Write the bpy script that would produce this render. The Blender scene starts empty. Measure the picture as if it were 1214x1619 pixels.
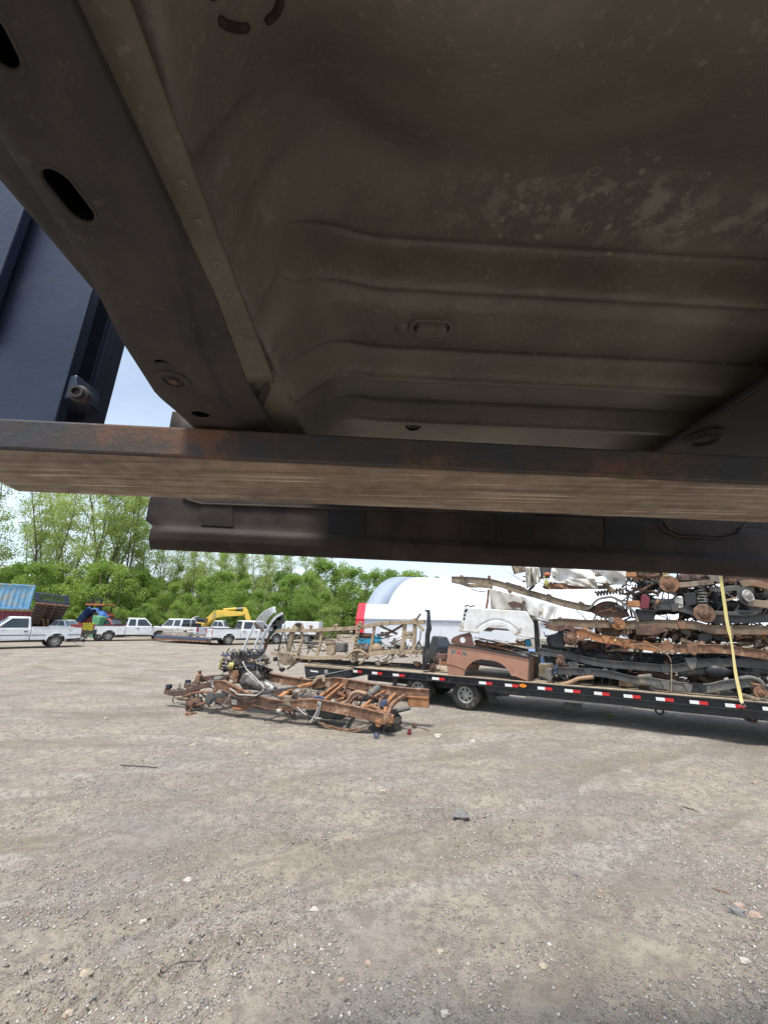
import bpy, bmesh, math, random
import numpy as np
from mathutils import Vector, Matrix, Euler
R = math.radians
random.seed(7)
rng = np.random.default_rng(7)
sc = bpy.context.scene
C = sc.collection

# ---------------------------------------------------------------- camera
FPX = 608.0
CAM_H = 2.1
PITCH = math.atan((981 - 809.5) / FPX)
ROLL = math.atan(.022)
cd = bpy.data.cameras.new('camera'); cam = bpy.data.objects.new('camera', cd); C.objects.link(cam)
cd.sensor_fit = 'VERTICAL'; cd.sensor_height = 36.0; cd.lens = FPX / 1619 * 36.0
cd.clip_start = .02; cd.clip_end = 2000
cam.matrix_world = Matrix.Translation((0, 0, CAM_H)) @ Matrix.Rotation(R(90) + PITCH, 4, 'X') @ Matrix.Rotation(ROLL, 4, 'Z')
sc.camera = cam

# ---------------------------------------------------------------- sky, sun, exposure
SUN_EL, SUN_ROT = R(69), R(205)
w = bpy.data.worlds.new('World'); sc.world = w; w.use_nodes = True
nt = w.node_tree; nt.nodes.clear()
out = nt.nodes.new('ShaderNodeOutputWorld'); bg = nt.nodes.new('ShaderNodeBackground')
sky = nt.nodes.new('ShaderNodeTexSky'); sky.sky_type = 'NISHITA'; sky.sun_disc = False
sky.sun_elevation = SUN_EL; sky.sun_rotation = SUN_ROT; sky.air_density = 1.0; sky.dust_density = 1.5; sky.ozone_density = 2.0
tc = nt.nodes.new('ShaderNodeTexCoord')
mp = nt.nodes.new('ShaderNodeMapping'); mp.inputs['Scale'].default_value = (1.2, 1.2, 2.6)
nz = nt.nodes.new('ShaderNodeTexNoise'); nz.inputs['Scale'].default_value = 2.3; nz.inputs['Detail'].default_value = 7; nz.inputs['Roughness'].default_value = .55
rp = nt.nodes.new('ShaderNodeValToRGB'); rp.color_ramp.elements[0].position = .36; rp.color_ramp.elements[1].position = .60
rp.color_ramp.elements[0].color = (.62, .62, .62, 1); rp.color_ramp.elements[1].color = (1, 1, 1, 1)
mx = nt.nodes.new('ShaderNodeMix'); mx.data_type = 'RGBA'
mx.inputs['B'].default_value = (5.3, 6.1, 6.9, 1)      # thin bright cloud sheet
L = nt.links.new
L(tc.outputs['Generated'], mp.inputs['Vector']); L(mp.outputs['Vector'], nz.inputs['Vector'])
L(nz.outputs['Fac'], rp.inputs['Fac']); sepz = nt.nodes.new('ShaderNodeSeparateXYZ'); L(tc.outputs['Generated'], sepz.inputs['Vector'])
thin = nt.nodes.new('ShaderNodeMapRange'); thin.inputs['From Min'].default_value = .12; thin.inputs['From Max'].default_value = .42; thin.inputs['To Min'].default_value = 1; thin.inputs['To Max'].default_value = .45
L(sepz.outputs['Z'], thin.inputs['Value'])
veil = nt.nodes.new('ShaderNodeMath'); veil.operation = 'MULTIPLY'; L(rp.outputs['Color'], veil.inputs[0]); L(thin.outputs['Result'], veil.inputs[1])
L(veil.outputs[0], mx.inputs['Factor'])
L(sky.outputs['Color'], mx.inputs['A']); L(mx.outputs['Result'], bg.inputs['Color'])
bg.inputs['Strength'].default_value = .1
L(bg.outputs['Background'], out.inputs['Surface'])
sd = bpy.data.lights.new('sun', 'SUN'); sd.energy = 2.4; sd.angle = R(12); sd.color = (1, .96, .9)
so = bpy.data.objects.new('sun', sd); C.objects.link(so)
sdir = Vector((math.sin(SUN_ROT) * math.cos(SUN_EL), math.cos(SUN_ROT) * math.cos(SUN_EL), math.sin(SUN_EL)))
so.rotation_euler = sdir.to_track_quat('Z', 'Y').to_euler(); so.location = (0, 0, 40)
sc.view_settings.view_transform = 'Standard'; sc.view_settings.look = 'None'; sc.view_settings.gamma = 1
sc.view_settings.use_curve_mapping = False; sc.view_settings.exposure = .95

# ---------------------------------------------------------------- measuring: a sight line meets a real plane
def ray(px, py):
    x = (px - 607) / FPX; y = (809.5 - py) / FPX
    x2 = math.cos(ROLL) * x - math.sin(ROLL) * y; y2 = math.sin(ROLL) * x + math.cos(ROLL) * y
    return Vector((x2, math.cos(PITCH) - y2 * math.sin(PITCH), math.sin(PITCH) + y2 * math.cos(PITCH)))
EYE = Vector((0, 0, CAM_H))
def G(px, py, z=0.0):
    d = ray(px, py); return EYE + d * ((z - CAM_H) / d.z)
def P(px, py, Y):
    d = ray(px, py); return EYE + d * (Y / d.y)
class Wall:
    """a vertical plane through o along t; at(px,py,off) meets it shifted inward by off"""
    def __init__(s, o, t):
        s.o = Vector((o[0], o[1], 0)); s.t = Vector((t[0], t[1], 0)).normalized(); s.n = Vector((-s.t.y, s.t.x, 0))
        if s.n.y < 0: s.n = -s.n
    def at(s, px, py, off=0.0):
        d = ray(px, py); k = ((s.o + s.n * off - EYE).dot(s.n)) / d.dot(s.n); return EYE + d * k
    def w(s, a, off, z): return s.o + s.t * a + s.n * off + Vector((0, 0, z))
    def s_of(s, px, py, off=0.0): return (s.at(px, py, off) - s.o).dot(s.t)

# ---------------------------------------------------------------- mesh helpers
MW = {}
class MB:
    def __init__(s): s.v = []; s.f = []
    def add(s, V, F):
        b = len(s.v); s.v += [Vector(p) for p in V]; s.f += [tuple(i + b for i in f) for f in F]; return s
    def box(s, c, d, rot=None):
        c = Vector(c); x, y, z = d[0] / 2, d[1] / 2, d[2] / 2
        V = [Vector((i * x, j * y, k * z)) for k in (-1, 1) for j in (-1, 1) for i in (-1, 1)]
        if rot is not None:
            M = rot if isinstance(rot, Matrix) else Matrix.Rotation(rot, 3, 'Z')
            V = [M @ p for p in V]
        return s.add([c + p for p in V], [(0, 2, 3, 1), (4, 5, 7, 6), (0, 1, 5, 4), (2, 6, 7, 3), (0, 4, 6, 2), (1, 3, 7, 5)])
    def sweep(s, pts, prof, up=Vector((0, 0, 1)), scale=None, cap=True, loop=False):
        pts = [Vector(p) for p in pts]; n = len(pts); m = len(prof); V = []; F = []
        up = Vector(up).normalized(); prev = None
        for i, p in enumerate(pts):
            if loop: d = (pts[(i + 1) % n] - p).normalized() + (p - pts[i - 1]).normalized()
            else:
                d = Vector((0, 0, 0))
                if i < n - 1: d += (pts[i + 1] - p).normalized()
                if i > 0: d += (p - pts[i - 1]).normalized()
            if d.length < 1e-6: d = Vector((1, 0, 0))
            d.normalize(); side = d.cross(up)
            if side.length < 1e-3: side = prev if prev is not None else d.cross(Vector((1, .3, 0)))
            side.normalize(); prev = side; u = side.cross(d).normalized()
            k = 1.0 if scale is None else scale[i]
            V += [p + side * (a * k) + u * (b * k) for a, b in prof]
        for i in range(n if loop else n - 1):
            j = (i + 1) % n
            for q in range(m):
                r = (q + 1) % m; F.append((i * m + q, i * m + r, j * m + r, j * m + q))
        if cap and not loop: F += [tuple(range(m))[::-1], tuple((n - 1) * m + q for q in range(m))]
        return s.add(V, F)
    def bar(s, pts, wd, h, up=(0, 0, 1), scale=None):
        a, b = wd / 2, h / 2
        return s.sweep(pts, [(-a, -b), (a, -b), (a, b), (-a, b)], up, scale)
    def cchan(s, pts, wd, h, t=.008, up=(0, 0, 1), flip=False):
        a, b = wd / 2, h / 2; k = -1 if flip else 1
        prof = [(-a * k, -b), (a * k, -b), (a * k, -b + t), ((-a + t) * k, -b + t), ((-a + t) * k, b - t), (a * k, b - t), (a * k, b), (-a * k, b)]
        return s.sweep(pts, prof, up)
    def tube(s, pts, r, n=8, up=(0, 0, 1), loop=False):
        sc_ = None
        if isinstance(r, (list, tuple)): sc_ = list(r); r = 1.0
        return s.sweep(pts, [(r * math.cos(2 * math.pi * q / n), r * math.sin(2 * math.pi * q / n)) for q in range(n)], up, sc_, True, loop)
    def lathe(s, c, ax, prof, n=24, closed=False):
        c = Vector(c); ax = Vector(ax).normalized(); e = ax.orthogonal().normalized(); g = ax.cross(e)
        V = []; F = []; m = len(prof)
        for q in range(n):
            a = 2 * math.pi * q / n; dr = e * math.cos(a) + g * math.sin(a)
            V += [c + dr * r + ax * h for r, h in prof]
        for q in range(n):
            r_ = (q + 1) % n
            for i in range(m if closed else m - 1):
                j = (i + 1) % m; F.append((q * m + i, r_ * m + i, r_ * m + j, q * m + j))
        if not closed: F += [tuple(q * m for q in range(n))[::-1], tuple(q * m + m - 1 for q in range(n))]
        return s.add(V, F)
    def cyl(s, a, b, r, r2=None, n=16):
        a = Vector(a); b = Vector(b); L_ = (b - a).length
        return s.lathe(a, b - a, [(r, 0), (r if r2 is None else r2, L_)], n)
    def ext(s, poly, depth):
        """poly: 3-D outline; depth: vector"""
        poly = [Vector(p) for p in poly]; depth = Vector(depth); n = len(poly)
        F = [tuple(range(n))[::-1], tuple(range(n, 2 * n))] + [(i, (i + 1) % n, n + (i + 1) % n, n + i) for i in range(n)]
        return s.add(poly + [p + depth for p in poly], F)
    def grid(s, fn, nu, nv):
        V = [fn(i / nu, j / nv) for j in range(nv + 1) for i in range(nu + 1)]; k = nu + 1
        return s.add(V, [(j * k + i, j * k + i + 1, (j + 1) * k + i + 1, (j + 1) * k + i) for j in range(nv) for i in range(nu)])
    def blob(s, c, d, n=10, amp=.15, seed=0):
        rr = random.Random(seed); c = Vector(c); V = []; F = []; m = n // 2
        ph = [rr.uniform(0, 6.28) for _ in range(6)]
        for j in range(m + 1):
            for i in range(n):
                a = 2 * math.pi * i / n; b = math.pi * j / m
                k = 1 + amp * (math.sin(3 * a + ph[0] + 2 * b) * math.sin(b) + .6 * math.sin(5 * b + ph[1]) * math.sin(b) + rr.uniform(-.4, .4) * math.sin(b))
                V.append(c + Vector((d[0] * math.sin(b) * math.cos(a) * k, d[1] * math.sin(b) * math.sin(a) * k, d[2] * math.cos(b) * k)))
        for j in range(m):
            for i in range(n):
                F.append((j * n + i, j * n + (i + 1) % n, (j + 1) * n + (i + 1) % n, (j + 1) * n + i))
        return s.add(V, F)
    def build(s, name, m, parent=None, smooth=None, bevel=0, solid=0, sub=0, recalc=True):
        me = bpy.data.meshes.new(name)
        if parent is not None: M = MW[parent.name]
        else:
            xs = [p.x for p in s.v]; ys = [p.y for p in s.v]; zs = [p.z for p in s.v]
            M = Matrix.Translation(((min(xs) + max(xs)) / 2, (min(ys) + max(ys)) / 2, min(zs)))
        Mi = M.inverted()
        me.from_pydata([tuple(Mi @ p) for p in s.v], [], s.f)
        if recalc:
            bm = bmesh.new(); bm.from_mesh(me); bmesh.ops.recalc_face_normals(bm, faces=bm.faces); bm.to_mesh(me); bm.free()
        if smooth:
            me.polygons.foreach_set('use_smooth', [True] * len(me.polygons))
            if smooth is not True: me.set_sharp_from_angle(angle=R(smooth))
        me.materials.append(m)
        o = bpy.data.objects.new(name, me); C.objects.link(o)
        if parent is not None: o.parent = parent
        else: o.matrix_world = M
        MW[o.name] = M
        if solid: md = o.modifiers.new('thick', 'SOLIDIFY'); md.thickness = solid; md.offset = 0
        if sub: md = o.modifiers.new('sub', 'SUBSURF'); md.levels = sub; md.render_levels = sub
        if bevel: md = o.modifiers.new('bev', 'BEVEL'); md.width = bevel; md.segments = 2; md.limit_method = 'ANGLE'
        return o
def tag(o, label, cat, group=None, kind=None):
    o['label'] = label; o['category'] = cat
    if group: o['group'] = group
    if kind: o['kind'] = kind
    return o
def thing(name, label, cat, loc=(0, 0, 0), rz=0.0, group=None):
    o = bpy.data.objects.new(name, None); C.objects.link(o); o.empty_display_size = .2
    M = Matrix.Translation(loc) @ Matrix.Rotation(rz, 4, 'Z'); o.matrix_world = M; MW[o.name] = M
    return tag(o, label, cat, group)
def struct(o): o['kind'] = 'structure'; return o
def place(root, loc, rz, scale=None):
    root.location = loc; root.rotation_euler = (0, 0, rz)
    if scale: root.scale = scale
def dup(root, label=None, group=None):
    def cp(o, par):
        c = o.copy(); C.objects.link(c); c.parent = par
        for ch in list(o.children): cp(ch, c)
        return c
    r = cp(root, None)
    if label: r['label'] = label
    if group: r['group'] = group
    return r

# ---------------------------------------------------------------- materials
def lin(c): return tuple(((x / 255) / 12.92 if x / 255 <= .04045 else ((x / 255 + .055) / 1.055) ** 2.4) for x in c)
def mat(name, c1, c2=None, c3=None, t3=.6, rough=.6, metal=0.0, scale=6.0, scale3=2.5, bump=.15, bscale=60.0, spec=.4, stretch=None, soft=.12, rough3=None, coord='Object'):
    m = bpy.data.materials.new(name); m.use_nodes = True; nt = m.node_tree; N = nt.nodes; Lk = nt.links.new
    b = N['Principled BSDF']; b.inputs['Roughness'].default_value = rough; b.inputs['Metallic'].default_value = metal
    b.inputs['Specular IOR Level'].default_value = spec
    tcn = N.new('ShaderNodeTexCoord'); vec = tcn.outputs[coord]
    if stretch:
        mpn = N.new('ShaderNodeMapping'); mpn.inputs['Scale'].default_value = stretch; Lk(vec, mpn.inputs['Vector']); vec = mpn.outputs['Vector']
    def noise(sc_, det=5, ro=.6):
        n = N.new('ShaderNodeTexNoise'); n.inputs['Scale'].default_value = sc_; n.inputs['Detail'].default_value = det; n.inputs['Roughness'].default_value = ro
        Lk(vec, n.inputs['Vector']); return n.outputs['Fac']
    def ramp(f, a, bb):
        r = N.new('ShaderNodeMapRange'); r.inputs['From Min'].default_value = a; r.inputs['From Max'].default_value = bb; r.interpolation_type = 'SMOOTHSTEP'
        Lk(f, r.inputs['Value']); return r.outputs['Result']
    def mix(f, a, bcol):
        x = N.new('ShaderNodeMix'); x.data_type = 'RGBA'; Lk(f, x.inputs['Factor'])
        for sk, vv in (('A', a), ('B', bcol)):
            if isinstance(vv, tuple): x.inputs[sk].default_value = (*vv, 1)
            else: Lk(vv, x.inputs[sk])
        return x.outputs['Result']
    if c2 is None: c2 = tuple(v * .75 for v in c1)
    col = mix(ramp(noise(scale, 6, .65), .35, .65), c1, c2)
    if c3 is not None:
        f3 = ramp(noise(scale3, 9, .68), t3 - soft / 2, t3 + soft / 2); col = mix(f3, col, c3)
        r3 = N.new('ShaderNodeMapRange'); r3.inputs['To Min'].default_value = rough; r3.inputs['To Max'].default_value = rough3 if rough3 else .85
        Lk(f3, r3.inputs['Value']); Lk(r3.outputs['Result'], b.inputs['Roughness'])
        if metal:
            r4 = N.new('ShaderNodeMapRange'); r4.inputs['To Min'].default_value = metal; r4.inputs['To Max'].default_value = 0; Lk(f3, r4.inputs['Value']); Lk(r4.outputs['Result'], b.inputs['Metallic'])
    Lk(col, b.inputs['Base Color'])
    if bump:
        bn = N.new('ShaderNodeBump'); bn.inputs['Strength'].default_value = bump; bn.inputs['Distance'].default_value = .01
        Lk(noise(bscale, 6, .65), bn.inputs['Height']); Lk(bn.outputs['Normal'], b.inputs['Normal'])
    m['nodes'] = 1
    return m
M_ = {}
M_['rust'] = mat('rust', (.29, .15, .085), (.13, .075, .05), (.40, .26, .17), .58, rough=.85, scale=9, scale3=5, bump=.15, bscale=50)
M_['disc_rust'] = mat('brake_disc_rust', (.24, .135, .085), (.12, .075, .055), (.34, .22, .14), .6, rough=.8, metal=.2, scale=14, scale3=8, bump=.12)
M_['rust_dark'] = mat('dark_rust', (.13, .075, .055), (.075, .05, .042), (.22, .125, .075), .58, rough=.85, scale=9, scale3=5, bump=.18, bscale=50)
M_['rust_orange'] = mat('orange_rust', (.43, .205, .09), (.27, .125, .06), (.15, .08, .05), .6, rough=.85, scale=5, scale3=3, bump=.15, bscale=60)
M_['rust_olive'] = mat('olive_rust', (.24, .185, .125), (.15, .11, .075), (.24, .125, .075), .57, rough=.9, scale=6, scale3=3, bump=.18, bscale=50)
M_['tan'] = mat('tan_dirt', (.44, .34, .23), (.31, .235, .16), (.2, .15, .105), .6, rough=.92, scale=6, scale3=4, bump=.18, bscale=45)
M_['tan_dark'] = mat('brown_dirt', (.29, .23, .165), (.2, .155, .11), (.11, .085, .065), .58, rough=.92, scale=6, scale3=4, bump=.18, bscale=45)
M_['black_frame'] = mat('dusty_black_steel', (.055, .058, .06), (.09, .088, .083), (.14, .115, .09), .6, rough=.7, scale=7, scale3=3, bump=.25, bscale=60)
M_['grey_frame'] = mat('dusty_grey_steel', (.16, .155, .14), (.10, .10, .095), (.24, .2, .15), .58, rough=.75, scale=6, scale3=3, bump=.25, bscale=60)
M_['black'] = mat('black_paint', (.022, .024, .028), (.035, .036, .04), (.11, .10, .085), .66, rough=.45, scale=6, scale3=3, bump=.08, bscale=60)
M_['plastic'] = mat('black_plastic', (.02, .02, .022), (.03, .03, .032), (.10, .09, .075), .64, rough=.5, scale=8, scale3=4, bump=.06)
M_['rubber'] = mat('tyre_rubber', (.035, .034, .033), (.05, .048, .045), (.12, .105, .085), .58, rough=.85, scale=10, scale3=5, bump=.15, bscale=50)
M_['alu'] = mat('cast_aluminium', (.36, .35, .33), (.2, .19, .18), (.10, .085, .07), .5, rough=.5, metal=.6, scale=10, scale3=7, bump=.3, bscale=50)
M_['steel'] = mat('galvanised_steel', (.5, .5, .5), (.38, .38, .38), (.25, .19, .14), .64, rough=.45, metal=.6, scale=8, scale3=6, bump=.1)
M_['bright_tube'] = mat('bright_painted_tube', (.72, .73, .75), (.6, .61, .63), (.35, .3, .25), .66, rough=.35, metal=.25, scale=8, scale3=6, bump=.05)
M_['rim'] = mat('dusty_wheel_rim', (.45, .44, .41), (.32, .31, .29), (.2, .16, .12), .62, rough=.5, metal=.3, scale=10, scale3=6, bump=.1)
M_['white_paint'] = mat('white_car_paint', (.76, .77, .78), (.68, .69, .69), (.5, .45, .38), .63, rough=.3, scale=3, scale3=2.2, bump=0, spec=.5)
M_['white_crush'] = mat('crumpled_white_paint', (.74, .74, .72), (.6, .59, .56), (.3, .23, .16), .63, rough=.42, scale=4, scale3=3, bump=.05)
M_['white_dirty'] = mat('dirty_white_panel', (.55, .53, .48), (.4, .37, .32), (.2, .15, .1), .6, rough=.6, scale=4, scale3=3, bump=.1)
M_['brown_paint'] = mat('brown_metallic_paint', (.44, .24, .165), (.39, .205, .14), (.48, .34, .26), .66, rough=.34, metal=.25, scale=3, scale3=2.5, bump=.03, spec=.5)
M_['brown_in'] = mat('matt_brown_panel', (.17, .085, .06), (.13, .07, .052), (.08, .055, .045), .62, rough=.6, scale=5, scale3=3, bump=.1)
M_['glass'] = mat('dark_window_glass', (.03, .04, .05), (.045, .055, .065), rough=.08, scale=2, bump=0, spec=.6)
M_['screen'] = mat('windscreen_glass', (.16, .2, .25), (.12, .15, .19), rough=.06, scale=2, bump=0, spec=.7)
M_['red_lens'] = mat('red_lens', (.45, .02, .025), (.4, .02, .02), rough=.25, bump=0)
M_['amber'] = mat('amber_lens', (.75, .25, .02), (.7, .2, .02), rough=.3, bump=0)
M_['head_lens'] = mat('headlamp_lens', (.6, .62, .62), (.5, .5, .5), rough=.15, bump=0)
M_['red_tape'] = mat('red_reflective_tape', (.58, .03, .03), (.5, .03, .03), (.3, .08, .06), .68, rough=.35, bump=0)
M_['white_tape'] = mat('white_reflective_tape', (.8, .8, .78), (.72, .72, .7), (.4, .37, .33), .68, rough=.35, bump=0)
M_['yellow_strap'] = mat('yellow_webbing', (.66, .55, .2), (.6, .52, .26), (.7, .67, .55), .6, rough=.8, scale=4, scale3=2.5, bump=.2, bscale=200)
M_['wood'] = mat('weathered_deck_wood', (.42, .34, .24), (.30, .24, .165), (.2, .16, .115), .58, rough=.9, scale=5, scale3=4, bump=.35, bscale=40)
M_['red_paint'] = mat('red_paint', (.36, .07, .06), (.3, .06, .05), (.2, .06, .045), .66, rough=.4, bump=.03)
M_['orange_paint'] = mat('orange_paint', (.5, .15, .07), (.42, .12, .06), rough=.45, bump=.03)
M_['yellow_paint'] = mat('yellow_machine_paint', (.78, .53, .09), (.68, .45, .08), (.4, .25, .1), .62, rough=.45, scale=3, bump=.04)
M_['blue_paint'] = mat('faded_blue_container_paint', (.15, .37, .58), (.26, .48, .64), (.42, .44, .38), .56, rough=.55, scale=2.5, scale3=1.6, bump=.05)
M_['slate'] = mat('slate_blue_paint', (.075, .095, .17), (.06, .08, .14), (.15, .12, .1), .66, rough=.5, bump=.05)
M_['blue_tarp'] = mat('blue_tarp', (.05, .13, .36), (.07, .17, .4), rough=.5, bump=.2, bscale=12)
M_['green_paint'] = mat('green_plastic', (.13, .36, .19), (.11, .3, .16), rough=.5, bump=0)
M_['maroon'] = mat('maroon_paint', (.2, .035, .05), (.15, .03, .04), (.1, .05, .04), .65, rough=.5, bump=.05)
M_['concrete'] = mat('pale_concrete', (.46, .42, .34), (.38, .34, .27), (.28, .25, .2), .62, rough=.9, scale=2, scale3=1.2, bump=.2, bscale=20)
M_['fabric'] = mat('white_tent_fabric', (.66, .69, .73), (.62, .65, .69), rough=.5, scale=.6, bump=.05, bscale=4)
M_['fabric_grey'] = mat('grey_tent_fabric', (.33, .38, .46), (.29, .34, .42), rough=.6, scale=.8, bump=.05, bscale=4)
M_['fabric_red'] = mat('red_tent_trim', (.72, .035, .06), (.64, .03, .05), rough=.5, scale=.8, bump=.05, bscale=4)
M_['blue_car'] = mat('blue_car_paint', (.1, .2, .4), (.08, .17, .34), rough=.35, bump=0)
M_['cardboard'] = mat('tan_board', (.5, .38, .24), (.42, .31, .2), rough=.85, bump=.1)
M_['copper'] = mat('dull_copper_pipe', (.4, .26, .16), (.3, .2, .13), (.2, .13, .09), .6, rough=.7, metal=.2, bump=.2)
M_['red_pipe'] = mat('red_plastic_pipe', (.5, .06, .03), (.4, .06, .03), rough=.5, bump=.05)
M_['teal'] = mat('teal_plastic', (.02, .28, .45), (.02, .24, .4), rough=.45, bump=0)
M_['hose'] = mat('black_rubber_hose', (.025, .025, .025), (.045, .042, .038), rough=.6, bump=.1)
M_['light_hose'] = mat('pale_corrugated_hose', (.45, .44, .41), (.3, .29, .27), rough=.6, bump=.2)
M_['olive_bottle'] = mat('olive_plastic_bottle', (.42, .38, .12), (.35, .3, .1), rough=.45, bump=0)
M_['print_dark'] = mat('dark_decal_print', (.10, .11, .13), (.09, .1, .12), rough=.4, bump=0)
M_['print_silver'] = mat('silver_decal_print', (.45, .45, .46), (.4, .4, .41), rough=.35, bump=0)
M_['chev_y'] = mat('yellow_reflective_sheet', (.8, .72, .02), (.78, .68, .02), rough=.4, bump=0)
# ================================================================ ground
def ground_material():
    m = bpy.data.materials.new('packed_gravel_dirt'); m.use_nodes = True; nt = m.node_tree; N = nt.nodes; Lk = nt.links.new
    b = N['Principled BSDF']; b.inputs['Roughness'].default_value = .93; b.inputs['Specular IOR Level'].default_value = .2
    t = N.new('ShaderNodeTexCoord').outputs['Object']
    def noise(s, d=6, r=.6, v=None, dist=0):
        n = N.new('ShaderNodeTexNoise'); n.inputs['Scale'].default_value = s; n.inputs['Detail'].default_value = d; n.inputs['Roughness'].default_value = r
        n.inputs['Distortion'].default_value = dist; Lk(v if v else t, n.inputs['Vector']); return n.outputs['Fac']
    def ramp(f, a, c, lo=0.0, hi=1.0):
        r = N.new('ShaderNodeMapRange'); r.inputs['From Min'].default_value = a; r.inputs['From Max'].default_value = c; r.inputs['To Min'].default_value = lo; r.inputs['To Max'].default_value = hi
        r.interpolation_type = 'SMOOTHSTEP'; Lk(f, r.inputs['Value']); return r.outputs['Result']
    def mix(f, a, c, mode='MIX'):
        x = N.new('ShaderNodeMix'); x.data_type = 'RGBA'; x.blend_type = mode
        if isinstance(f, float): x.inputs['Factor'].default_value = f
        else: Lk(f, x.inputs['Factor'])
        for k, v in (('A', a), ('B', c)):
            if isinstance(v, tuple): x.inputs[k].default_value = (*v, 1)
            else: Lk(v, x.inputs[k])
        return x.outputs['Result']
    def math_(op, a, c):
        x = N.new('ShaderNodeMath'); x.operation = op
        for i, v in enumerate((a, c)):
            if isinstance(v, (int, float)): x.inputs[i].default_value = v
            else: Lk(v, x.inputs[i])
        return x.outputs[0]
    mp = N.new('ShaderNodeMapping'); mp.inputs['Rotation'].default_value = (0, 0, R(12)); mp.inputs['Scale'].default_value = (.28, 1.3, 1); Lk(t, mp.inputs['Vector'])
    streak = mp.outputs['Vector']
    # sweeps left by turning lorries: streaks that run round a point in the left of the yard
    def arcs(cx, cy, s_r, s_a):
        sp = N.new('ShaderNodeSeparateXYZ'); Lk(t, sp.inputs['Vector'])
        x = math_('SUBTRACT', sp.outputs['X'], cx); y = math_('SUBTRACT', sp.outputs['Y'], cy)
        r2 = math_('ADD', math_('MULTIPLY', x, x), math_('MULTIPLY', y, y)); r_ = math_('POWER', r2, .5); a_ = math_('ARCTAN2', y, x)
        cb = N.new('ShaderNodeCombineXYZ'); Lk(math_('MULTIPLY', r_, s_r), cb.inputs['X']); Lk(math_('MULTIPLY', a_, s_a), cb.inputs['Y']); return cb.outputs['Vector']
    arc1 = arcs(-7.0, 27.0, 1.1, 5.0); arc2 = arcs(9.0, -9.0, 1.5, 7.0)
    col = mix(ramp(noise(.55, 7, .62), .36, .64), (.41, .35, .272), (.305, .272, .232))
    col = mix(ramp(noise(1.0, 6, .62, arc1, .4), .48, .66, 0, .75), col, (.225, .18, .13))
    col = mix(ramp(noise(1.3, 6, .62, arc2, .3), .52, .68, 0, .6), col, (.23, .185, .135))
    col = mix(ramp(noise(1.7, 6, .6, arc1, .4), .5, .68, 0, .7), col, (.46, .42, .36))
    col = mix(ramp(noise(2.6, 8, .7), .55, .72, 0, .75), col, (.25, .245, .24))
    col = mix(ramp(noise(9, 6, .7), .42, .62, 0, .7), col, (.22, .19, .155))
    # crushed stone showing in the dirt
    hs = []
    for s, lo in ((45, .16), (95, .2), (190, .25)):
        vo = N.new('ShaderNodeTexVoronoi'); vo.inputs['Scale'].default_value = s; vo.inputs['Randomness'].default_value = 1; Lk(t, vo.inputs['Vector'])
        wn = N.new('ShaderNodeTexWhiteNoise'); wn.noise_dimensions = '3D'; Lk(vo.outputs['Position'], wn.inputs['Vector'])
        keep = ramp(wn.outputs['Value'], .52, .56); rim = ramp(vo.outputs['Distance'], .42, .25)
        msk = math_('MULTIPLY', keep, rim)
        patch = ramp(noise(1.7, 5, .6), .36, .6, .25, 1)
        msk = math_('MULTIPLY', msk, patch)
        hsv = N.new('ShaderNodeValToRGB'); e = hsv.color_ramp.elements; e[0].color = (.19, .18, .17, 1); e[1].color = (.60, .56, .5, 1); e[1].position = .95
        x = e.new(.55); x.color = (.31, .28, .24, 1); x = e.new(.8); x.color = (.36, .24, .17, 1)
        sep = N.new('ShaderNodeSeparateColor'); Lk(wn.outputs['Color'], sep.inputs['Color']); Lk(sep.outputs['Green'], hsv.inputs['Fac'])
        col = mix(math_('MULTIPLY', msk, .85), col, hsv.outputs['Color']); hs.append((msk, 1.0 / s))
    Lk(col, b.inputs['Base Color'])
    h = math_('MULTIPLY', noise(14, 8, .7), .02)
    h = math_('ADD', h, math_('MULTIPLY', noise(90, 6, .7), .006))
    for msk, k in hs: h = math_('ADD', h, math_('MULTIPLY', msk, k * .35))
    bn = N.new('ShaderNodeBump'); bn.inputs['Strength'].default_value = 1.0; bn.inputs['Distance'].default_value = 1.5; Lk(h, bn.inputs['Height']); Lk(bn.outputs['Normal'], b.inputs['Normal'])
    return m
M_['ground'] = ground_material()
def vnoise(x, y, s, seed=0):
    xs = x * s; ys = y * s; xi = np.floor(xs).astype(int); yi = np.floor(ys).astype(int); fx = xs - xi; fy = ys - yi
    fx = fx * fx * (3 - 2 * fx); fy = fy * fy * (3 - 2 * fy)
    def h(a, b_):
        n = (a * 374761393 + b_ * 668265263 + seed * 1442695041) & 0xffffffff; n = ((n ^ (n >> 13)) * 1274126177) & 0xffffffff; return ((n ^ (n >> 16)) & 0xffff) / 65535.0
    return (h(xi, yi) * (1 - fx) + h(xi + 1, yi) * fx) * (1 - fy) + (h(xi, yi + 1) * (1 - fx) + h(xi + 1, yi + 1) * fx) * fy
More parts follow.
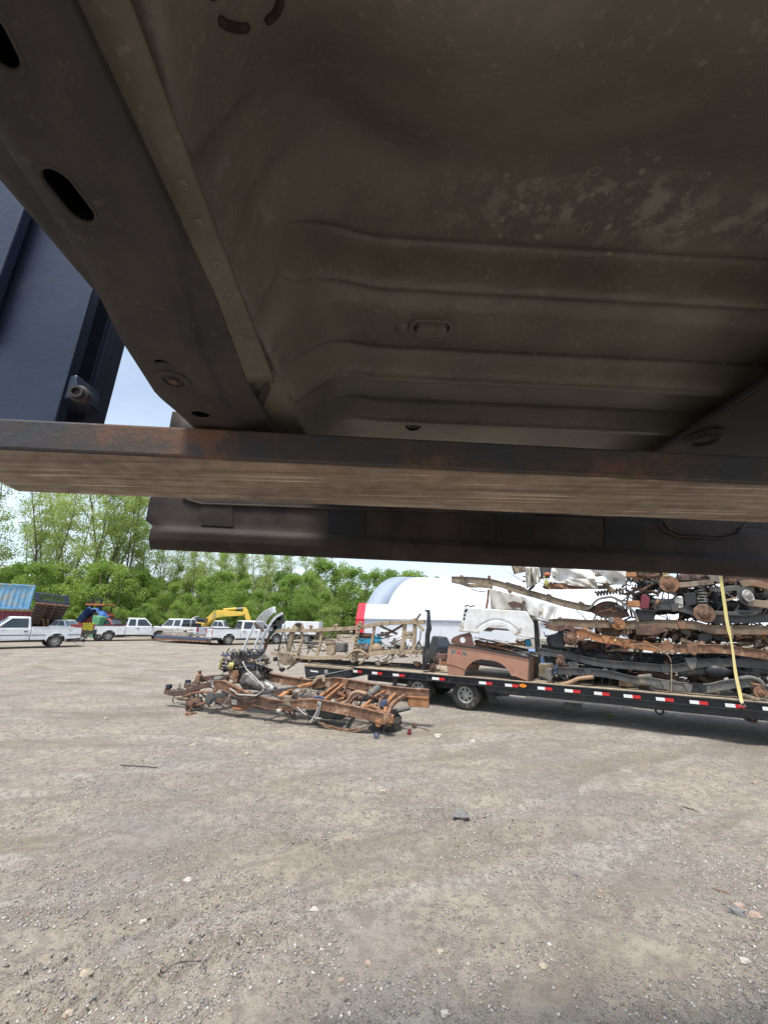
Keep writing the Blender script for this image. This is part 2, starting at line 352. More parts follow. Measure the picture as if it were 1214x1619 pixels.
def ground_h(x, y):
    x = np.asarray(x, float); y = np.asarray(y, float)
    rad = np.hypot(x, y); near = np.clip(1 - (rad - 5) / 20, 0, 1)
    h = (vnoise(x, y, .35, 1) - .5) * .05 * near + (vnoise(x, y, 1.3, 2) - .5) * .03 * near + (vnoise(x, y, 4.5, 3) - .5) * .016 * near + (vnoise(x, y, 13, 4) - .5) * .009 * np.clip(1 - (rad - 3) / 9, 0, 1)
    # tyre ruts running across the yard
    for (x0, y0, dx, dy, wd, dep) in ((-1.0, 5.6, .97, -.05, .13, .028), (-1, 4.75, .98, .04, .12, .022), (0, 7.0, 1, -.12, .15, .022), (-1.5, 3.5, .93, .37, .13, .03), (1.8, 3.6, .9, -.42, .13, .02), (0, 8.1, 1, .03, .16, .02), (-6, 12.5, 1, .1, .2, .03), (-6, 14, 1, .12, .2, .03)):
        n = math.hypot(dx, dy); d = ((x - x0) * -dy + (y - y0) * dx) / n; al = ((x - x0) * dx + (y - y0) * dy) / n
        d = d + .12 * np.sin(al * .9 + y0)
        g = np.exp(-(d / wd) ** 2); rim = np.exp(-((np.abs(d) - wd * 1.9) / (wd * .7)) ** 2)
        lug = .5 + .5 * np.sin((al + np.sign(d) * .08 + np.abs(d) * .8) * 34); vis = np.clip(vnoise(al, d * 0 + y0, .45, 9) * 2 - .35, 0, 1)
        h += near * vis * 1.35 * (-dep * g * (.65 + .35 * lug) + dep * .55 * rim)
    for (x0, y0, an, L_, wd) in ((-1.35, 3.05, .5, 1.1, .17), (-.65, 4.45, -.25, .55, .15), (-1.75, 3.3, .55, .9, .14), (.9, 5.0, -.1, .9, .14)):
        dx, dy = math.cos(an), math.sin(an); al = (x - x0) * dx + (y - y0) * dy; d = -(x - x0) * dy + (y - y0) * dx
        m = np.clip(1.6 - np.abs(al) / L_ * 1.6, 0, 1) * np.clip((wd - np.abs(d)) / .04, 0, 1)
        h += m * (-.012 + .026 * (np.sin((al + np.abs(d) * .9) * 42) > .1))
    return h
yy = np.concatenate([np.linspace(1.2, 6, 300), np.linspace(6, 16, 200)[1:], np.geomspace(16, 900, 60)[1:]])
def fan(y): return 1.6 + y * 1.45
uu = np.linspace(-1, 1, 520)
Yg, Ug = np.meshgrid(yy, uu, indexing='ij'); Xg = Ug * (.5 + Yg * 1.12)
Zg = ground_h(Xg, Yg)
ng = len(uu); nr = len(yy)
vv = np.stack([Xg.ravel(), Yg.ravel(), Zg.ravel()], 1)
i0 = (np.arange(nr - 1)[:, None] * ng + np.arange(ng - 1)[None, :]).ravel()
ff = np.stack([i0, i0 + 1, i0 + ng + 1, i0 + ng], 1)
# the sheet goes on behind the viewer
b0 = len(vv); X0 = 1.6 + 1.2 * 1.45
extra = np.array([[-900, 1.2, 0], [-900, -300, 0], [900, -300, 0], [900, 1.2, 0]], float)
vv = np.concatenate([vv, extra])
fl = [tuple(f) for f in ff] + [(b0 + 1, b0 + 2, b0 + 3, ng - 1) + tuple(range(ng - 2, -1, -1)) + (b0,)]
fl += [(b0, 0) + tuple(range(ng, ng * nr, ng)) , (b0 + 3,) + tuple(range(ng * nr - 1, ng - 2, -ng))]
me = bpy.data.meshes.new('ground'); me.from_pydata([tuple(p) for p in vv], [], fl)
me.polygons.foreach_set('use_smooth', [True] * len(me.polygons)); me.materials.append(M_['ground'])
go = bpy.data.objects.new('ground', me); C.objects.link(go); struct(go); go['label'] = 'packed gravel and dirt yard with tyre tracks'

# loose gravel on the sheet
def stones_mesh(name, n, ymin, ymax, rmin, rmax, m, seed):
    g = np.random.default_rng(seed)
    base = np.array([[1, 0, 0], [0, 1, 0], [-1, 0, 0], [0, -1, 0], [.0, 0, 1], [0, 0, -1]], float)
    tris = np.array([[0, 1, 4], [1, 2, 4], [2, 3, 4], [3, 0, 4], [1, 0, 5], [2, 1, 5], [3, 2, 5], [0, 3, 5]])
    u = g.random(n); y = ymin * (ymax / ymin) ** u; x = (g.random(n) * 2 - 1) * (y * 1.05 + .3)
    keep = vnoise(x, y, .9, 21) * .6 + vnoise(x, y, 3.1, 22) * .4 + g.normal(0, .1, n) > .44
    x = x[keep]; y = y[keep]; n = len(x)
    r = rmin * (rmax / rmin) ** (g.random(n) ** 3.2)
    z = ground_h(x, y) + r * .18
    V = base[None] * (1 + g.uniform(-.35, .35, (n, 6, 1))) + g.uniform(-.22, .22, (n, 6, 3))
    V *= np.stack([r * g.uniform(.8, 1.5, n), r * g.uniform(.7, 1.1, n), r * g.uniform(.4, .75, n)], 1)[:, None, :]
    a = g.random(n) * 6.28; ca, sa = np.cos(a)[:, None], np.sin(a)[:, None]
    V = np.stack([V[..., 0] * ca - V[..., 1] * sa, V[..., 0] * sa + V[..., 1] * ca, V[..., 2]], 2) + np.stack([x, y, z], 1)[:, None, :]
    F = (tris[None] + (np.arange(n) * 6)[:, None, None]).reshape(-1, 3)
    me = bpy.data.meshes.new(name); me.vertices.add(n * 6); me.vertices.foreach_set('co', V.ravel())
    me.loops.add(len(F) * 3); me.loops.foreach_set('vertex_index', F.ravel().astype(np.int32))
    me.polygons.add(len(F)); me.polygons.foreach_set('loop_start', np.arange(0, len(F) * 3, 3)); me.polygons.foreach_set('loop_total', np.full(len(F), 3))
    me.update(calc_edges=True); me.materials.append(m)
    o = bpy.data.objects.new(name, me); C.objects.link(o); return o
def stone_material(name):
    m = bpy.data.materials.new(name); m.use_nodes = True; N = m.node_tree.nodes; Lk = m.node_tree.links.new; b = N['Principled BSDF']; b.inputs['Roughness'].default_value = .9; b.inputs['Specular IOR Level'].default_value = .2
    gi = N.new('ShaderNodeNewGeometry'); rp = N.new('ShaderNodeValToRGB'); e = rp.color_ramp.elements
    e[0].color = (.2, .19, .18, 1); e[1].color = (.68, .64, .57, 1)
    for p, c in ((.2, (.30, .285, .265)), (.5, (.40, .36, .31)), (.72, (.37, .325, .27)), (.78, (.40, .24, .17)), (.81, (.42, .39, .34))):
        x = e.new(p); x.color = (*c, 1)
    Lk(gi.outputs['Random Per Island'], rp.inputs['Fac'])
    n = N.new('ShaderNodeTexNoise'); n.inputs['Scale'].default_value = 90; tcn = N.new('ShaderNodeTexCoord'); Lk(tcn.outputs['Object'], n.inputs['Vector'])
    mx = N.new('ShaderNodeMix'); mx.data_type = 'RGBA'; mx.blend_type = 'MULTIPLY'; mx.inputs['Factor'].default_value = .5
    Lk(rp.outputs['Color'], mx.inputs['A']); Lk(n.outputs['Fac'], mx.inputs['B'])
    mr = N.new('ShaderNodeMix'); mr.data_type = 'RGBA'; mr.inputs['Factor'].default_value = .6; Lk(mx.outputs['Result'], mr.inputs['B']); Lk(rp.outputs['Color'], mr.inputs['A'])
    Lk(mr.outputs['Result'], b.inputs['Base Color']); return m
M_['stone'] = stone_material('mixed_stone')
gv = stones_mesh('gravel', 260000, 2.4, 11, .0022, .0145, M_['stone'], 5); gv['kind'] = 'stuff'; gv['label'] = 'loose gravel scattered over the yard'

# ================================================================ trees
def leaf_material(name, c1, c2):
    m = bpy.data.materials.new(name); m.use_nodes = True; N = m.node_tree.nodes; Lk = m.node_tree.links.new
    b = N['Principled BSDF']; b.inputs['Roughness'].default_value = .55; b.inputs['Specular IOR Level'].default_value = .25
    gi = N.new('ShaderNodeNewGeometry'); oi = N.new('ShaderNodeObjectInfo')
    ad = N.new('ShaderNodeMath'); ad.operation = 'ADD'; Lk(gi.outputs['Random Per Island'], ad.inputs[0]); Lk(oi.outputs['Random'], ad.inputs[1])
    ml = N.new('ShaderNodeMath'); ml.operation = 'MULTIPLY'; ml.inputs[1].default_value = .5; Lk(ad.outputs[0], ml.inputs[0])
    x = N.new('ShaderNodeMix'); x.data_type = 'RGBA'; Lk(ml.outputs[0], x.inputs['Factor']); x.inputs['A'].default_value = (*c1, 1); x.inputs['B'].default_value = (*c2, 1)
    Lk(x.outputs['Result'], b.inputs['Base Color'])
    # light passing through a thin leaf adds to the light it reflects
    tr = N.new('ShaderNodeBsdfTranslucent'); gn = N.new('ShaderNodeMix'); gn.data_type = 'RGBA'; gn.blend_type = 'MULTIPLY'; gn.inputs['Factor'].default_value = 1; gn.inputs['B'].default_value = (1.6, 1.5, .9, 1); gn.clamp_result = False
    Lk(x.outputs['Result'], gn.inputs['A']); Lk(gn.outputs['Result'], tr.inputs['Color'])
    ms = N.new('ShaderNodeAddShader'); Lk(b.outputs['BSDF'], ms.inputs[0]); Lk(tr.outputs['BSDF'], ms.inputs[1])
    Lk(ms.outputs['Shader'], N['Material Output'].inputs['Surface']); return m
M_['leaf_pale'] = leaf_material('pale_spring_leaves', (.12, .165, .05), (.16, .20, .075))
M_['leaf_mid'] = leaf_material('fresh_green_leaves', (.085, .14, .03), (.14, .19, .055))
M_['leaf_dark'] = leaf_material('deep_green_leaves', (.055, .10, .022), (.105, .155, .04))
M_['bark'] = mat('grey_brown_bark', (.17, .135, .10), (.10, .08, .06), (.26, .22, .17), .6, rough=.95, scale=3, scale3=2, bump=.5, bscale=12)
def leaves_mesh(name, centres, radii, per, size, m, seed, flat=.75):
    g = np.random.default_rng(seed); c = np.repeat(np.array(centres), per, 0); r = np.repeat(np.array(radii), per); n = len(c)
    d = g.normal(size=(n, 3)); d /= np.linalg.norm(d, axis=1)[:, None]
    p = c + d * (r * g.random(n) ** .45)[:, None] * np.array([1, 1, flat])
    a = g.normal(size=(n, 3)); a /= np.linalg.norm(a, axis=1)[:, None]; t = np.cross(a, g.normal(size=(n, 3))); t /= np.linalg.norm(t, axis=1)[:, None]
    s = (size * g.uniform(.6, 1.35, n))[:, None]
    V = np.stack([p - a * s * .5, p + t * s * .33, p + a * s * .5, p - t * s * .33], 1).reshape(-1, 3)
    me = bpy.data.meshes.new(name); me.vertices.add(n * 4); me.vertices.foreach_set('co', V.ravel()); me.loops.add(n * 4); me.loops.foreach_set('vertex_index', np.arange(n * 4, dtype=np.int32))
    me.polygons.add(n); me.polygons.foreach_set('loop_start', np.arange(0, n * 4, 4)); me.polygons.foreach_set('loop_total', np.full(n, 4)); me.update(calc_edges=True); me.materials.append(m); return me
def tall_tree(seed, h, stems, leafm, spread, bare, per, size):
    rr = random.Random(seed); root = thing('tall_tree', '', 'tree')
    mb = MB(); cs = []; rs = []
    for k in range(stems):
        a = rr.uniform(0, 6.28); lean = rr.uniform(.06, .26) * (1.4 if stems > 1 else .6)
        top = Vector((math.cos(a) * lean * h, math.sin(a) * lean * h, h * rr.uniform(.85, 1.0)))
        pts = []
        for i in range(8):
            f = i / 7; pts.append(Vector((top.x * f ** 1.25 + rr.uniform(-.15, .15) * (i > 0), top.y * f ** 1.25 + rr.uniform(-.15, .15) * (i > 0), top.z * f)))
        r0 = h * .0085 * rr.uniform(.8, 1.2)
        mb.tube(pts, [r0 * (1 - .88 * i / 7) for i in range(8)], 7)
        nb = rr.randint(9, 13)
        for j in range(nb):
            f = bare + (1 - bare) * (j + rr.random()) / nb; q = min(int(f * 7), 6); p0 = pts[q].lerp(pts[q + 1], f * 7 - q)
            aa = rr.uniform(0, 6.28); ln = h * spread * rr.uniform(.55, 1.1) * (1.15 - .6 * f)
            dr = Vector((math.cos(aa), math.sin(aa), rr.uniform(.9, 1.9))).normalized()
            p1 = p0 + dr * ln * .5 + Vector((0, 0, .1)); p2 = p0 + dr * ln + Vector((rr.uniform(-.3, .3), rr.uniform(-.3, .3), ln * .2))
            mb.tube([p0, p1, p2], [r0 * .38 * (1.1 - f), r0 * .2, r0 * .06], 5)
            for e in (p1.lerp(p2, .3), p1.lerp(p2, .75), p2):
                cs.append(tuple(e + Vector((rr.gauss(0, .35), rr.gauss(0, .35), rr.gauss(0, .3))))); rs.append(rr.uniform(.55, 1.25) * h / 16)
            if rr.random() < .7:
                p3 = p1 + Vector((rr.uniform(-1, 1), rr.uniform(-1, 1), rr.uniform(.2, 1.2))) * ln * .4; mb.tube([p1, p3], [r0 * .14, r0 * .05], 4); cs.append(tuple(p3)); rs.append(rr.uniform(.5, 1.0) * h / 16)
        cs.append(tuple(top)); rs.append(h / 16)
    mb.build('trunk', M_['bark'], root, smooth=True, recalc=False)
    me = leaves_mesh('crown', cs, rs, per, size, leafm, seed); o = bpy.data.objects.new('crown', me); C.objects.link(o); o.parent = root
    return root
def bush_tree(seed, h, leafm, per, size):
    rr = random.Random(seed); root = thing('leafy_tree', '', 'tree'); mb = MB(); cs = []; rs = []
    for k in range(5):
        a = rr.uniform(0, 6.28); top = Vector((math.cos(a) * h * .22, math.sin(a) * h * .22, h * rr.uniform(.6, .92)))
        mb.tube([Vector((0, 0, 0)), top * .5 + Vector((rr.uniform(-.3, .3), 0, 0)), top], [h * .014, h * .008, h * .003], 6)
    for k in range(46):
        z = h * (.05 + .93 * rr.random() ** .85); w_ = h * .36 * math.sin(math.pi * min(.97, .2 + .78 * z / h)) ** .7; a = rr.uniform(0, 6.28); q = w_ * rr.random() ** .5
        cs.append((math.cos(a) * q, math.sin(a) * q, z)); rs.append(h * rr.uniform(.07, .15))
    mb.build('trunk', M_['bark'], root, smooth=True, recalc=False)
    me = leaves_mesh('crown', cs, rs, per, size, leafm, seed, .8); o = bpy.data.objects.new('crown', me); C.objects.link(o); o.parent = root
    return root
talls = [tall_tree(11, 18, 3, M_['leaf_pale'], .2, .3, 64, .2), tall_tree(12, 18, 2, M_['leaf_pale'], .2, .28, 72, .2), tall_tree(13, 17, 3, M_['leaf_pale'], .15, .4, 46, .19), tall_tree(14, 18, 1, M_['leaf_mid'], .2, .25, 84, .2), tall_tree(15, 16, 2, M_['leaf_pale'], .14, .45, 34, .18)]
bushes = [bush_tree(21, 7, M_['leaf_mid'], 170, .2), bush_tree(22, 7, M_['leaf_dark'], 170, .2), bush_tree(23, 8, M_['leaf_pale'], 140, .19), bush_tree(24, 7.5, M_['leaf_mid'], 160, .19)]
TK = ['slender tree with sparse pale leaves', 'forked tree in fresh pale leaf', 'half bare tree with few leaves', 'straight tree in full leaf', 'nearly bare thin tree with pale stems']
BK = ['fresh green', 'deep green', 'pale green', 'mid green']
SPOT = [(20, 'behind the blue container'), (62, 'between the blue container and the dump body'), (112, 'behind the tipped dump body'), (160, 'behind the forklift and tarp'), (212, 'behind the white extended cab pickup'), (258, 'right of the white extended cab pickup'), (312, 'left of the excavator boom'), (352, 'behind the excavator boom'), (405, 'right of the excavator boom'), (450, 'behind the silver grille guard'), (505, 'behind the white box truck'), (560, 'between the box truck and the fabric building'), (9999, 'beside and behind the fabric building')]
def spot(px): return next(n for x, n in SPOT if px < x)
used = set()
def put(kind, i, x, y, h, rz, px):
    src = (talls if kind == 't' else bushes)[i]; hh = ((18, 18, 17, 18, 16) if kind == 't' else (7, 7, 8, 7.5))[i]
    key = (kind, i)
    o = src if key not in used else dup(src); used.add(key)
    if kind == 't': o['label'] = 'tall ' + TK[i] + ' ' + spot(px); o['group'] = 'tall trees ' + spot(px)
    else: o['label'] = BK[i] + (' low bush at the wood edge ' if y < 45 else ' bushy tree ' if y < 70 else ' bushy tree deep in the wood ') + spot(px); o['group'] = 'bushes and bushy trees ' + spot(px)
    s = h / hh; place(o, (x, y, -.1), rz, (s * random.uniform(.9, 1.1), s * random.uniform(.9, 1.1), s))
def tree_at(kind, i, px, top, Y):
    """base on the ground at distance Y under pixel column px, crown reaching the row top"""
    q = P(px, 1000, Y); h = P(px, top, Y).z; put(kind, i, q.x, Y, max(h, 2.5), random.uniform(0, 6.28), px)
for kind, i, px, top, Y in (
    ('t', 1, -30, 740, 46), ('t', 3, 8, 790, 52), ('t', 0, 60, 770, 50), ('t', 1, 40, 800, 60), ('t', 0, 118, 745, 48), ('t', 0, 150, 735, 54), ('t', 2, 185, 765, 50), ('t', 0, 95, 780, 62), ('t', 2, 215, 800, 54), ('t', 4, 240, 845, 50), ('t', 2, 255, 840, 58),
    ('t', 2, 285, 850, 54), ('t', 4, 300, 855, 50), ('t', 0, 320, 862, 60), ('t', 4, 345, 862, 52), ('t', 2, 365, 858, 56), ('t', 0, 385, 862, 64), ('t', 4, 405, 862, 54), ('t', 2, 430, 862, 60), ('t', 0, 455, 858, 58), ('t', 2, 475, 868, 62), ('t', 0, 490, 870, 66),
    ('t', 1, 270, 885, 66), ('t', 3, 340, 880, 70), ('t', 3, 420, 882, 68),
    ('b', 0, 510, 890, 62), ('b', 2, 535, 893, 66), ('b', 0, 560, 900, 62), ('b', 3, 590, 903, 66), ('b', 1, 615, 903, 62), ('b', 0, 640, 905, 68), ('b', 3, 665, 908, 70), ('b', 1, 690, 915, 72)):
    tree_at(kind, i, px, top, Y)
random.seed(31)
for k in range(42):
    px = -60 + k * 14 + random.uniform(-5, 5); top = (905 if px < 250 else 925) + random.uniform(-22, 22)
    tree_at('b', (1, 0, 1, 3, 2, 0)[k % 6], px, top, random.uniform(44, 50) if k % 2 else random.uniform(54, 62))
for k in range(25):
    px = -60 + k * 24 + random.uniform(-6, 6); tree_at('b', (1, 1, 0, 1, 3)[k % 5], px, 962 + random.uniform(-12, 12), random.uniform(40.5, 44))
for k in range(22):   # the wood goes on behind
    px = -70 + k * 34; tree_at('b', (1, 0)[k % 2], px, (905 if px < 420 else 935) + random.uniform(-10, 12), random.uniform(72, 84))

# ================================================================ fabric building
def fabric_building():
    t = thing('fabric_building', 'white arched fabric building with grey end band and red gabled side wing', 'building', (-3, 42, 0))
    Y = 42.0; X0 = P(562, 1000, Y).x; X1 = 46.0; ez = 2.25; rz_ = 3.78
    xb = P(590, 955, Y + 4).x; wtop = 46.0
    red = .85
    # side wing: wall and sloping roof
    mb = MB(); mb.box(((X0 + red + X1) / 2, Y + .1, ez / 2), (X1 - X0 - red, .2, ez)); mb.build('wall', M_['fabric'], t)
    zt = P(590, 955, Y + 4).z
    def rf(u, v): return Vector((X0 + red + (X1 - X0 - red) * u, Y - .1 + 4.1 * v, ez + (zt - ez) * v + .06 * math.sin(u * 60) * math.sin(v * 3.1)))
    mb = MB(); mb.grid(rf, 80, 5); mb.build('roof', M_['fabric'], t, smooth=True, solid=.05)
    mb = MB(); mb.box((X0 + red / 2, Y + .05, ez / 2), (red, .34, ez)); mb.ext([(X0, Y - .16, ez), (X0 + red, Y - .16, ez), (X0 + red, Y + 4, zt + .06), (X0, Y + 4, zt + .06)], (0, 0, -.12))
    mb.ext([(X0, Y, 0), (X0, Y + 8, 0), (X0, Y + 8, ez), (X0, Y + 4, zt), (X0, Y, ez)], (.05, 0, 0)); mb.build('red_end_trim', M_['fabric_red'], t)
    # main arched hall behind the wing, its axis along x, its near end sloping back
    r = 9.0; cy = Y + 4 + r * .9
    zc = P(690, 912, cy - 2).z
    def arch(ph): return Vector((0, cy - math.cos(ph) * r * .95, max(0, math.sin(ph)) ** .8 * zc))
    def hall(x0, x1, off):
        return lambda u, v: arch(math.pi * (.02 + .96 * v)) * (1 + 0 * off) + Vector((x0 + (x1 - x0) * u + (-2.6 + 5.2 * (1 - abs(math.cos(math.pi * (.02 + .96 * v)))) ** .9) * (1 - u), 0, off))
    xg = P(640, 955, cy - r * .8).x
    mb = MB(); mb.grid(hall(xg, 60, 0), 60, 24); mb.build('hall_roof', M_['fabric'], t, smooth=True, solid=.06)
    for k in range(1, 13):
        mb = MB(); mb.tube([hall(xg, 60, .05)(k / 13, j / 24) for j in range(1, 24)], .05, 5); mb.build('roof_rib', M_['fabric'], t, smooth=True)
    for k in range(1, 12):
        x = X0 + red + (X1 - X0 - red) * k / 12; mb = MB(); mb.bar([(x, Y - .03, 0), (x, Y - .03, ez)], .08, .06, (1, 0, 0)); mb.build('wall_seam', M_['fabric'], t)
        mb = MB(); mb.bar([(x, Y - .1, ez + .03), (x, Y + 4, zt + .03)], .1, .05); mb.build('roof_seam', M_['fabric'], t)
    mb = MB(); mb.bar([(X0 + red, Y - .14, ez - .04), (X1, Y - .14, ez - .04)], .06, .14); mb.build('eave_trim', M_['fabric_grey'], t)
    mb = MB(); mb.grid(lambda u, v: hall(xg, xg, .02)(0, v) + Vector((-2.5 * (1 - u), 0, 0)), 2, 24); mb.build('hall_end_band', M_['fabric_grey'], t, smooth=True, solid=.06)
    mb = MB(); mb.add([hall(xg, xg, 0)(0, k / 24) + Vector((-2.45, 0, 0)) for k in range(25)], [tuple(range(25))]); mb.build('end_wall', M_['fabric_grey'], t)
fabric_building()

# long low wall, grass verge and dumpster beyond the trailer
q0 = P(820, 1020, 33); q1 = P(1214, 1030, 33)
w_ = thing('concrete_wall', 'low tan concrete block wall beyond the loaded trailer', 'wall', (q0.x, 33, 0))
ln = 30.0; nb = 16
for k in range(nb):
    mb = MB(); mb.box((q0.x + (k + .5) * ln / nb, 33.3 + .02 * (k % 3), .475 + .01 * (k % 2)), (ln / nb - .04, .6, .95)); mb.build('block', M_['concrete'], w_, bevel=.03)
M_['grass'] = leaf_material('grass_blades', (.07, .13, .025), (.11, .16, .045))
g = np.random.default_rng(3); n = 26000
x = g.uniform(12, 46, n); y = 32.6 - np.abs(g.normal(0, 1.0, n)); hgt = g.uniform(.06, .2, n)
a = g.uniform(0, 6.28, n); dx = np.cos(a) * .04; dy = np.sin(a) * .04
V = np.stack([np.stack([x - dx, y - dy, 0 * x], 1), np.stack([x + dx, y + dy, 0 * x], 1), np.stack([x + g.normal(0, .05, n), y + g.normal(0, .05, n), hgt], 1)], 1).reshape(-1, 3)
me = bpy.data.meshes.new('grass_verge'); me.from_pydata([tuple(p) for p in V], [], [(3 * i, 3 * i + 1, 3 * i + 2) for i in range(n)]); me.materials.append(M_['grass'])
o = bpy.data.objects.new('grass_verge', me); C.objects.link(o); o['kind'] = 'stuff'; o['label'] = 'green grass growing along the low wall'
d0 = P(967, 1020, 29); d1 = P(994, 1020, 29)
t = thing('dumpster', 'small maroon dumpster standing before the low tan wall', 'dumpster', ((d0.x + d1.x) / 2, 29, 0))
mb = MB(); mb.ext([(d0.x + .1, 29, .25), (d1.x - .1, 29, .25), (d1.x, 29, 1.15), (d0.x, 29, 1.15)], (0, 1.3, 0)); mb.build('bin', M_['maroon'], t, bevel=.02)
mb = MB(); mb.box(((d0.x + d1.x) / 2, 29.65, 1.19), (d1.x - d0.x + .1, 1.4, .06)); mb.build('lid', M_['plastic'], t)
for sx in (d0.x + .2, d1.x - .2):
    for sy in (29.2, 30.1): mb = MB(); mb.cyl((sx, sy - .05, .12), (sx, sy + .05, .12), .12, n=12); mb.build('castor', M_['rubber'], t)
# ================================================================ lifted truck body overhead
def under_material(name, base, dusty, marks=True):
    m = bpy.data.materials.new(name); m.use_nodes = True; N = m.node_tree.nodes; Lk = m.node_tree.links.new
    b = N['Principled BSDF']; b.inputs['Roughness'].default_value = .42 if marks else .6; b.inputs['Specular IOR Level'].default_value = .4 if marks else .2
    t = N.new('ShaderNodeTexCoord').outputs['Object']
    def noise(s, d=6, r=.62):
        n = N.new('ShaderNodeTexNoise'); n.inputs['Scale'].default_value = s; n.inputs['Detail'].default_value = d; n.inputs['Roughness'].default_value = r; Lk(t, n.inputs['Vector']); return n.outputs['Fac']
    def ramp(f, a, c, lo=0.0, hi=1.0):
        r = N.new('ShaderNodeMapRange'); r.interpolation_type = 'SMOOTHSTEP'
        for k, v in (('From Min', a), ('From Max', c), ('To Min', lo), ('To Max', hi)): r.inputs[k].default_value = v
        Lk(f, r.inputs['Value']); return r.outputs['Result']
    def mul(a, c):
        x = N.new('ShaderNodeMath'); x.operation = 'MULTIPLY'; Lk(a, x.inputs[0])
        if isinstance(c, float): x.inputs[1].default_value = c
        else: Lk(c, x.inputs[1])
        return x.outputs[0]
    def mix(f, a, c):
        x = N.new('ShaderNodeMix'); x.data_type = 'RGBA'; Lk(f, x.inputs['Factor'])
        for k, v in (('A', a), ('B', c)):
            if isinstance(v, tuple): x.inputs[k].default_value = (*v, 1)
            else: Lk(v, x.inputs[k])
        return x.outputs['Result']
    col = mix(ramp(noise(5, 7), .38, .64), base, dusty)
    col = mix(ramp(noise(2.2, 8, .7), .5, .75, 0, .4), col, tuple(v * .55 for v in base))
    col = mix(ramp(noise(120, 4, .7), .56, .72, 0, .35), col, tuple(v * 2.0 for v in dusty))
    if marks:      # dried splashes: spots and rings where water has dripped, along one band
        sep = N.new('ShaderNodeSeparateXYZ'); Lk(t, sep.inputs['Vector'])
        wob = noise(3.5, 3)
        yb = N.new('ShaderNodeMath'); yb.operation = 'MULTIPLY_ADD'; Lk(wob, yb.inputs[0]); yb.inputs[1].default_value = .10; Lk(sep.outputs['Y'], yb.inputs[2])
        band = mul(ramp(yb.outputs[0], .345, .39), ramp(yb.outputs[0], .455, .41)); band = mul(band, ramp(sep.outputs['X'], -.02, .22))
        wide = mul(mul(ramp(yb.outputs[0], .29, .35), ramp(yb.outputs[0], .50, .45)), ramp(sep.outputs['X'], .0, .16))
        dn = N.new('ShaderNodeTexNoise'); dn.inputs['Scale'].default_value = 38; dn.inputs['Detail'].default_value = 4; Lk(t, dn.inputs['Vector'])
        dv = N.new('ShaderNodeVectorMath'); dv.operation = 'MULTIPLY_ADD'; Lk(dn.outputs['Color'], dv.inputs[0]); dv.inputs[1].default_value = (.018, .018, .018); Lk(t, dv.inputs[2])
        vo = N.new('ShaderNodeTexVoronoi'); vo.inputs['Scale'].default_value = 40; Lk(dv.outputs[0], vo.inputs['Vector'])
        wn = N.new('ShaderNodeTexWhiteNoise'); Lk(vo.outputs['Position'], wn.inputs['Vector'])
        ring = mul(mul(ramp(vo.outputs['Distance'], .16, .2), ramp(vo.outputs['Distance'], .27, .22)), ramp(wn.outputs['Value'], .66, .7))
        spot = mul(ramp(vo.outputs['Distance'], .2, .12), ramp(wn.outputs['Value'], .35, .3))
        cloud = mul(ramp(noise(34, 7, .65), .47, .6), band)
        dust = (.30, .275, .235)
        col = mix(mul(mul(ring, wide), .6), col, dust); col = mix(mul(mul(spot, wide), .75), col, dust); col = mix(mul(cloud, .65), col, dust)
        sc2 = N.new('ShaderNodeTexVoronoi'); sc2.inputs['Scale'].default_value = 17; Lk(t, sc2.inputs['Vector'])
        wn2 = N.new('ShaderNodeTexWhiteNoise'); Lk(sc2.outputs['Position'], wn2.inputs['Vector'])
        chip = mul(ramp(sc2.outputs['Distance'], .075, .05), ramp(wn2.outputs['Value'], .86, .9)); col = mix(mul(chip, .55), col, (.34, .31, .28))
    Lk(col, b.inputs['Base Color'])
    bn = N.new('ShaderNodeBump'); bn.inputs['Strength'].default_value = .4; bn.inputs['Distance'].default_value = .002; Lk(noise(160, 6, .7), bn.inputs['Height']); Lk(bn.outputs['Normal'], b.inputs['Normal'])
    return m
M_['under'] = under_material('dusty_brown_underbody', (.115, .102, .082), (.172, .152, .124))
M_['under_rail'] = under_material('dusty_dark_sill_coating', (.040, .035, .034), (.072, .063, .059), False)
M_['flange'] = under_material('dusty_olive_flange', (.10, .088, .068), (.15, .132, .104), False)
M_['sill'] = under_material('dark_rocker_coating', (.030, .0225, .0195), (.05, .039, .034), False)
M_['pad'] = mat('black_tar_pad', (.012, .012, .0125), (.017, .017, .0175), rough=.75, bump=.2, bscale=150)
M_['fork_top'] = mat('rusty_fork_side', (.055, .058, .065), (.09, .065, .05), (.16, .085, .055), .55, rough=.6, metal=.3, scale=9, scale3=6, bump=.25, bscale=60)
M_['fork_under'] = mat('scraped_fork_steel', (.33, .25, .18), (.17, .115, .08), (.30, .15, .075), .58, rough=.5, metal=.45, scale=5, scale3=3.2, bump=.5, bscale=40, stretch=(.35, 14, 14), rough3=.75)
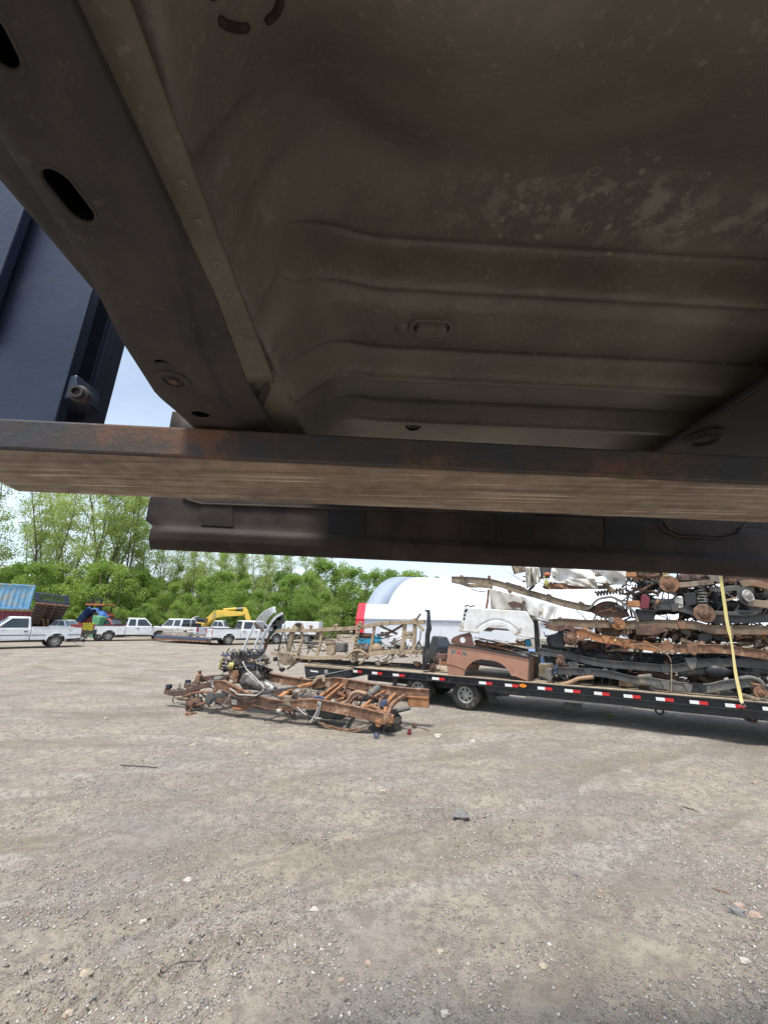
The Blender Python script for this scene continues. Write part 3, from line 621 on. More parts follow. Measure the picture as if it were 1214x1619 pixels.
def wear_material():
    m = bpy.data.materials.new('scraped_fork_face'); m.use_nodes = True; N = m.node_tree.nodes; Lk = m.node_tree.links.new
    b = N['Principled BSDF']; b.inputs['Metallic'].default_value = .35; t = N.new('ShaderNodeTexCoord').outputs['Object']
    def noise(s, sc=None, d=6, r=.6, rot=0):
        v = t
        if sc: mp = N.new('ShaderNodeMapping'); mp.inputs['Scale'].default_value = sc; mp.inputs['Rotation'].default_value = (0, 0, rot); Lk(t, mp.inputs['Vector']); v = mp.outputs['Vector']
        n = N.new('ShaderNodeTexNoise'); n.inputs['Scale'].default_value = s; n.inputs['Detail'].default_value = d; n.inputs['Roughness'].default_value = r; Lk(v, n.inputs['Vector']); return n.outputs['Fac']
    def ramp(f, a, c, hi=1.0):
        r = N.new('ShaderNodeMapRange'); r.interpolation_type = 'SMOOTHSTEP'
        for k, vv in (('From Min', a), ('From Max', c), ('To Max', hi)): r.inputs[k].default_value = vv
        Lk(f, r.inputs['Value']); return r.outputs['Result']
    def mix(f, a, c):
        x = N.new('ShaderNodeMix'); x.data_type = 'RGBA'; Lk(f, x.inputs['Factor'])
        for k, vv in (('A', a), ('B', c)):
            if isinstance(vv, tuple): x.inputs[k].default_value = (*vv, 1)
            else: Lk(vv, x.inputs[k])
        return x.outputs['Result']
    col = mix(ramp(noise(4.5, None, 8, .68), .38, .62), (.20, .135, .092), (.31, .22, .15))
    col = mix(ramp(noise(5.5, (1, 1.6, 1), 8, .7), .53, .68, .6), col, (.36, .19, .10))
    col = mix(ramp(noise(9, None, 7, .7), .56, .70, .7), col, (.10, .07, .055))
    s1 = noise(1, (1.6, 95, 3), 2, .5, .06); s2 = noise(1, (2.6, 150, 3), 2, .5, -.04); s3 = noise(1, (1.2, 45, 3), 4, .6, .02)
    col = mix(ramp(s3, .45, .6, .6), col, (.09, .06, .045))
    patch = ramp(noise(3, (1, 3, 1), 4), .4, .6)
    def mul(a, c):
        x = N.new('ShaderNodeMath'); x.operation = 'MULTIPLY'; Lk(a, x.inputs[0]); Lk(c, x.inputs[1]); return x.outputs[0]
    col = mix(mul(ramp(s1, .6, .66, 1), patch), col, (.66, .56, .43)); col = mix(mul(ramp(s2, .6, .68, .8), patch), col, (.62, .52, .4))
    Lk(col, b.inputs['Base Color']); Lk(ramp(noise(30), .3, .7, .3), b.inputs['Roughness'])
    rg = N.new('ShaderNodeMath'); rg.operation = 'ADD'; rg.inputs[1].default_value = .38; Lk(ramp(noise(30), .3, .7, .3), rg.inputs[0]); Lk(rg.outputs[0], b.inputs['Roughness'])
    bn = N.new('ShaderNodeBump'); bn.inputs['Strength'].default_value = .35; bn.inputs['Distance'].default_value = .001; Lk(s1, bn.inputs['Height']); Lk(bn.outputs['Normal'], b.inputs['Normal'])
    return m
M_['fork_under'] = wear_material()
M_['blue_steel'] = mat('dark_blue_steel', (.022, .031, .06), (.033, .043, .075), (.012, .014, .026), .58, rough=.38, metal=.15, scale=5, scale3=4, bump=.12, bscale=70)
M_['dark_blue'] = mat('blackened_blue_steel', (.02, .022, .04), (.032, .034, .055), rough=.5, bump=.15)
zH = CAM_H
def smooth(a, b, x):
    k = min(1, max(0, (x - a) / (b - a))); return k * k * (3 - 2 * k)
def interp(tab, v):
    if v <= tab[0][0]: return tab[0][1]
    for (a, x), (b, y) in zip(tab, tab[1:]):
        if v <= b: return x + (y - x) * (v - a) / (b - a)
    return tab[-1][1]
YAW = .04
def pan_dz(u, v):
    """underside height over the lens: a pressed floor whose stepped beads sweep round the corner along the rail"""
    vp = v - YAW * u; R_ = .136; a = max(0, -u)
    bend = R_ - math.sqrt(R_ * R_ - min(a, .134) ** 2) + max(0, a - .134) * 14
    wv = vp + bend * .95
    d = .365 + .122 * smooth(.13, .33, v + .3 * max(0, .05 - u))
    d -= .052 * smooth(.404, .426, wv); d += .014 * math.exp(-((wv - .438) / .012) ** 2); d += .010 * math.exp(-((wv - .400) / .008) ** 2)
    d -= .032 * smooth(.552, .572, wv); d += .024 * smooth(.582, .622, wv); d += .008 * math.exp(-((wv - .546) / .006) ** 2)
    d -= .032 * smooth(.696, .712, wv); d += .030 * smooth(.722, .752, wv); d += .007 * math.exp(-((wv - .690) / .007) ** 2)
    d -= .165 * min(1.2, (a / .146)) ** 4
    low = .300 + .2 * smooth(.78, 1.0, v); tuck = 0
    if u < -.09:
        for vc in (.20, .268, .34): tuck += .022 * smooth(vc - .004, vc + .002, v) * (1 - smooth(vc + .012, vc + .05, v))
    e = d + tuck * (1 - smooth(-.135, -.1, u)) - low
    return low + .5 * (e + math.sqrt(e * e + .00006))
t_body = thing('lifted_truck', 'dusty dark underside of a truck body raised overhead on a steel fork', 'truck body', (0, 0, zH + .2))
mb = MB()
us = [-.20 + .23 * (i / 90) for i in range(91)] + [.03 + 2.1 * ((i + 1) / 90) ** 1.15 for i in range(90)]
vs = [-.75 + .8 * i / 30 for i in range(30)] + [.05 + 1.45 * i / 300 for i in range(301)]
nu = len(us) - 1; nv = len(vs) - 1
mb.add([(u, v, zH + pan_dz(u, v)) for v in vs for u in us], [(j * (nu + 1) + i, j * (nu + 1) + i + 1, (j + 1) * (nu + 1) + i + 1, (j + 1) * (nu + 1) + i) for j in range(nv) for i in range(nu)])
mb.build('floor_pan', M_['under'], t_body, smooth=True, recalc=False)
# side rail with rounded shoulders
tab_lip = [(-.6, -.285), (.2, -.285), (.3, -.287), (.36, -.285), (.8, -.30)]
tab_left = [(-.6, -.236), (.165, -.236), (.237, -.246), (.33, -.275), (.433, -.296), (.49, -.29), (.8, -.285)]
tab_fold = [(-.6, -.158), (.11, -.16), (.213, -.164), (.28, -.182), (.34, -.2), (.45, -.218), (.8, -.228)]
tab_slope = [(-.6, -.150), (.118, -.152), (.29, -.157), (.437, -.174), (.8, -.18)]
tab_edge = [(-.6, -.129), (.114, -.131), (.164, -.1335), (.234, -.136), (.423, -.144), (.8, -.150)]
tab_fz = [(-.6, .29), (.8, .29)]
holes = [(-.216 + .01, .19, .009, .026, .5), (-.252, .345, .011, .011, 0), (-.257, .478, .0125, .011, 0), (-.197, .098, .009, .022, .3)]
prof_n = 40
def rail_pt(s, v):
    xl = interp(tab_lip, v); xa = interp(tab_left, v); xf = interp(tab_fold, v); xs = interp(tab_slope, v); xe = interp(tab_edge, v)
    key = [(0, xl, .305), (.10, xa - .006, .302), (.13, xa, .292), (.17, xa + .003, .272), (.25, xa + .012, .27), (.52, xf - .012, .27), (.60, xf, .273), (.66, xf + .006, .279), (.78, xs - .004, .289), (.83, xs, .2905), (.97, xe, .2905), (1.0, xe, .293)]
    for (a, x0, z0), (b, x1, z1) in zip(key, key[1:]):
        if s <= b:
            k = (s - a) / (b - a); return Vector((x0 + (x1 - x0) * k, v, zH + z0 + (z1 - z0) * k))
    return Vector((xe, v, zH + .293))
mb = MB(); mb.grid(lambda a, b: rail_pt(a * .79, -.6 + 1.32 * b), 54, 90)
rail_o = mb.build('side_rail', M_['under_rail'], t_body, smooth=50, solid=.0025)
mb = MB(); mb.grid(lambda a, b: rail_pt(.785 + .215 * a, -.6 + 1.028 * b) - Vector((0, 0, .0012)), 12, 70); mb.build('seam_flange', M_['flange'], t_body, smooth=50, solid=.0022)
# oval openings: dark wells with a rolled rim sunk into the rail
def oval(c, a, b_, ang, z, n=24, k=1.0):
    return [Vector((c[0] + math.cos(ang) * math.cos(q) * a * k - math.sin(ang) * math.sin(q) * b_ * k, c[1] + math.sin(ang) * math.cos(q) * a * k + math.cos(ang) * math.sin(q) * b_ * k, z)) for q in [2 * math.pi * i / n for i in range(n)]]
def slot(c, L_, r, ang, n=10):
    pts = []
    for sgn in (1, -1):
        for i in range(n + 1):
            q = -math.pi / 2 + math.pi * i / n; x = sgn * (L_ / 2) + sgn * r * math.cos(q); y = sgn * r * math.sin(q); pts.append(Vector((c[0] + math.cos(ang) * x - math.sin(ang) * y, c[1] + math.sin(ang) * x + math.cos(ang) * y, 0)))
    return pts
M_['hole'] = mat('unlit_cavity', (.006, .006, .006), (.009, .009, .009), rough=.95, bump=0, spec=0)
def well(name, outline, z, depth, rim=.0022):
    cen = sum(outline, Vector()) / len(outline)
    o = [Vector((p.x, p.y, z)) for p in outline]
    cut = MB(); cut.ext([p + Vector((0, 0, -.02)) for p in o], (0, 0, .05)); co = cut.build('cutter', M_['hole'], t_body)
    md = rail_o.modifiers.new('hole', 'BOOLEAN'); md.operation = 'DIFFERENCE'; md.solver = 'EXACT'; md.object = co; cutters.append(co)
    m2 = MB(); n = len(o); a = [p + Vector((0, 0, .0015)) for p in o]; d = [Vector((p.x, p.y, z + depth)) for p in o]
    m2.add(a + d, [(i, (i + 1) % n, n + (i + 1) % n, n + i) for i in range(n)] + [tuple(range(n, 2 * n))]); m2.build(name, M_['hole'], t_body, recalc=False)
    m3 = MB(); m3.tube([cen + (p - cen) * 1.06 + Vector((0, 0, z - p.z - cen.z * 0 + 0)) if False else Vector((cen.x + (p.x - cen.x) * 1.05, cen.y + (p.y - cen.y) * 1.05, z + .0003)) for p in o], rim, 6, loop=True); m3.build('hole_rim', M_['under_rail'], t_body, smooth=True)
cutters = []
def gz(px, py, dz): return G(px, py, zH + dz)
def slot_px(p, q, r):
    a = gz(*p, .27); b = gz(*q, .27); d = b - a; return slot(((a.x + b.x) / 2, (a.y + b.y) / 2), d.length, r, math.atan2(d.y, d.x))
well('slot_hole', slot_px((95, 290), (126, 330), .0098), zH + .27, .05)
well('slot_hole', slot_px((-18, 40), (2, 78), .0085), zH + .27, .05)
c = gz(257, 573, .27); well('round_hole', oval((c.x, c.y), .0085, .0075, 0, 0), zH + .27, .05)
c = gz(318, 655, .27); well('round_hole', oval((c.x, c.y), .0135, .011, 0, 0), zH + .27, .05)
# stepped washer and bolt at the rail end
c = gz(275, 599, .27)
mb = MB(); mb.lathe((c.x, c.y, zH + .2705), (0, 0, -1), [(.031, 0), (.030, .0016), (.024, .0016), (.0235, .0005), (.0185, .0006), (.018, .0035), (.012, .0036), (.0118, .001), (.006, .001), (.0055, .004)], 32); mb.build('mount_washer', M_['under_rail'], t_body, smooth=40)
mb = MB(); mb.lathe((c.x, c.y, zH + .269), (0, 0, -1), [(.0052, 0), (.0052, .004), (.003, .0048)], 6); mb.build('mount_bolt', M_['fork_top'], t_body, smooth=30)
bpy.context.view_layer.update()
dg = bpy.context.evaluated_depsgraph_get()
new_me = bpy.data.meshes.new_from_object(rail_o.evaluated_get(dg)); rail_o.modifiers.clear(); rail_o.data = new_me
for co in cutters: bpy.data.objects.remove(co, do_unlink=True)
# rivets on the flange
for px, py in ((290, 291), (315, 352), (345, 417), (364, 468), (388, 525), (396, 540), (415, 592)):
    q = gz(px, py, .2878); mb = MB(); mb.lathe((q.x, q.y, q.z + .0005), (0, 0, -1), [(.0036, 0), (.0034, .001), (.0022, .0013), (.002, .0005), (.0008, .0006)], 14); mb.build('rivet', M_['under'], t_body, smooth=40)
# plate closing the rail to the pan
a = [gz(418, 606, .292), gz(470, 612, .36), gz(492, 640, .38), gz(496, 672, .38), gz(392, 672, .293)]
mb = MB(); mb.ext(a, (0, .004, .004)); mb.build('gusset_plate', M_['under_rail'], t_body)
mb = MB(); mb.box((-.24, .755, zH + .40), (.20, .012, .28)); mb.build('end_plate', M_['under_rail'], t_body)
# oval plug, drain plug, seam plate
def floor_at(px, py):
    lo = .2; d = ray(px, py)
    for _ in range(200):
        p = EYE + d * (lo / d.z)
        if pan_dz(p.x, p.y) <= lo: return p
        lo += .003
    return p
c = floor_at(682, 513)
hz = c.z
pts = slot((c.x, c.y), .030, .0115, YAW)
def ring_of(pts, k, z): 
    cc = sum(pts, Vector()) / len(pts); return [Vector((cc.x + (p.x - cc.x) * k, cc.y + (p.y - cc.y) * k, z)) for p in pts]
def stack(name, pts, lv, m):
    mb = MB(); n = len(pts); V = []; F = []
    for k, z in lv: V += ring_of(pts, k, z)
    for j in range(len(lv) - 1): F += [(j * n + i, j * n + (i + 1) % n, (j + 1) * n + (i + 1) % n, (j + 1) * n + i) for i in range(n)]
    F.append(tuple((len(lv) - 1) * n + i for i in range(n))); mb.add(V, F); return mb.build(name, m, t_body, smooth=40)
stack('oval_plug', pts, [(1.35, hz + .002), (1.28, hz - .006), (1.05, hz - .007), (1.0, hz - .001), (.92, hz - .001), (.88, hz - .014), (.78, hz - .016)], M_['under'])
c2 = floor_at(640, 517); mb = MB(); mb.lathe((c2.x - .004, c2.y, c2.z + .002), (0, 0, -1), [(.012, 0), (.011, .004), (.006, .008)], 10); mb.build('plug_clip', M_['under'], t_body, smooth=30)
c = floor_at(653, 672); mb = MB(); mb.lathe((c.x, c.y, c.z + .01), (0, -.3, -1), [(.022, 0), (.021, .010), (.016, .015), (.016, .008), (.009, .008), (.008, .017)], 18); mb.build('drain_plug', M_['sill'], t_body, smooth=35)
# spot welds along the floor seams
for k in range(26):
    u = -.03 + .055 * k
    for vv in (.5365, .688):
        v = vv + YAW * u + .002 * math.sin(k * 2.3); z = zH + pan_dz(u, v); mb = MB(); mb.lathe((u, v, z + .001), (0, 0, -1), [(.0042, 0), (.004, .0018), (.0026, .0022), (.0022, .0012), (.0005, .0012)], 10); mb.build('spot_weld', M_['under'], t_body, smooth=40)
# lapped floor sheet on the right, its edge standing proud
LZ = zH + .372
l0, l1 = G(1070, 699, LZ), G(1216, 603, LZ); ld = (l1 - l0).normalized(); lr = Vector((ld.y, -ld.x, 0)); lr = lr if lr.x > 0 else -lr
mb = MB(); mb.ext([l0 - ld * .3, l1 + ld * .8, l1 + ld * .8 + lr * 1.2, l0 - ld * .3 + lr * 1.2], (0, 0, .012)); mb.build('lapped_floor_sheet', M_['sill'], t_body, bevel=.004)
mb = MB(); mb.tube([l0 - ld * .3 - lr * .006 + Vector((0, 0, .004)), l1 + ld * .8 - lr * .006 + Vector((0, 0, .004))], .007, 6); mb.build('seam_sealer', M_['pad'], t_body, smooth=True)
c = G(1112, 690, LZ); mb = MB(); mb.lathe((c.x, c.y, c.z - .001), (0, 0, -1), [(.034, 0), (.031, .008), (.024, .011), (.02, .006)], 22); mb.build('floor_plug', M_['sill'], t_body, smooth=35)
# pressed cross drains at the very top; dark colour paints their recess shade
c = floor_at(395, -14)
for a0 in (20, 110, 200, 290):
    mb = MB(); mb.tube([Vector((c.x + .0175 * math.cos(R(a0 + k * 5)), c.y + .0175 * math.sin(R(a0 + k * 5)), zH + pan_dz(c.x + .0175 * math.cos(R(a0 + k * 5)), c.y + .0175 * math.sin(R(a0 + k * 5))) - .001)) for k in range(13)], [.001] + [.0026] * 11 + [.001], 7); mb.build('recess_shade_arc', M_['sill'], t_body, smooth=True)
# rocker sill on the far side
A = P(240, 868, 1.6); B = P(1214, 913, 1.85); dB = (B - A); A2 = A; B2 = A + dB * 1.25
nrm = Vector((-dB.y, dB.x, 0)).normalized()
def z_on(px, py, k):   # height of a mark on the sill face
    return 0
prof = [(.0, .0), (-.012, .008), (-.03, .035), (-.034, .07), (-.02, .10), (-.018, .20), (-.015, .235), (.02, .25), (.03, .30), (.03, .66)]
def sill_pt(u, s):
    q = s * (len(prof) - 1); i = min(int(q), len(prof) - 2); k = q - i
    o = prof[i][0] + (prof[i + 1][0] - prof[i][0]) * k; z = prof[i][1] + (prof[i + 1][1] - prof[i][1]) * k
    # stepped left end: the upper part reaches a little further out
    x0 = -.034 * smooth(.095, .12, z)
    p = A.lerp(B2, u) + nrm * o + Vector((0, 0, z)); 
    return p + dB.normalized() * x0 * (1 - u)
mb = MB(); mb.grid(sill_pt, 60, 36); mb.build('rocker_sill', M_['sill'], t_body, smooth=45, solid=.006)
SW = Wall((A.x, A.y), (dB.x, dB.y))
# rounded end lip, bitumen pads and the pressed pocket
mb = MB(); mb.tube([sill_pt(0, s / 30) + nrm * .004 for s in range(31)], .005, 8); mb.build('sill_end_lip', M_['sill'], t_body, smooth=True)
for (x0, y0, x1, y1, mm) in ((318, 797, 369, 834, 'sill'), (518, 803, 577, 847, 'pad'), (783, 815, 843, 861, 'pad'), (954, 823, 1016, 869, 'pad')):
    tl = .012
    q = [SW.at(x0, y0 - 6, -.019), SW.at(x1, y0 - 4, -.019), SW.at(x1 + 1, y1, -.021), SW.at(x0 + 1, y1 - 3, -.021)]
    mb = MB(); mb.ext(q, -nrm * .006); o = mb.build('sound_pad', M_[mm], t_body, bevel=.002)
q = [SW.at(*p, -.03) for p in ((1040, 820), (1048, 838), (1068, 848), (1140, 852), (1165, 845), (1178, 826))]
mb = MB(); mb.tube(q, .006, 7); mb.build('pocket_rim', M_['sill'], t_body, smooth=True)
q = [SW.at(*p, -.023) for p in ((1046, 822), (1056, 838), (1075, 845), (1138, 848), (1158, 842), (1170, 826))]
mb = MB(); mb.ext(q, -nrm * .004); mb.build('pressed_pocket', M_['sill'], t_body)
q = [SW.at(*p, -.025) for p in ((290, 786), (300, 792), (320, 797), (520, 804), (900, 812), (970, 818), (985, 808))]
mb = MB(); mb.tube(q, .007, 7); mb.build('pressed_bead', M_['sill'], t_body, smooth=True)
# unseen sheet added above so no daylight falls through the pressed floor
mb = MB(); mb.box((.92, .47, zH + .93), (2.5, 2.5, .03), .06); mb.build('daylight_block_sheet', M_['sill'], t_body)

# ================================================================ fork carrying it
a0 = G(-8, 709, zH + .216); a1 = G(1222, 765.5, zH + .216)
dt = (a1 - a0).normalized(); nn = Vector((-dt.y, dt.x, 0)).normalized()
f0 = G(30, 776, zH + .216); f1 = G(1222, 826, zH + .216)
wd0 = (f0 - a0).dot(nn); wd1 = (f1 - a0).dot(nn)
t_fork = thing('lifting_fork', 'scraped rusty steel fork with dark blue upright holding the truck body', 'fork', (a0.x, a0.y, a0.z))
e = .006
lft = a0 - dt * .02; rgt = a1 + dt * .35; slope = (wd1 - wd0) / (f1 - f0).dot(dt)
def fw(p): return wd0 + slope * ((p - a0).dot(dt) - (f0 - a0).dot(dt))
f00 = a0 + dt * (f0 - a0).dot(dt) + nn * wd0
bevl = lft + nn * .12
fch = G(-12, 756, zH + .216); fch.z = a0.z; lft2 = a0 - dt * .3
und = [lft2, rgt, rgt + nn * fw(rgt), f00, fch, lft2 + nn * .06]
mb = MB()
nb = len(und); V = [p + Vector((0, 0, .0)) for p in und] + [p + Vector((0, 0, .047)) for p in und]
mb.add(V, [tuple(range(nb))[::-1], tuple(range(nb, 2 * nb))] + [(i, (i + 1) % nb, nb + (i + 1) % nb, nb + i) for i in range(nb)])
tine = mb.build('fork_tine', M_['fork_top'], t_fork, bevel=.004)
# worn wear face under the tine, 2 mm proud
ins = lambda p, k: p
wu = [lft2 + nn * .004 + dt * .004, rgt + nn * .004, rgt + nn * (fw(rgt) - .004), f00 - nn * .003 + dt * .003, fch + dt * .004, lft2 + nn * .056 + dt * .004]
mb = MB(); mb.ext([p - Vector((0, 0, .0022)) for p in wu], (0, 0, .003)); mb.build('wear_face', M_['fork_under'], t_fork, bevel=.0008)
Yc = .62; zb = zH + .263
def cp(px, py, Y=Yc): return P(px, py, Y)
def down(p): return Vector((p.x, p.y, zb))
# broad blue plate and the channel behind it
tr = cp(140, 480); br = cp(90, 655); mid = br.lerp(tr, 2.4)
pl = [Vector((br.x - .0, Yc, zb)), br.lerp(tr, -.35) if False else Vector((br.x, Yc, br.z)), mid, mid + Vector((-.42, 0, 0)), Vector((br.x - .42, Yc, zb))]
mb = MB(); mb.ext(pl, (0, .022, 0)); mb.build('upright_plate', M_['blue_steel'], t_fork, bevel=.003)
tr2 = cp(188, 520, .70); br2 = cp(150, 660, .70); m2_ = br2.lerp(tr2, 2.4)
mb = MB(); mb.ext([Vector((br2.x, .70, zb)), br2, m2_, m2_ + Vector((-.16, 0, 0)), Vector((br2.x - .16, .70, zb))], (0, .03, 0)); mb.build('upright_channel', M_['dark_blue'], t_fork, bevel=.003)
mb = MB(); mb.ext([br2 + Vector((-.012, -.022, -.06)), br2 + Vector((.001, -.022, -.06)), m2_ + Vector((.001, -.022, 0)), m2_ + Vector((-.012, -.022, 0))], (0, .021, 0)); mb.build('channel_flange', M_['dark_blue'], t_fork, bevel=.002)
lt = [cp(-2, 470, .60), cp(42, 345, .60)]
mb = MB(); mb.bar([lt[0] + (lt[0] - lt[1]) * .4 + Vector((-.05, 0, 0)), lt[1] + (lt[1] - lt[0]) * 1.2 + Vector((-.05, 0, 0))], .10, .02, (0, 1, 0)); mb.build('edge_plate', M_['blue_steel'], t_fork, bevel=.003)
bc = cp(122, 622, .64)
mb = MB(); mb.box((bc.x - .012, .655, bc.z + .002), (.046, .06, .05), Matrix.Rotation(R(-14), 3, 'Y')); mb.build('clamp_block', M_['blue_steel'], t_fork, bevel=.004)
mb = MB(); b2 = cp(126, 624, .62); mb.lathe((b2.x, .626, b2.z), (0.25, -1, -.1), [(.016, 0), (.016, .012), (.013, .014), (.011, .014), (.011, .022), (.007, .022), (.006, .016)], 18); mb.build('clamp_bolt', M_['fork_top'], t_fork, smooth=35)
# ================================================================ vehicles along the tree line
def add_wheel(par, c, r, wdt, rimr, side, rimm='rim'):
    """c: centre, side: +1/-1 outer face along local y"""
    c = Vector(c); M = MW[par.name]; ax = (M.to_3x3() @ Vector((0, side, 0))); cw = M @ c; h = wdt / 2
    mb = MB(); mb.lathe(cw, ax, [(rimr, -h * .9), (r * .86, -h), (r * .97, -h * .8), (r, -h * .4), (r, h * .4), (r * .97, h * .8), (r * .86, h), (rimr * 1.03, h * .92), (rimr, h * .7), (rimr, -h * .9)], 28)
    ty = mb.build('tyre', M_['rubber'], par, smooth=40)
    mb = MB(); mb.lathe(cw, ax, [(rimr, -h * .7), (rimr * 1.02, h * .85), (rimr * .9, h * .8), (rimr * .82, h * .35), (rimr * .5, h * .5), (rimr * .36, h * .75), (rimr * .18, h * .8), (.001, h * .8)], 24)
    ri = mb.build('rim', M_[rimm], ty, smooth=35)
    mb = MB(); e = ax.orthogonal().normalized(); g_ = ax.cross(e)
    for k in range(7):
        a = 2 * math.pi * k / 7; q = cw + (e * math.cos(a) + g_ * math.sin(a)) * rimr * .66 + ax * (h * .44); mb.cyl(q - ax * .01, q + ax * .012, rimr * .12, n=8)
    o = mb.build('rim_holes', M_['hole'], ty); o['kind'] = 'stuff'
    return ty
def arc_pts(cx, cz, r, n=10):
    return [(cx + r * math.cos(math.pi - math.pi * i / n), cz + r * math.sin(math.pi - math.pi * i / n)) for i in range(n + 1)]
def pickup(label, origin, heading, wb=3.6, cab='single', paint='white_paint', stripe=None, square=False, group='white pickup trucks parked along the tree line', roof=1.86):
    t = thing('pickup_truck', label, 'pickup truck', (origin.x, origin.y, 0), heading, group)
    M = MW[t.name]; W = lambda x, y, z: M @ Vector((x, y, z)); P3 = M_[paint]; yw = .98
    xb = {'single': wb - 2.2, 'ext': wb - 2.55, 'crew': wb - 3.0}[cab]; ra = .47; az = .40; xf = wb + .92; xr = -1.25
    # front and cab lower shell
    pr = [(xb, .5)] + [(wb - ra - .05, .46)] + arc_pts(wb, az, ra) + [(wb + ra + .05, .42), (xf, .45), (xf + .02, .8), (xf - .06, 1.02), (wb + .3, 1.13), (wb - .5, 1.17), (xb, 1.17)]
    mb = MB(); mb.ext([W(x, -yw, z) for x, z in pr], M.to_3x3() @ Vector((0, 2 * yw, 0))); mb.build('body', P3, t, bevel=.035, smooth=40)
    wbx = wb - .52; x1 = wb - 1.22; x0 = xb + .13; zb = 1.16; yt = .77; yb_ = .93
    mb = MB(); V = [W(xb + .01, -yb_, zb), W(wbx, -yb_, zb), W(wbx, yb_, zb), W(xb + .01, yb_, zb), W(x0, -yt, roof), W(x1, -yt, roof), W(x1, yt, roof), W(x0, yt, roof)]
    mb.add(V, [(0, 1, 2, 3), (4, 7, 6, 5), (0, 4, 5, 1), (1, 5, 6, 2), (2, 6, 7, 3), (3, 7, 4, 0)]); mb.build('cab', P3, t, bevel=.06, smooth=40)
    def side(x, f, s, o=.006): return W(x, s * (yb_ + (yt - yb_) * f + o), zb + (roof - zb) * f)
    wins = {'single': [(xb + .16, wbx - .2)], 'ext': [(xb + .14, xb + .68), (xb + .8, wbx - .2)], 'crew': [(xb + .16, xb + .95), (xb + 1.1, wbx - .2)]}[cab]
    for s in (-1, 1):
        for q, (a, b) in enumerate(wins):
            last = q == len(wins) - 1; first = q == 0
            p = [side(a, .08, s), side(b, .08, s), side(b - (.48 if last else .03), .84, s), side(a + (.07 if first else 0), .84, s)]
            mb = MB(); mb.ext(p, (p[1] - p[0]).cross(p[3] - p[0]).normalized() * (.008 * (-s))); mb.build('side_window', M_['glass'], t)
            dx1 = b + .12 if last else b + .05
            if not (cab == 'ext' and first):
                mb = MB(); mb.ext([W(a - .06, s * (yw + .001), .56), W(min(dx1, wb - ra - .08), s * (yw + .001), .56), W(dx1 - .0, s * (yw + .001), 1.13), W(a - .06, s * (yw + .001), 1.13)], M.to_3x3() @ Vector((0, s * .007, 0))); d = mb.build('door', P3, t, bevel=.005)
                mb = MB(); mb.box(W(a + .08, s * (yw + .025), 1.0), (.16, .03, .05), heading); mb.build('door_handle', M_['plastic'], d)
        mb = MB(); mb.box(W(wbx - .12, s * (yw + .13), 1.24), (.12, .2, .2), heading); mb.build('mirror', M_['plastic'], t, bevel=.03)
        mb = MB(); mb.box(W(xf - .06, s * .74, .9), (.14, .4, .2), heading); mb.build('headlight', M_['head_lens'], t, bevel=.03)
        pr = [(xr, .58), (-ra - .04, .52)] + arc_pts(0, az, ra) + [(ra + .04, .5), (xb - .03, .5), (xb - .03, 1.2), (xr + .02, 1.18)]
        mb = MB(); mb.ext([W(x, s * yw, z) for x, z in pr], M.to_3x3() @ Vector((0, -s * .09, 0))); mb.build('bed_side', P3, t, bevel=.02, smooth=40)
        mb = MB(); mb.bar([W(xr + .05, s * (yw - .045), 1.205), W(xb - .06, s * (yw - .045), 1.215)], .1, .03); mb.build('bed_rail_cap', M_['plastic'] if paint != 'white_paint' or cab != 'single' else P3, t)
        arcp = [W(x, s * (yw + .012), z) for x, z in arc_pts(0, az, ra + .02)]
        mb = MB(); mb.bar(arcp, .03, .035, M.to_3x3() @ Vector((0, 1, 0))); mb.build('wheel_arch_lip', P3, t)
        mb = MB(); mb.box(W(xr - .005, s * .84, .98), (.05, .2, .34), heading); mb.build('tail_light', M_['red_lens'], t, bevel=.015)
        if stripe:
            for xa_, xb_ in ((xr + .03, -ra - .1), (ra + .1, xb - .05), (xb + .02, wb - ra - .1)):
                mb = MB(); mb.box(W((xa_ + xb_) / 2, s * (yw + .009), .78), (xb_ - xa_, .006, .05), heading); mb.build('side_stripe', M_[stripe], t)
    mb = MB(); mb.box(W((xr + xb) / 2, 0, .72), (xb - xr - .1, 1.76, .06), heading); mb.box(W(xb - .06, 0, .94), (.05, 1.76, .5), heading); mb.build('bed_floor', P3, t)
    mb = MB(); mb.box(W(xr + .03, 0, .88), (.06, 1.5, .58), heading); d = mb.build('tailgate', P3, t, bevel=.015)
    mb = MB(); mb.box(W(xr - .006, 0, 1.02), (.02, .22, .07), heading); mb.build('tailgate_handle', M_['plastic'], d)
    mb = MB(); mb.box(W(xr - .1, 0, .53), (.18, 1.9, .16), heading); mb.build('rear_bumper', M_['steel'], t, bevel=.03)
    mb = MB(); mb.box(W(xf + .03, 0, .55), (.16, 1.96, .24), heading); mb.build('front_bumper', M_['steel'], t, bevel=.04)
    mb = MB(); mb.box(W(xf - .0, 0, .88), (.06, 1.06, .3), heading); mb.build('grille', M_['plastic'], t, bevel=.02)
    f0, f1 = .10, .9
    def fr(y, f, xbase, xtop, o): return W(xbase + (xtop - xbase) * f + o, y * (yb_ + (yt - yb_) * f), zb + (roof - zb) * f)
    for nm, m, a, b, o in (('windscreen', 'screen', wbx, x1, .006), ('rear_window', 'glass', xb + .01, x0, -.006)):
        p = [fr(-.88, f0, a, b, o), fr(.88, f0, a, b, o), fr(.86, f1, a, b, o), fr(-.86, f1, a, b, o)]; nv_ = (p[1] - p[0]).cross(p[3] - p[0]).normalized()
        mb = MB(); mb.ext(p, nv_ * (.006 if o > 0 else -.006)); mb.build(nm, M_[m], t)
    mb = MB(); mb.box(W(wb / 2 - .2, 0, .42), (wb + 1.6, 1.1, .14), heading); mb.build('chassis_frame', M_['black_frame'], t)
    mb = MB()
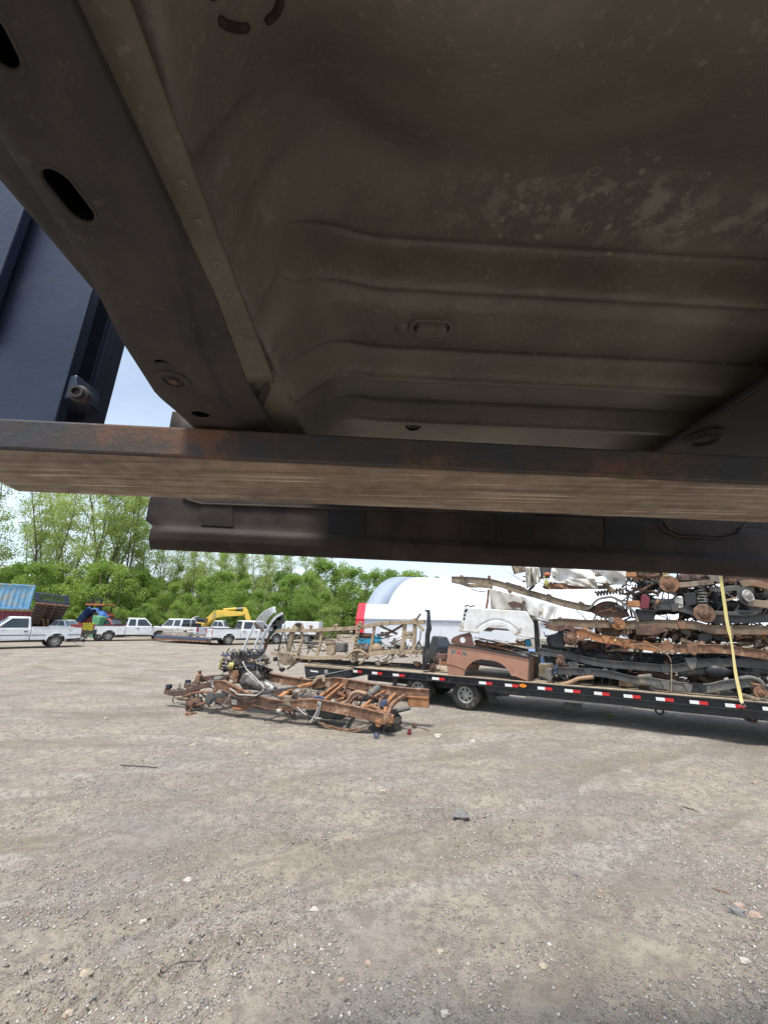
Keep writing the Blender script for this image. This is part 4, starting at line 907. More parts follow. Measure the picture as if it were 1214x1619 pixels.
    for x in (0, wb): mb.cyl(W(x, -.8, .37), W(x, .8, .37), .06, n=10)
    mb.build('axles', M_['black_frame'], t)['kind'] = 'stuff'
    for x in (0, wb):
        for s in (-1, 1): add_wheel(t, (x, s * .84, .385), .385, .25, .22, s)
    # dark inner wings above the tyres
    for x in (0, wb):
        mb = MB(); mb.box(W(x, 0, .62), (.94, 1.5, .44), heading); mb.build('wheel_well', M_['plastic'], t)
    return t
def by_wheel(px, py, heading, side):
    """origin of a truck whose near rear tyre stands at the pixel; side=+1 when its left flank faces us"""
    c = G(px, py); n = Vector((-math.sin(heading), math.cos(heading), 0)); return c - n * side * .84
pickup('white single cab pickup with a blue side stripe at the far left', by_wheel(85, 1024, R(229), 1), R(229), 3.5, 'single', stripe='slate')
p2 = pickup('white extended cab pickup beside the yellow and black chevron board', by_wheel(170, 1013.6, R(37), -1), R(37), 3.65, 'ext')
o5 = by_wheel(360, 1020, R(37), -1)
pickup('white crew cab pickup with red tail light below the yellow excavator boom', o5, R(37), 3.9, 'crew')
c4 = P(309, 1010, 35.5); h4 = R(158); n4 = Vector((-math.sin(h4), math.cos(h4), 0)); d4 = Vector((math.cos(h4), math.sin(h4), 0))
o4 = Vector((c4.x, c4.y, 0)) + d4 * 1.25 - n4 * .95
p4 = pickup('white crew cab pickup facing away with a dark tool box in its bed', o4, h4, 3.7, 'crew')
tb = o4 + d4 * .35
t = thing('tool_box', 'dark steel tool box in the bed of the white pickup facing away', 'tool box', (tb.x, tb.y, 1.16), h4)
mb = MB(); mb.box((tb.x, tb.y, 1.3), (.5, 1.6, .28), h4); mb.build('box', M_['plastic'], t, bevel=.02)
mb = MB(); mb.box((tb.x, tb.y, 1.46), (.54, 1.64, .05), h4); mb.build('lid', M_['black_frame'], t, bevel=.01)
q = tb - d4 * .3
t = thing('pipe_loop', 'bent silver pipe standing in the bed of the white pickup facing away', 'pipe', (q.x, q.y, 1.2), h4)
mb = MB(); mb.tube([q + n4 * a + Vector((0, 0, z)) for a, z in ((.5, .8), (.48, 1.7), (.3, 1.95), (0, 2.05), (-.3, 2.1))], .07, 10); mb.build('tube', M_['steel'], t, smooth=True)

# chevron board on a low dark flatbed truck between the two trucks at left
q0 = P(131, 1000, 30.2); q1 = P(151, 1000, 30.6)
t = thing('chevron_board', 'yellow and black chevron board hung at the tail of a dark truck', 'sign', ((q0.x + q1.x) / 2, 30.4, .7))
a, b, c, d = P(132, 985, 30.2), P(149, 984.5, 30.6), P(146.5, 997.5, 30.6), P(130, 996, 30.2)
mb = MB(); nv_ = (b - a).cross(d - a).normalized(); nv_ = -nv_ if nv_.y > 0 else nv_
mb.ext([a, b, c, d], -nv_ * .03); mb.build('board', M_['chev_y'], t)
def bil(u, v): return (a.lerp(b, u)).lerp(d.lerp(c, u), v) + nv_ * .004
for k in range(-1, 6):      # stripes climb to the middle from both sides
    for s in (0, 1):
        mid = .5; v0 = k * .36; pts = []
        for (u, vv_) in ((0, v0 + .62), (.5, v0), (.5, v0 + .17), (0, v0 + .79)):
            pts.append((u, vv_))
        # clip against the board in v
        def clip(poly, f, keep):
            outp = []
            for i in range(len(poly)):
                p, q = poly[i], poly[(i + 1) % len(poly)]
                if keep(p): outp.append(p)
                if keep(p) != keep(q):
                    kk = (f - p[1]) / (q[1] - p[1]); outp.append((p[0] + (q[0] - p[0]) * kk, f))
            return outp
        pts = clip(pts, 0, lambda p: p[1] >= 0); pts = clip(pts, 1, lambda p: p[1] <= 1) if len(pts) > 2 else pts
        if len(pts) < 3: continue
        if s: pts = [(1 - u, v_) for u, v_ in pts]
        mb = MB(); mb.ext([bil(u, v_) for u, v_ in pts], nv_ * .004); mb.build('chevron_stripe', M_['plastic'], t)
t = thing('flatbed_truck', 'dark flatbed truck with red side edge behind the chevron board', 'truck', (P(125, 1000, 32).x, 32, 0))
A_ = P(112, 990, 31.2); B_ = P(150, 990, 32.5)
dv = (B_ - A_); dv.z = 0; hd = math.atan2(dv.y, dv.x); cen = (A_ + B_) / 2; nb_ = Vector((-math.sin(hd), math.cos(hd), 0))
mb = MB(); mb.box((cen.x + nb_.x * 1.0, cen.y + nb_.y * 1.0, .98), (dv.length, 2.0, .1), hd); mb.build('bed', M_['black_frame'], t, bevel=.01)
mb = MB(); mb.box((cen.x - nb_.x * .04, cen.y - nb_.y * .04, 1.16), (dv.length, .06, .3), hd); mb.build('side_edge', M_['red_paint'], t)
mb = MB(); mb.box((cen.x - nb_.x * .0, cen.y + .3, .72), (dv.length * .98, .4, .36), hd); mb.build('frame', M_['black_frame'], t)
M = MW[t.name]
for x in (-1.0, 1.0):
    add_wheel(t, tuple(M.inverted() @ Vector((cen.x + math.cos(hd) * x, cen.y + math.sin(hd) * x + .4, .4))), .4, .26, .22, -1)
# loose bumpers on the ground beside the left truck
for k, (x0, y0, x1, y1, lb) in enumerate(((116, 1010, 137, 1008, 'loose silver bumper lying behind the blue striped pickup'), (118, 1014, 134, 1014.5, 'crumpled dark bumper lying behind the blue striped pickup'))):
    p0, p1 = G(x0, y0 + 4), G(x1, y1 + 4)
    mb = MB(); mb.bar([p0 + Vector((0, 0, .18)), p0.lerp(p1, .2) + Vector((0, -.15, .3)), p0.lerp(p1, .8) + Vector((0, -.15, .32)), p1 + Vector((0, 0, .2))], .08, .22)
    tag(mb.build('bumper', M_['steel' if k == 0 else 'plastic'], smooth=30, bevel=.02), lb, 'bumper')
# white bonnet and red car roof showing over the beds
def hull_car(label, x0, x1, Y, zt, paint, hd=0.0):
    """a parked car seen mostly by its upper half"""
    a = P(x0, 1000, Y); b = P(x1, 1000, Y); ln = (b.x - a.x) / max(.5, math.cos(hd)); o = Vector(((a.x + b.x) / 2, Y, 0))
    t = thing('parked_car', label, 'car', o, hd); M = MW[t.name]; W = lambda x, y, z: M @ Vector((x, y, z)); k = ln / 4.4
    pr = [(-2.2, .35), (-1.75, .3)] + arc_pts(-1.35, .32, .38) + [(.9, .3)] + arc_pts(1.35, .32, .38) + [(2.1, .35), (2.2, .6), (2.1, .82), (1.1, .95), (-1.9, 1.0), (-2.2, .8)]
    mb = MB(); mb.ext([W(x * k, -.88, z * zt / 1.45) for x, z in pr], M.to_3x3() @ Vector((0, 1.76, 0))); mb.build('body', M_[paint], t, bevel=.05, smooth=40)
    z0 = .96 * zt / 1.45; B_ = [(-1.95, .82), (1.15, .82)]; T_ = [(-1.4, .64), (.3, .64)]
    mb = MB(); V = [W(-1.95 * k, -.82, z0), W(1.15 * k, -.82, z0), W(1.15 * k, .82, z0), W(-1.95 * k, .82, z0), W(-1.45 * k, -.64, zt), W(.3 * k, -.64, zt), W(.3 * k, .64, zt), W(-1.45 * k, .64, zt)]
    mb.add(V, [(0, 1, 2, 3), (4, 7, 6, 5), (0, 4, 5, 1), (1, 5, 6, 2), (2, 6, 7, 3), (3, 7, 4, 0)]); mb.build('cab', M_[paint], t, bevel=.05, smooth=40)
    for s in (-1, 1):
        for xa, xc, ta, tc_ in ((-1.75, -.55, -1.42, -.55), (-.45, .95, -.45, .25)):
            f = lambda x, q: W(x * k, s * (.82 - .18 * q + .006), z0 + (zt - z0) * q)
            p = [f(xa, .1), f(xc, .1), f(tc_, .86), f(ta, .86)]; mb = MB(); mb.ext(p, (p[1] - p[0]).cross(p[3] - p[0]).normalized() * .006 * -s); mb.build('side_window', M_['glass'], t)
    f = lambda y, q: W((1.15 - .85 * q) * k + .008, y * (.82 - .18 * q), z0 + (zt - z0) * q)
    p = [f(-.85, .1), f(.85, .1), f(.85, .9), f(-.85, .9)]; mb = MB(); mb.ext(p, (p[1] - p[0]).cross(p[3] - p[0]).normalized() * .006); mb.build('windscreen', M_['screen'], t)
    for x in (-1.35, 1.35):
        for s in (-1, 1): add_wheel(t, (x * k, s * .76, .32), .32, .2, .19, s)
    for s in (-1, 1):
        mb = MB(); mb.box(W(2.14 * k, s * .62, .7 * zt / 1.45), (.1, .34, .14), hd); mb.build('headlight', M_['head_lens'], t, bevel=.02)
    return t
hull_car('white car parked behind the blue striped pickup, only its top showing', 86, 122, 36, 1.55, 'white_paint')
hull_car('red estate car parked behind the white extended cab pickup', 150, 196, 39.5, 1.72, 'red_paint')
hull_car('white car beyond the crew cab pickup, below the excavator boom', 336, 366, 40, 1.75, 'white_paint')
hull_car('pale blue car under the white fabric building, left of the dark stake', 596, 626, 30, 1.4, 'white_paint')
hull_car('white hatchback parked before the white fabric building', 628, 664, 31, 1.35, 'white_paint', .2)
hull_car('dark car parked right of the black stake, behind the trailer', 682, 716, 20, 1.4, 'plastic', .1)
hull_car('red car parked behind the pile of frames, only slivers showing', 950, 1014, 15.5, 1.1, 'red_paint', -.2)
hull_car('white car parked behind the pile of frames, beyond the red one', 1015, 1085, 16.5, 1.15, 'white_paint', -.2)
hull_car('blue car parked behind the brown pickup bed and tan board', 820, 884, 17, 1.05, 'blue_car', -.15)
# junk on the roof line behind red car: black ladder-like roof load
q = P(172, 974, 39.5); mb = MB()
for k in range(5): mb.bar([q + Vector((-1.2, -.5 + .25 * k, -.1)), q + Vector((1.9, -.5 + .25 * k, -.35))], .06, .08)
for k in range(6): mb.bar([q + Vector((-1 + .5 * k, -.55, -.1 - .04 * k)), q + Vector((-1 + .5 * k, .6, -.1 - .04 * k))], .05, .05)
tag(mb.build('roof_load', M_['plastic']), 'black rack of bars lying on the red estate car', 'roof rack')
q = P(151, 983, 38); mb = MB(); mb.ext([(q.x - .3, q.y, .0), (q.x + .3, q.y, 0), (q.x + .4, q.y, 1.85), (q.x - .35, q.y, 2.0)], (0, .9, 0)); tag(mb.build('bin', M_['green_paint'], bevel=.05), 'bright green bin beside the red estate car', 'bin')

# forklift with blue tarp
q = P(142, 1000, 40); fx = q.x
t = thing('forklift', 'red forklift with tall black mast standing before the trees', 'forklift', (fx, 40, 0))
zz = lambda y: P(142, y, 40).z
for dx in (-.42, .42):
    mb = MB(); mb.bar([(fx + dx - .1, 40, .2), (fx + dx + .12, 40, zz(947))], .16, .2); mb.build('mast_rail', M_['black'], t)
mb = MB(); mb.bar([(fx - .5, 40, zz(948)), (fx + .6, 40, zz(948))], .14, .16); mb.build('mast_crossbar', M_['black'], t)
mb = MB(); mb.box((fx + .1, 40.6, zz(956)), (1.9, 1.7, .16)); mb.build('overhead_guard', M_['orange_paint'], t, bevel=.04)
for dx, dy in ((-.75, -.1), (.8, -.1), (-.75, 1.3), (.8, 1.3)):
    mb = MB(); mb.bar([(fx + dx - .15, 40 + dy, 1.6), (fx + dx + .05, 40 + dy, zz(956))], .09, .09); mb.build('guard_post', M_['black'], t)
mb = MB(); mb.ext([(fx - 1.2, 39.8, .5), (fx + 1.3, 39.8, .5), (fx + 1.3, 39.8, 2.0), (fx + .7, 39.8, 2.4), (fx - .6, 39.8, 1.5), (fx - 1.2, 39.8, 1.4)], (0, 1.5, 0)); mb.build('body', M_['red_paint'], t, bevel=.06)
for x in (-.8, .9):
    for s in (-1, 1): add_wheel(t, (x, .75 + s * .7, .4), .4, .3, .22, s)
q = P(140, 979, 39); mb = MB()
mb.grid(lambda u, v: Vector((q.x - 1.1 + 2.3 * u, 38.9 + 1.4 * v, 1.9 + .75 * math.sin(math.pi * min(1, u * 1.05)) ** .7 * (1 - .25 * v) + .08 * math.sin(u * 19 + v * 7) - 1.0 * max(0, .28 - u) * 2.2 + .06 * math.sin(v * 23))), 30, 16)
tag(mb.build('tarp', M_['blue_tarp'], smooth=True, solid=.02), 'blue tarp draped over machinery below the forklift mast', 'tarp')

# containers and raised dump bed at far left
def container(label, x0, x1, yt, yb, Y, m, ctop, hd=R(38)):
    b = P(x1, yb, Y); zt = P(x1, yt, Y).z; zb_ = max(0, b.z) if yb < 1000 else 0
    t = thing('shipping_container', label, 'container', (b.x, b.y, zb_)); d = Vector((math.cos(hd), math.sin(hd), 0)); n = Vector((-d.y, d.x, 0)); ln = 6.1
    o = Vector((b.x, b.y, 0)); V = []; nn_ = 64
    pts = []
    for k in range(nn_ + 1):
        ph = k % 4; off = (0, .0, .05, .05)[ph]; pts.append(o - d * (.1 + (ln - .2) * k / nn_) + n * off)
    F = []
    for p in pts: V += [p + Vector((0, 0, zb_ + .14)), p + Vector((0, 0, zt - .12))]
    mb = MB(); mb.add(V, [(2 * k, 2 * k + 2, 2 * k + 3, 2 * k + 1) for k in range(nn_)]); mb.build('corrugated_side', M_[m], t, solid=.01)
    pe = []
    for k in range(25): pe.append(o + n * (.1 + 2.2 * k / 24) + d * (0, 0, -.04, -.04)[k % 4])
    V = []
    for p in pe: V += [p + Vector((0, 0, zb_ + .14)), p + Vector((0, 0, zt - .12))]
    mb = MB(); mb.add(V, [(2 * k, 2 * k + 2, 2 * k + 3, 2 * k + 1) for k in range(24)]); mb.build('corrugated_end', M_[m], t, solid=.01)
    for z in (zb_ + .07, zt - .06):
        mb = MB(); mb.bar([o + Vector((0, 0, z)), o - d * ln + Vector((0, 0, z))], .12, .14); mb.build('long_rail', M_[ctop], t, bevel=.01)
        mb = MB(); mb.bar([o + Vector((0, 0, z)), o + n * 2.4 + Vector((0, 0, z))], .12, .136); mb.build('end_rail', M_[ctop], t, bevel=.01)
    for p in (o, o - d * ln, o + n * 2.4):
        mb = MB(); mb.bar([p + Vector((0, 0, zb_)), p + Vector((0, 0, zt))], .17, .17, (1, 0, 0)); mb.build('corner_post', M_[ctop], t, bevel=.01)
    mb = MB(); mb.ext([o + Vector((0, 0, zt - .04)), o - d * ln + Vector((0, 0, zt - .04)), o - d * ln + n * 2.4 + Vector((0, 0, zt - .04)), o + n * 2.4 + Vector((0, 0, zt - .04))], (0, 0, .03)); mb.build('roof', M_[m], t)
    return t
container('faded light blue shipping container with rusty scrapes, top of its stack', 0, 45, 925, 964, 36, 'blue_paint', 'blue_paint', R(42))
container('red brown steel container under the light blue one', 0, 44, 965, 1012, 36.02, 'maroon', 'rust', R(42))
# dump bed, raised, seen from below
t = thing('dump_trailer', 'dark dump body tipped up with slate blue headboard and rusty ribs beneath', 'dump body', (P(75, 1010, 36).x, 36, 0))
A_ = P(57, 953, 33.5); B_ = P(110, 958, 34.6); Cc = P(88, 995, 37.5); D_ = P(43, 990, 36.5)
nf = (B_ - A_).cross(D_ - A_).normalized(); nf = nf if nf.z > 0 else -nf
mb = MB(); mb.ext([A_, B_, Cc, D_], nf * .05); mb.build('floor_plate', M_['rust_dark'], t)
for k in range(8):
    f = .06 + k * .125; p, q = A_.lerp(D_, f), B_.lerp(Cc, f); mb = MB(); mb.bar([p - nf * .06, q - nf * .06], .07, .12, nf); mb.build('cross_rib', M_['black_frame'], t)
for f in (.35, .62):
    p, q = A_.lerp(B_, f), D_.lerp(Cc, f); mb = MB(); mb.bar([p - nf * .17, q - nf * .17], .1, .12, nf); mb.build('long_beam', M_['rust_dark'], t)
upv = nf; H2 = P(60, 937, 33.5) - A_; up2 = Vector((H2.x * .3, H2.y - .3, H2.z)); Hh = up2.length
hd1 = A_ + up2; hd2 = B_ + up2
ex = (B_ - A_)
def hbar(u0, v0, u1, v1, w_, name='headboard_bar', m='slate'):
    mb = MB(); mb.bar([A_ + ex * u0 + up2 * v0, A_ + ex * u1 + up2 * v1], w_, .08, ex.cross(up2)); mb.build(name, M_[m], t, bevel=.01)
hbar(0, .97, 1, .93, .09); hbar(0, .1, 1, .1, .26); hbar(.03, 0, .03, 1, .16); hbar(.97, 0, .97, 1, .16); hbar(.1, 0, .1, 1, .1); hbar(.9, 0, .9, 1, .1); hbar(.36, 0, .36, .3, .05); hbar(.62, 0, .62, .3, .05)
p = [A_ + ex * .1 + up2 * .2 , A_ + ex * .9 + up2 * .2, A_ + ex * .9 + up2 * .9, A_ + ex * .1 + up2 * .9]
M_['mesh'] = mat('wire_mesh_screen', (.10, .13, .10), (.08, .11, .08), rough=.8, bump=.3, bscale=60)
mb = MB()
for k in range(22): mb.bar([p[0].lerp(p[1], k / 21), p[3].lerp(p[2], k / 21)], .02, .02, (0, 1, 0))
for k in range(9): mb.bar([p[0].lerp(p[3], k / 8), p[1].lerp(p[2], k / 8)], .02, .02, (0, 1, 0))
mb.build('mesh_screen', M_['mesh'], t)['kind'] = 'stuff'
mb = MB(); mb.bar([A_ - nf * .02, B_ - nf * .02], .14, .1, nf); mb.build('front_edge', M_['rust_orange'], t)
for f in (.42, .58):
    mb = MB(); p = A_.lerp(B_, f).lerp(D_.lerp(Cc, f), .5) - nf * .2; q = P(74 + (f - .5) * 26, 996, 36.4); mb.bar([p, q], .12, .14); mb.build('hoist_arm', M_['rust'], t)
q = P(75, 1005, 37); mb = MB(); mb.box((q.x - .2, 37, .75), (4.4, 1.0, .25), R(40)); mb.build('chassis_frame', M_['black_frame'], t)
for dx in (-.9, .3): add_wheel(t, tuple(MW[t.name].inverted() @ Vector((q.x + dx, 36.4 + dx * .7, .45))), .45, .3, .26, -1)

# excavator
Y = 40.0
ez = lambda x, y: P(x, y, Y)
t = thing('excavator', 'yellow excavator with raised boom reaching over the parked white pickups', 'excavator', (ez(322, 1005).x, Y, 0))
bo = [ez(*p) for p in ((316, 987), (338, 966), (346, 964.5), (384, 967.5), (388, 970), (384, 973.5), (347, 975.5), (340, 978), (328, 992))]
mb = MB(); mb.ext(bo, (0, .5, 0)); mb.build('boom', M_['yellow_paint'], t, bevel=.04)
st = [ez(*p) for p in ((383, 960), (387, 960), (391, 966), (399, 990), (392, 990), (386, 974))]
mb = MB(); mb.ext([p + Vector((0, .06, 0)) for p in st], (0, .38, 0)); mb.build('stick', M_['yellow_paint'], t, bevel=.03)
def cyl2(a, b, r, name='cylinder', f=.62):
    mb = MB(); mb.cyl(a, a.lerp(b, f), r, n=10); mb.build(name, M_['yellow_paint'], t, smooth=40); mb = MB(); mb.cyl(a.lerp(b, f), b, r * .55, n=8); mb.build('piston_rod', M_['steel'], t, smooth=40)
cyl2(ez(352, 964) + Vector((0, .25, 0)), ez(385, 961) + Vector((0, .25, 0)), .13, 'stick_cylinder')
for dy in (-.12, .62): cyl2(ez(325, 991) + Vector((0, dy, 0)), ez(342, 971) + Vector((0, dy, 0)), .11, 'boom_cylinder')
cx = ez(312, 1000).x
mb = MB(); mb.ext([(cx - 2.6, Y - .9, 1.1), (cx + .9, Y - .9, 1.1), (cx + 1.0, Y - .9, 1.5), (cx - .3, Y - .9, 1.65), (cx - 2.4, Y - .9, 1.6)], (0, 2.6, 0)); mb.build('engine_housing', M_['yellow_paint'], t, bevel=.08)
mb = MB(); mb.ext([(cx - .2, Y - .85, 1.5), (cx + 1.0, Y - .85, 1.5), (cx + .85, Y - .85, 1.95), (cx - .1, Y - .85, 1.95)], (0, 1.0, 0)); mb.build('cab', M_['glass'], t, bevel=.05)
mb = MB(); mb.box((cx - .45, Y, 1.8), (.3, .3, .5)); mb.build('exhaust_box', M_['rust'], t, bevel=.03)
for s in (-1, 1):
    tr = []
    for k in range(9): a = math.pi / 2 + math.pi * k / 8; tr.append((cx - 2.4 + .45 * math.cos(a), .45 + .45 * math.sin(a)))
    for k in range(9): a = -math.pi / 2 + math.pi * k / 8; tr.append((cx + 1.0 + .45 * math.cos(a), .45 + .45 * math.sin(a)))
    mb = MB(); mb.ext([(x, Y + .4 + s * 1.0 - .25, z) for x, z in tr], (0, .5, 0)); mb.build('track', M_['black_frame'], t, bevel=.03)
mb = MB(); mb.cyl((cx - .7, Y + .4, .7), (cx - .7, Y + .4, 1.12), .8, n=24); mb.build('slew_ring', M_['black_frame'], t)
# low flatbed trailer with beams
g0 = G(247, 1015); g1 = G(338, 1020)
FT = Wall((g0.x, g0.y), (g1.x - g0.x, g1.y - g0.y)); ln = (g1 - g0).length
t = thing('flatbed_trailer', 'low slate blue flatbed trailer parked before the white pickup facing away', 'trailer', (g0.x, g0.y, 0), math.atan2(FT.t.y, FT.t.x))
for off in (0, 2.0):
    mb = MB(); mb.bar([FT.w(-.2, off, .42), FT.w(ln, off, .42)], .1, .2); mb.build('side_beam', M_['slate'], t, bevel=.01)
mb = MB(); mb.bar([FT.w(-.2, 1.0, .5), FT.w(ln, 1.0, .5)], 2.0, .04); mb.build('deck', M_['wood'], t)
mb = MB(); mb.bar([FT.w(-.2, -.06, .24), FT.w(ln * .96, -.06, .24)], .05, .12); mb.build('rub_rail', M_['rust'], t)
hd = math.atan2(FT.t.y, FT.t.x)
for a in (ln * .55, ln * .68): add_wheel(t, (a, .25, .3), .3, .2, .17, -1)
mb = MB(); mb.bar([FT.w(-.2, 1, .42), FT.w(-1.6, 1, .4)], .1, .12); mb.build('drawbar', M_['slate'], t)
a0 = FT.s_of(258, 1003, .4); a1 = FT.s_of(300, 1004, .4)
t = thing('beam_stack', 'stack of white and red drilled steel beams on the low slate blue trailer', 'steel beams', tuple(FT.w(a0, .4, .52)), hd)
zs = FT.at(270, 1004.5, .4).z
for k, z in enumerate((.62, .78)):
    mb = MB(); mb.bar([FT.w(a0 + .1 * k, .5, z), FT.w(a1 + .1 * k, .5, z)], .5, .15); bm_ = mb.build('beam', M_['white_dirty'], t, bevel=.01)
    for j in range(11):
        f = a0 + .15 + (a1 - a0 - .3) * j / 10; mb = MB(); mb.box(FT.w(f + .1 * k, .247, z), (.09, .02, .08), hd); mb.build('beam_hole', M_['maroon' if j % 3 else 'hole'], bm_)
t = thing('plank_bundle', 'tan planks lying across the drilled beams on the low trailer', 'planks', tuple(FT.w(a0, .5, .9)), hd)
for k in range(4):
    mb = MB(); mb.bar([FT.w(a0 - .9 + .2 * k, .35 + .2 * k, .9 + .03 * (k % 2)), FT.w(a1 + .1 - .1 * k, .35 + .2 * k, 1.0 + .03 * (k % 2))], .16, .05); mb.build('plank', M_['wood'], t)
# white box truck
Y = 36.0; b0 = P(449, 1010, Y); b1 = P(503, 1010, Y); zt = P(475, 982.5, Y).z
t = thing('box_truck', 'white box truck parked beyond the upright tan frame', 'truck', ((b0.x + b1.x) / 2, Y, 0))
mb = MB(); mb.box(((b0.x + b1.x) / 2, Y + 1.15, (zt + .75) / 2), (b1.x - b0.x, 2.3, zt - .75)); mb.build('box_body', M_['white_paint'], t, bevel=.03)
for k in (.33, .66, ):
    mb = MB(); x = b0.x + (b1.x - b0.x) * k; mb.box((x, Y - .006, (zt + .75) / 2), (.03, .012, zt - .85)); mb.build('panel_seam', M_['steel'], t)
mb = MB(); mb.box(((b0.x + b1.x) / 2 - .6, Y + 1.15, .62), (b1.x - b0.x + 1.6, .9, .2)); mb.build('chassis_frame', M_['black_frame'], t)
x0 = b0.x
mb = MB(); mb.ext([(x0 - 2.1, Y + .15, .5), (x0 - .1, Y + .15, .5), (x0 - .1, Y + .15, 1.75), (x0 - .9, Y + .15, 1.75), (x0 - 1.4, Y + .15, 1.15), (x0 - 2.1, Y + .15, 1.05)], (0, 2.0, 0)); mb.build('cab', M_['white_paint'], t, bevel=.07)
mb = MB(); mb.ext([(x0 - 1.2, Y + .14, 1.16), (x0 - .3, Y + .14, 1.16), (x0 - .3, Y + .14, 1.62), (x0 - .88, Y + .14, 1.62)], (0, .03, 0)); mb.build('side_window', M_['glass'], t)
for x in (x0 - 1.4, x0 + 1.9):
    for s in (-1, 1): add_wheel(t, tuple(MW[t.name].inverted() @ Vector((x, Y + 1.1 + s * .9, .42))), .42, .26, .23, s)
mb = MB(); mb.box((b1.x - .1, Y + .1, 1.1), (.1, .06, .14)); mb.build('tail_light', M_['red_lens'], t)
# blue skip seen between the uprights of the tan frame
q0 = P(566, 1010, 27); q1 = P(601, 1010, 27)
mb = MB(); mb.ext([(q0.x, 27, P(570, 1018, 27).z), (q1.x, 27, P(570, 1018, 27).z), (q1.x + .1, 27, P(590, 1005, 27).z), (q0.x - .1, 27, P(570, 1006, 27).z)], (0, 1.6, 0)); 
t = thing('skip', 'bright blue skip beyond the muffler of the upright tan frame', 'skip', (q0.x, 27, 0)); mb.build('bin', M_['teal'], t, bevel=.03)
mb = MB(); mb.box(((q0.x + q1.x) / 2, 27.8, .25), (q1.x - q0.x, 1.5, .6)); mb.build('base', M_['rust_dark'], t)
# ================================================================ loaded gooseneck trailer
DZ = .77
ta, tb_ = G(680, 1066.5, DZ), G(1214, 1113, DZ)
TR = Wall((ta.x, ta.y), (tb_.x - ta.x, tb_.y - ta.y)); TH = math.atan2(TR.t.y, TR.t.x)
T = TR.at; RN = TR.n
def sx(px, py, off=0): return TR.s_of(px, py, off)
s_l = sx(557, 1058); s_r = 11.5
trl = thing('equipment_trailer', 'black flat deck trailer with red and white tape loaded with scrap truck frames', 'trailer', tuple(TR.w(3, 1.2, 0)), TH)
for k in range(12):
    o = .07 + .19 * k; mb = MB(); mb.bar([TR.w(s_l, o + .095, DZ - .012 - .0015 * (k % 3)), TR.w(s_r, o + .095, DZ - .012 - .0015 * ((k + 1) % 3))], .184, .05); mb.build('deck_plank', M_['wood'], trl)
for o in (.0, 2.4):
    mb = MB(); mb.cchan([TR.w(s_l, o + .035, DZ - .075), TR.w(s_r, o + .035, DZ - .075)], .07, .16, .012, flip=(o > 1)); mb.build('side_rail', M_['black'], trl)
for o in (.62, 1.75):
    mb = MB(); mb.bar([TR.w(s_l + .2, o, .52), TR.w(s_r, o, .52)], .12, .26); mb.build('main_beam', M_['black'], trl)
for k in range(18):
    s = s_l + .3 + k * .62; mb = MB(); mb.bar([TR.w(s, .08, DZ - .1), TR.w(s, 2.36, DZ - .1)], .05, .09); mb.build('cross_beam', M_['black_frame'], trl)
# lower rub rail right of the wheels
s_w = [sx(660, 1085, .12), sx(735, 1098, .12)]
mb = MB(); mb.bar([TR.w(s_w[1] + .55, .10, .56), TR.w(s_r, .10, .56)], .05, .16); mb.build('lower_rail', M_['black'], trl)
mb = MB(); mb.bar([TR.w(s_w[1] + 1.4, .5, .40), TR.w(s_w[1] + 3.6, .5, .40)], .12, .05); mb.build('spare_rack', M_['steel'], trl)
# tape
yr = lambda x: 1071.5 + (x - 680) * .0868 if x > 680 else 1063 + (x - 557) * .0715
for a, b, c in ((558.5, 565, 572), (588, 596.5, 604.5), (621, 630.5, 639.5), (683, 694, 703), (757, 768, 778), (798, 809, 819), (849.5, 861, 872.5), (892, 905, 917), (938.5, 951, 963), (985, 999, 1012), (1036, 1050, 1064), (1089, 1104, 1118), (1145, 1161, 1176), (1204, 1220, 1236)):
    for x0, x1, m in ((a, b, 'white_tape'), (b, c, 'red_tape')):
        s0, s1 = sx(x0, yr(x0)), sx(x1, yr(x1)); mb = MB(); mb.box(TR.w((s0 + s1) / 2, -.004, DZ - .085), (s1 - s0, .006, .062), TH); mb.build('reflective_tape', M_[m], trl)
c = T(826.5, yr(826.5), -.01); mb = MB(); mb.lathe(c, -RN, [(.075, -.01), (.075, .012), (.05, .024), (.001, .026)], 18)
mb2 = MB(); q = [TR.w(sx(826.5, 1085) + math.cos(a) * (.075 if abs(math.cos(a)) < .9 else .085), -.004, c.z + math.sin(a) * .04) for a in [2 * math.pi * k / 20 for k in range(20)]]
mb2.ext(q, -RN * .025); mb2.build('marker_lamp', M_['amber'], trl, bevel=.008)
# wheels: two axles with dual tyres
Mi = MW[trl.name].inverted()
for s in s_w:
    for o in (.22, .46, 1.98, 2.2):
        add_wheel(trl, tuple(Mi @ TR.w(s, o, .35)), .35, .2, .19, -1 if o < 1 else 1)
    mb = MB(); mb.cyl(TR.w(s, .3, .35), TR.w(s, 2.1, .35), .06, n=12); mb.build('axle', M_['black_frame'], trl)
    for sg in (-1, 1):
        mb = MB(); mb.bar([TR.w(s + sg * .27, .04, .745), TR.w(s + sg * .43, .04, .60)], .08, .02, RN); mb.build('fender_gusset', M_['black'], trl)
mb = MB(); mb.ext([TR.w(s_w[1] + .42, .3, .58), TR.w(s_w[1] + .62, .3, .58), TR.w(s_w[1] + .78, .3, .22), TR.w(s_w[1] + .56, .3, .2)], RN * .02); mb.build('mud_flap', M_['rubber'], trl)
for ds, z in ((.62, .46), (.75, .42), (.9, .44)):
    mb = MB(); mb.box(TR.w(s_w[1] + ds, .6, z), (.16, .3, .16), TH); mb.build('hanger_bracket', M_['black_frame'], trl, bevel=.01)
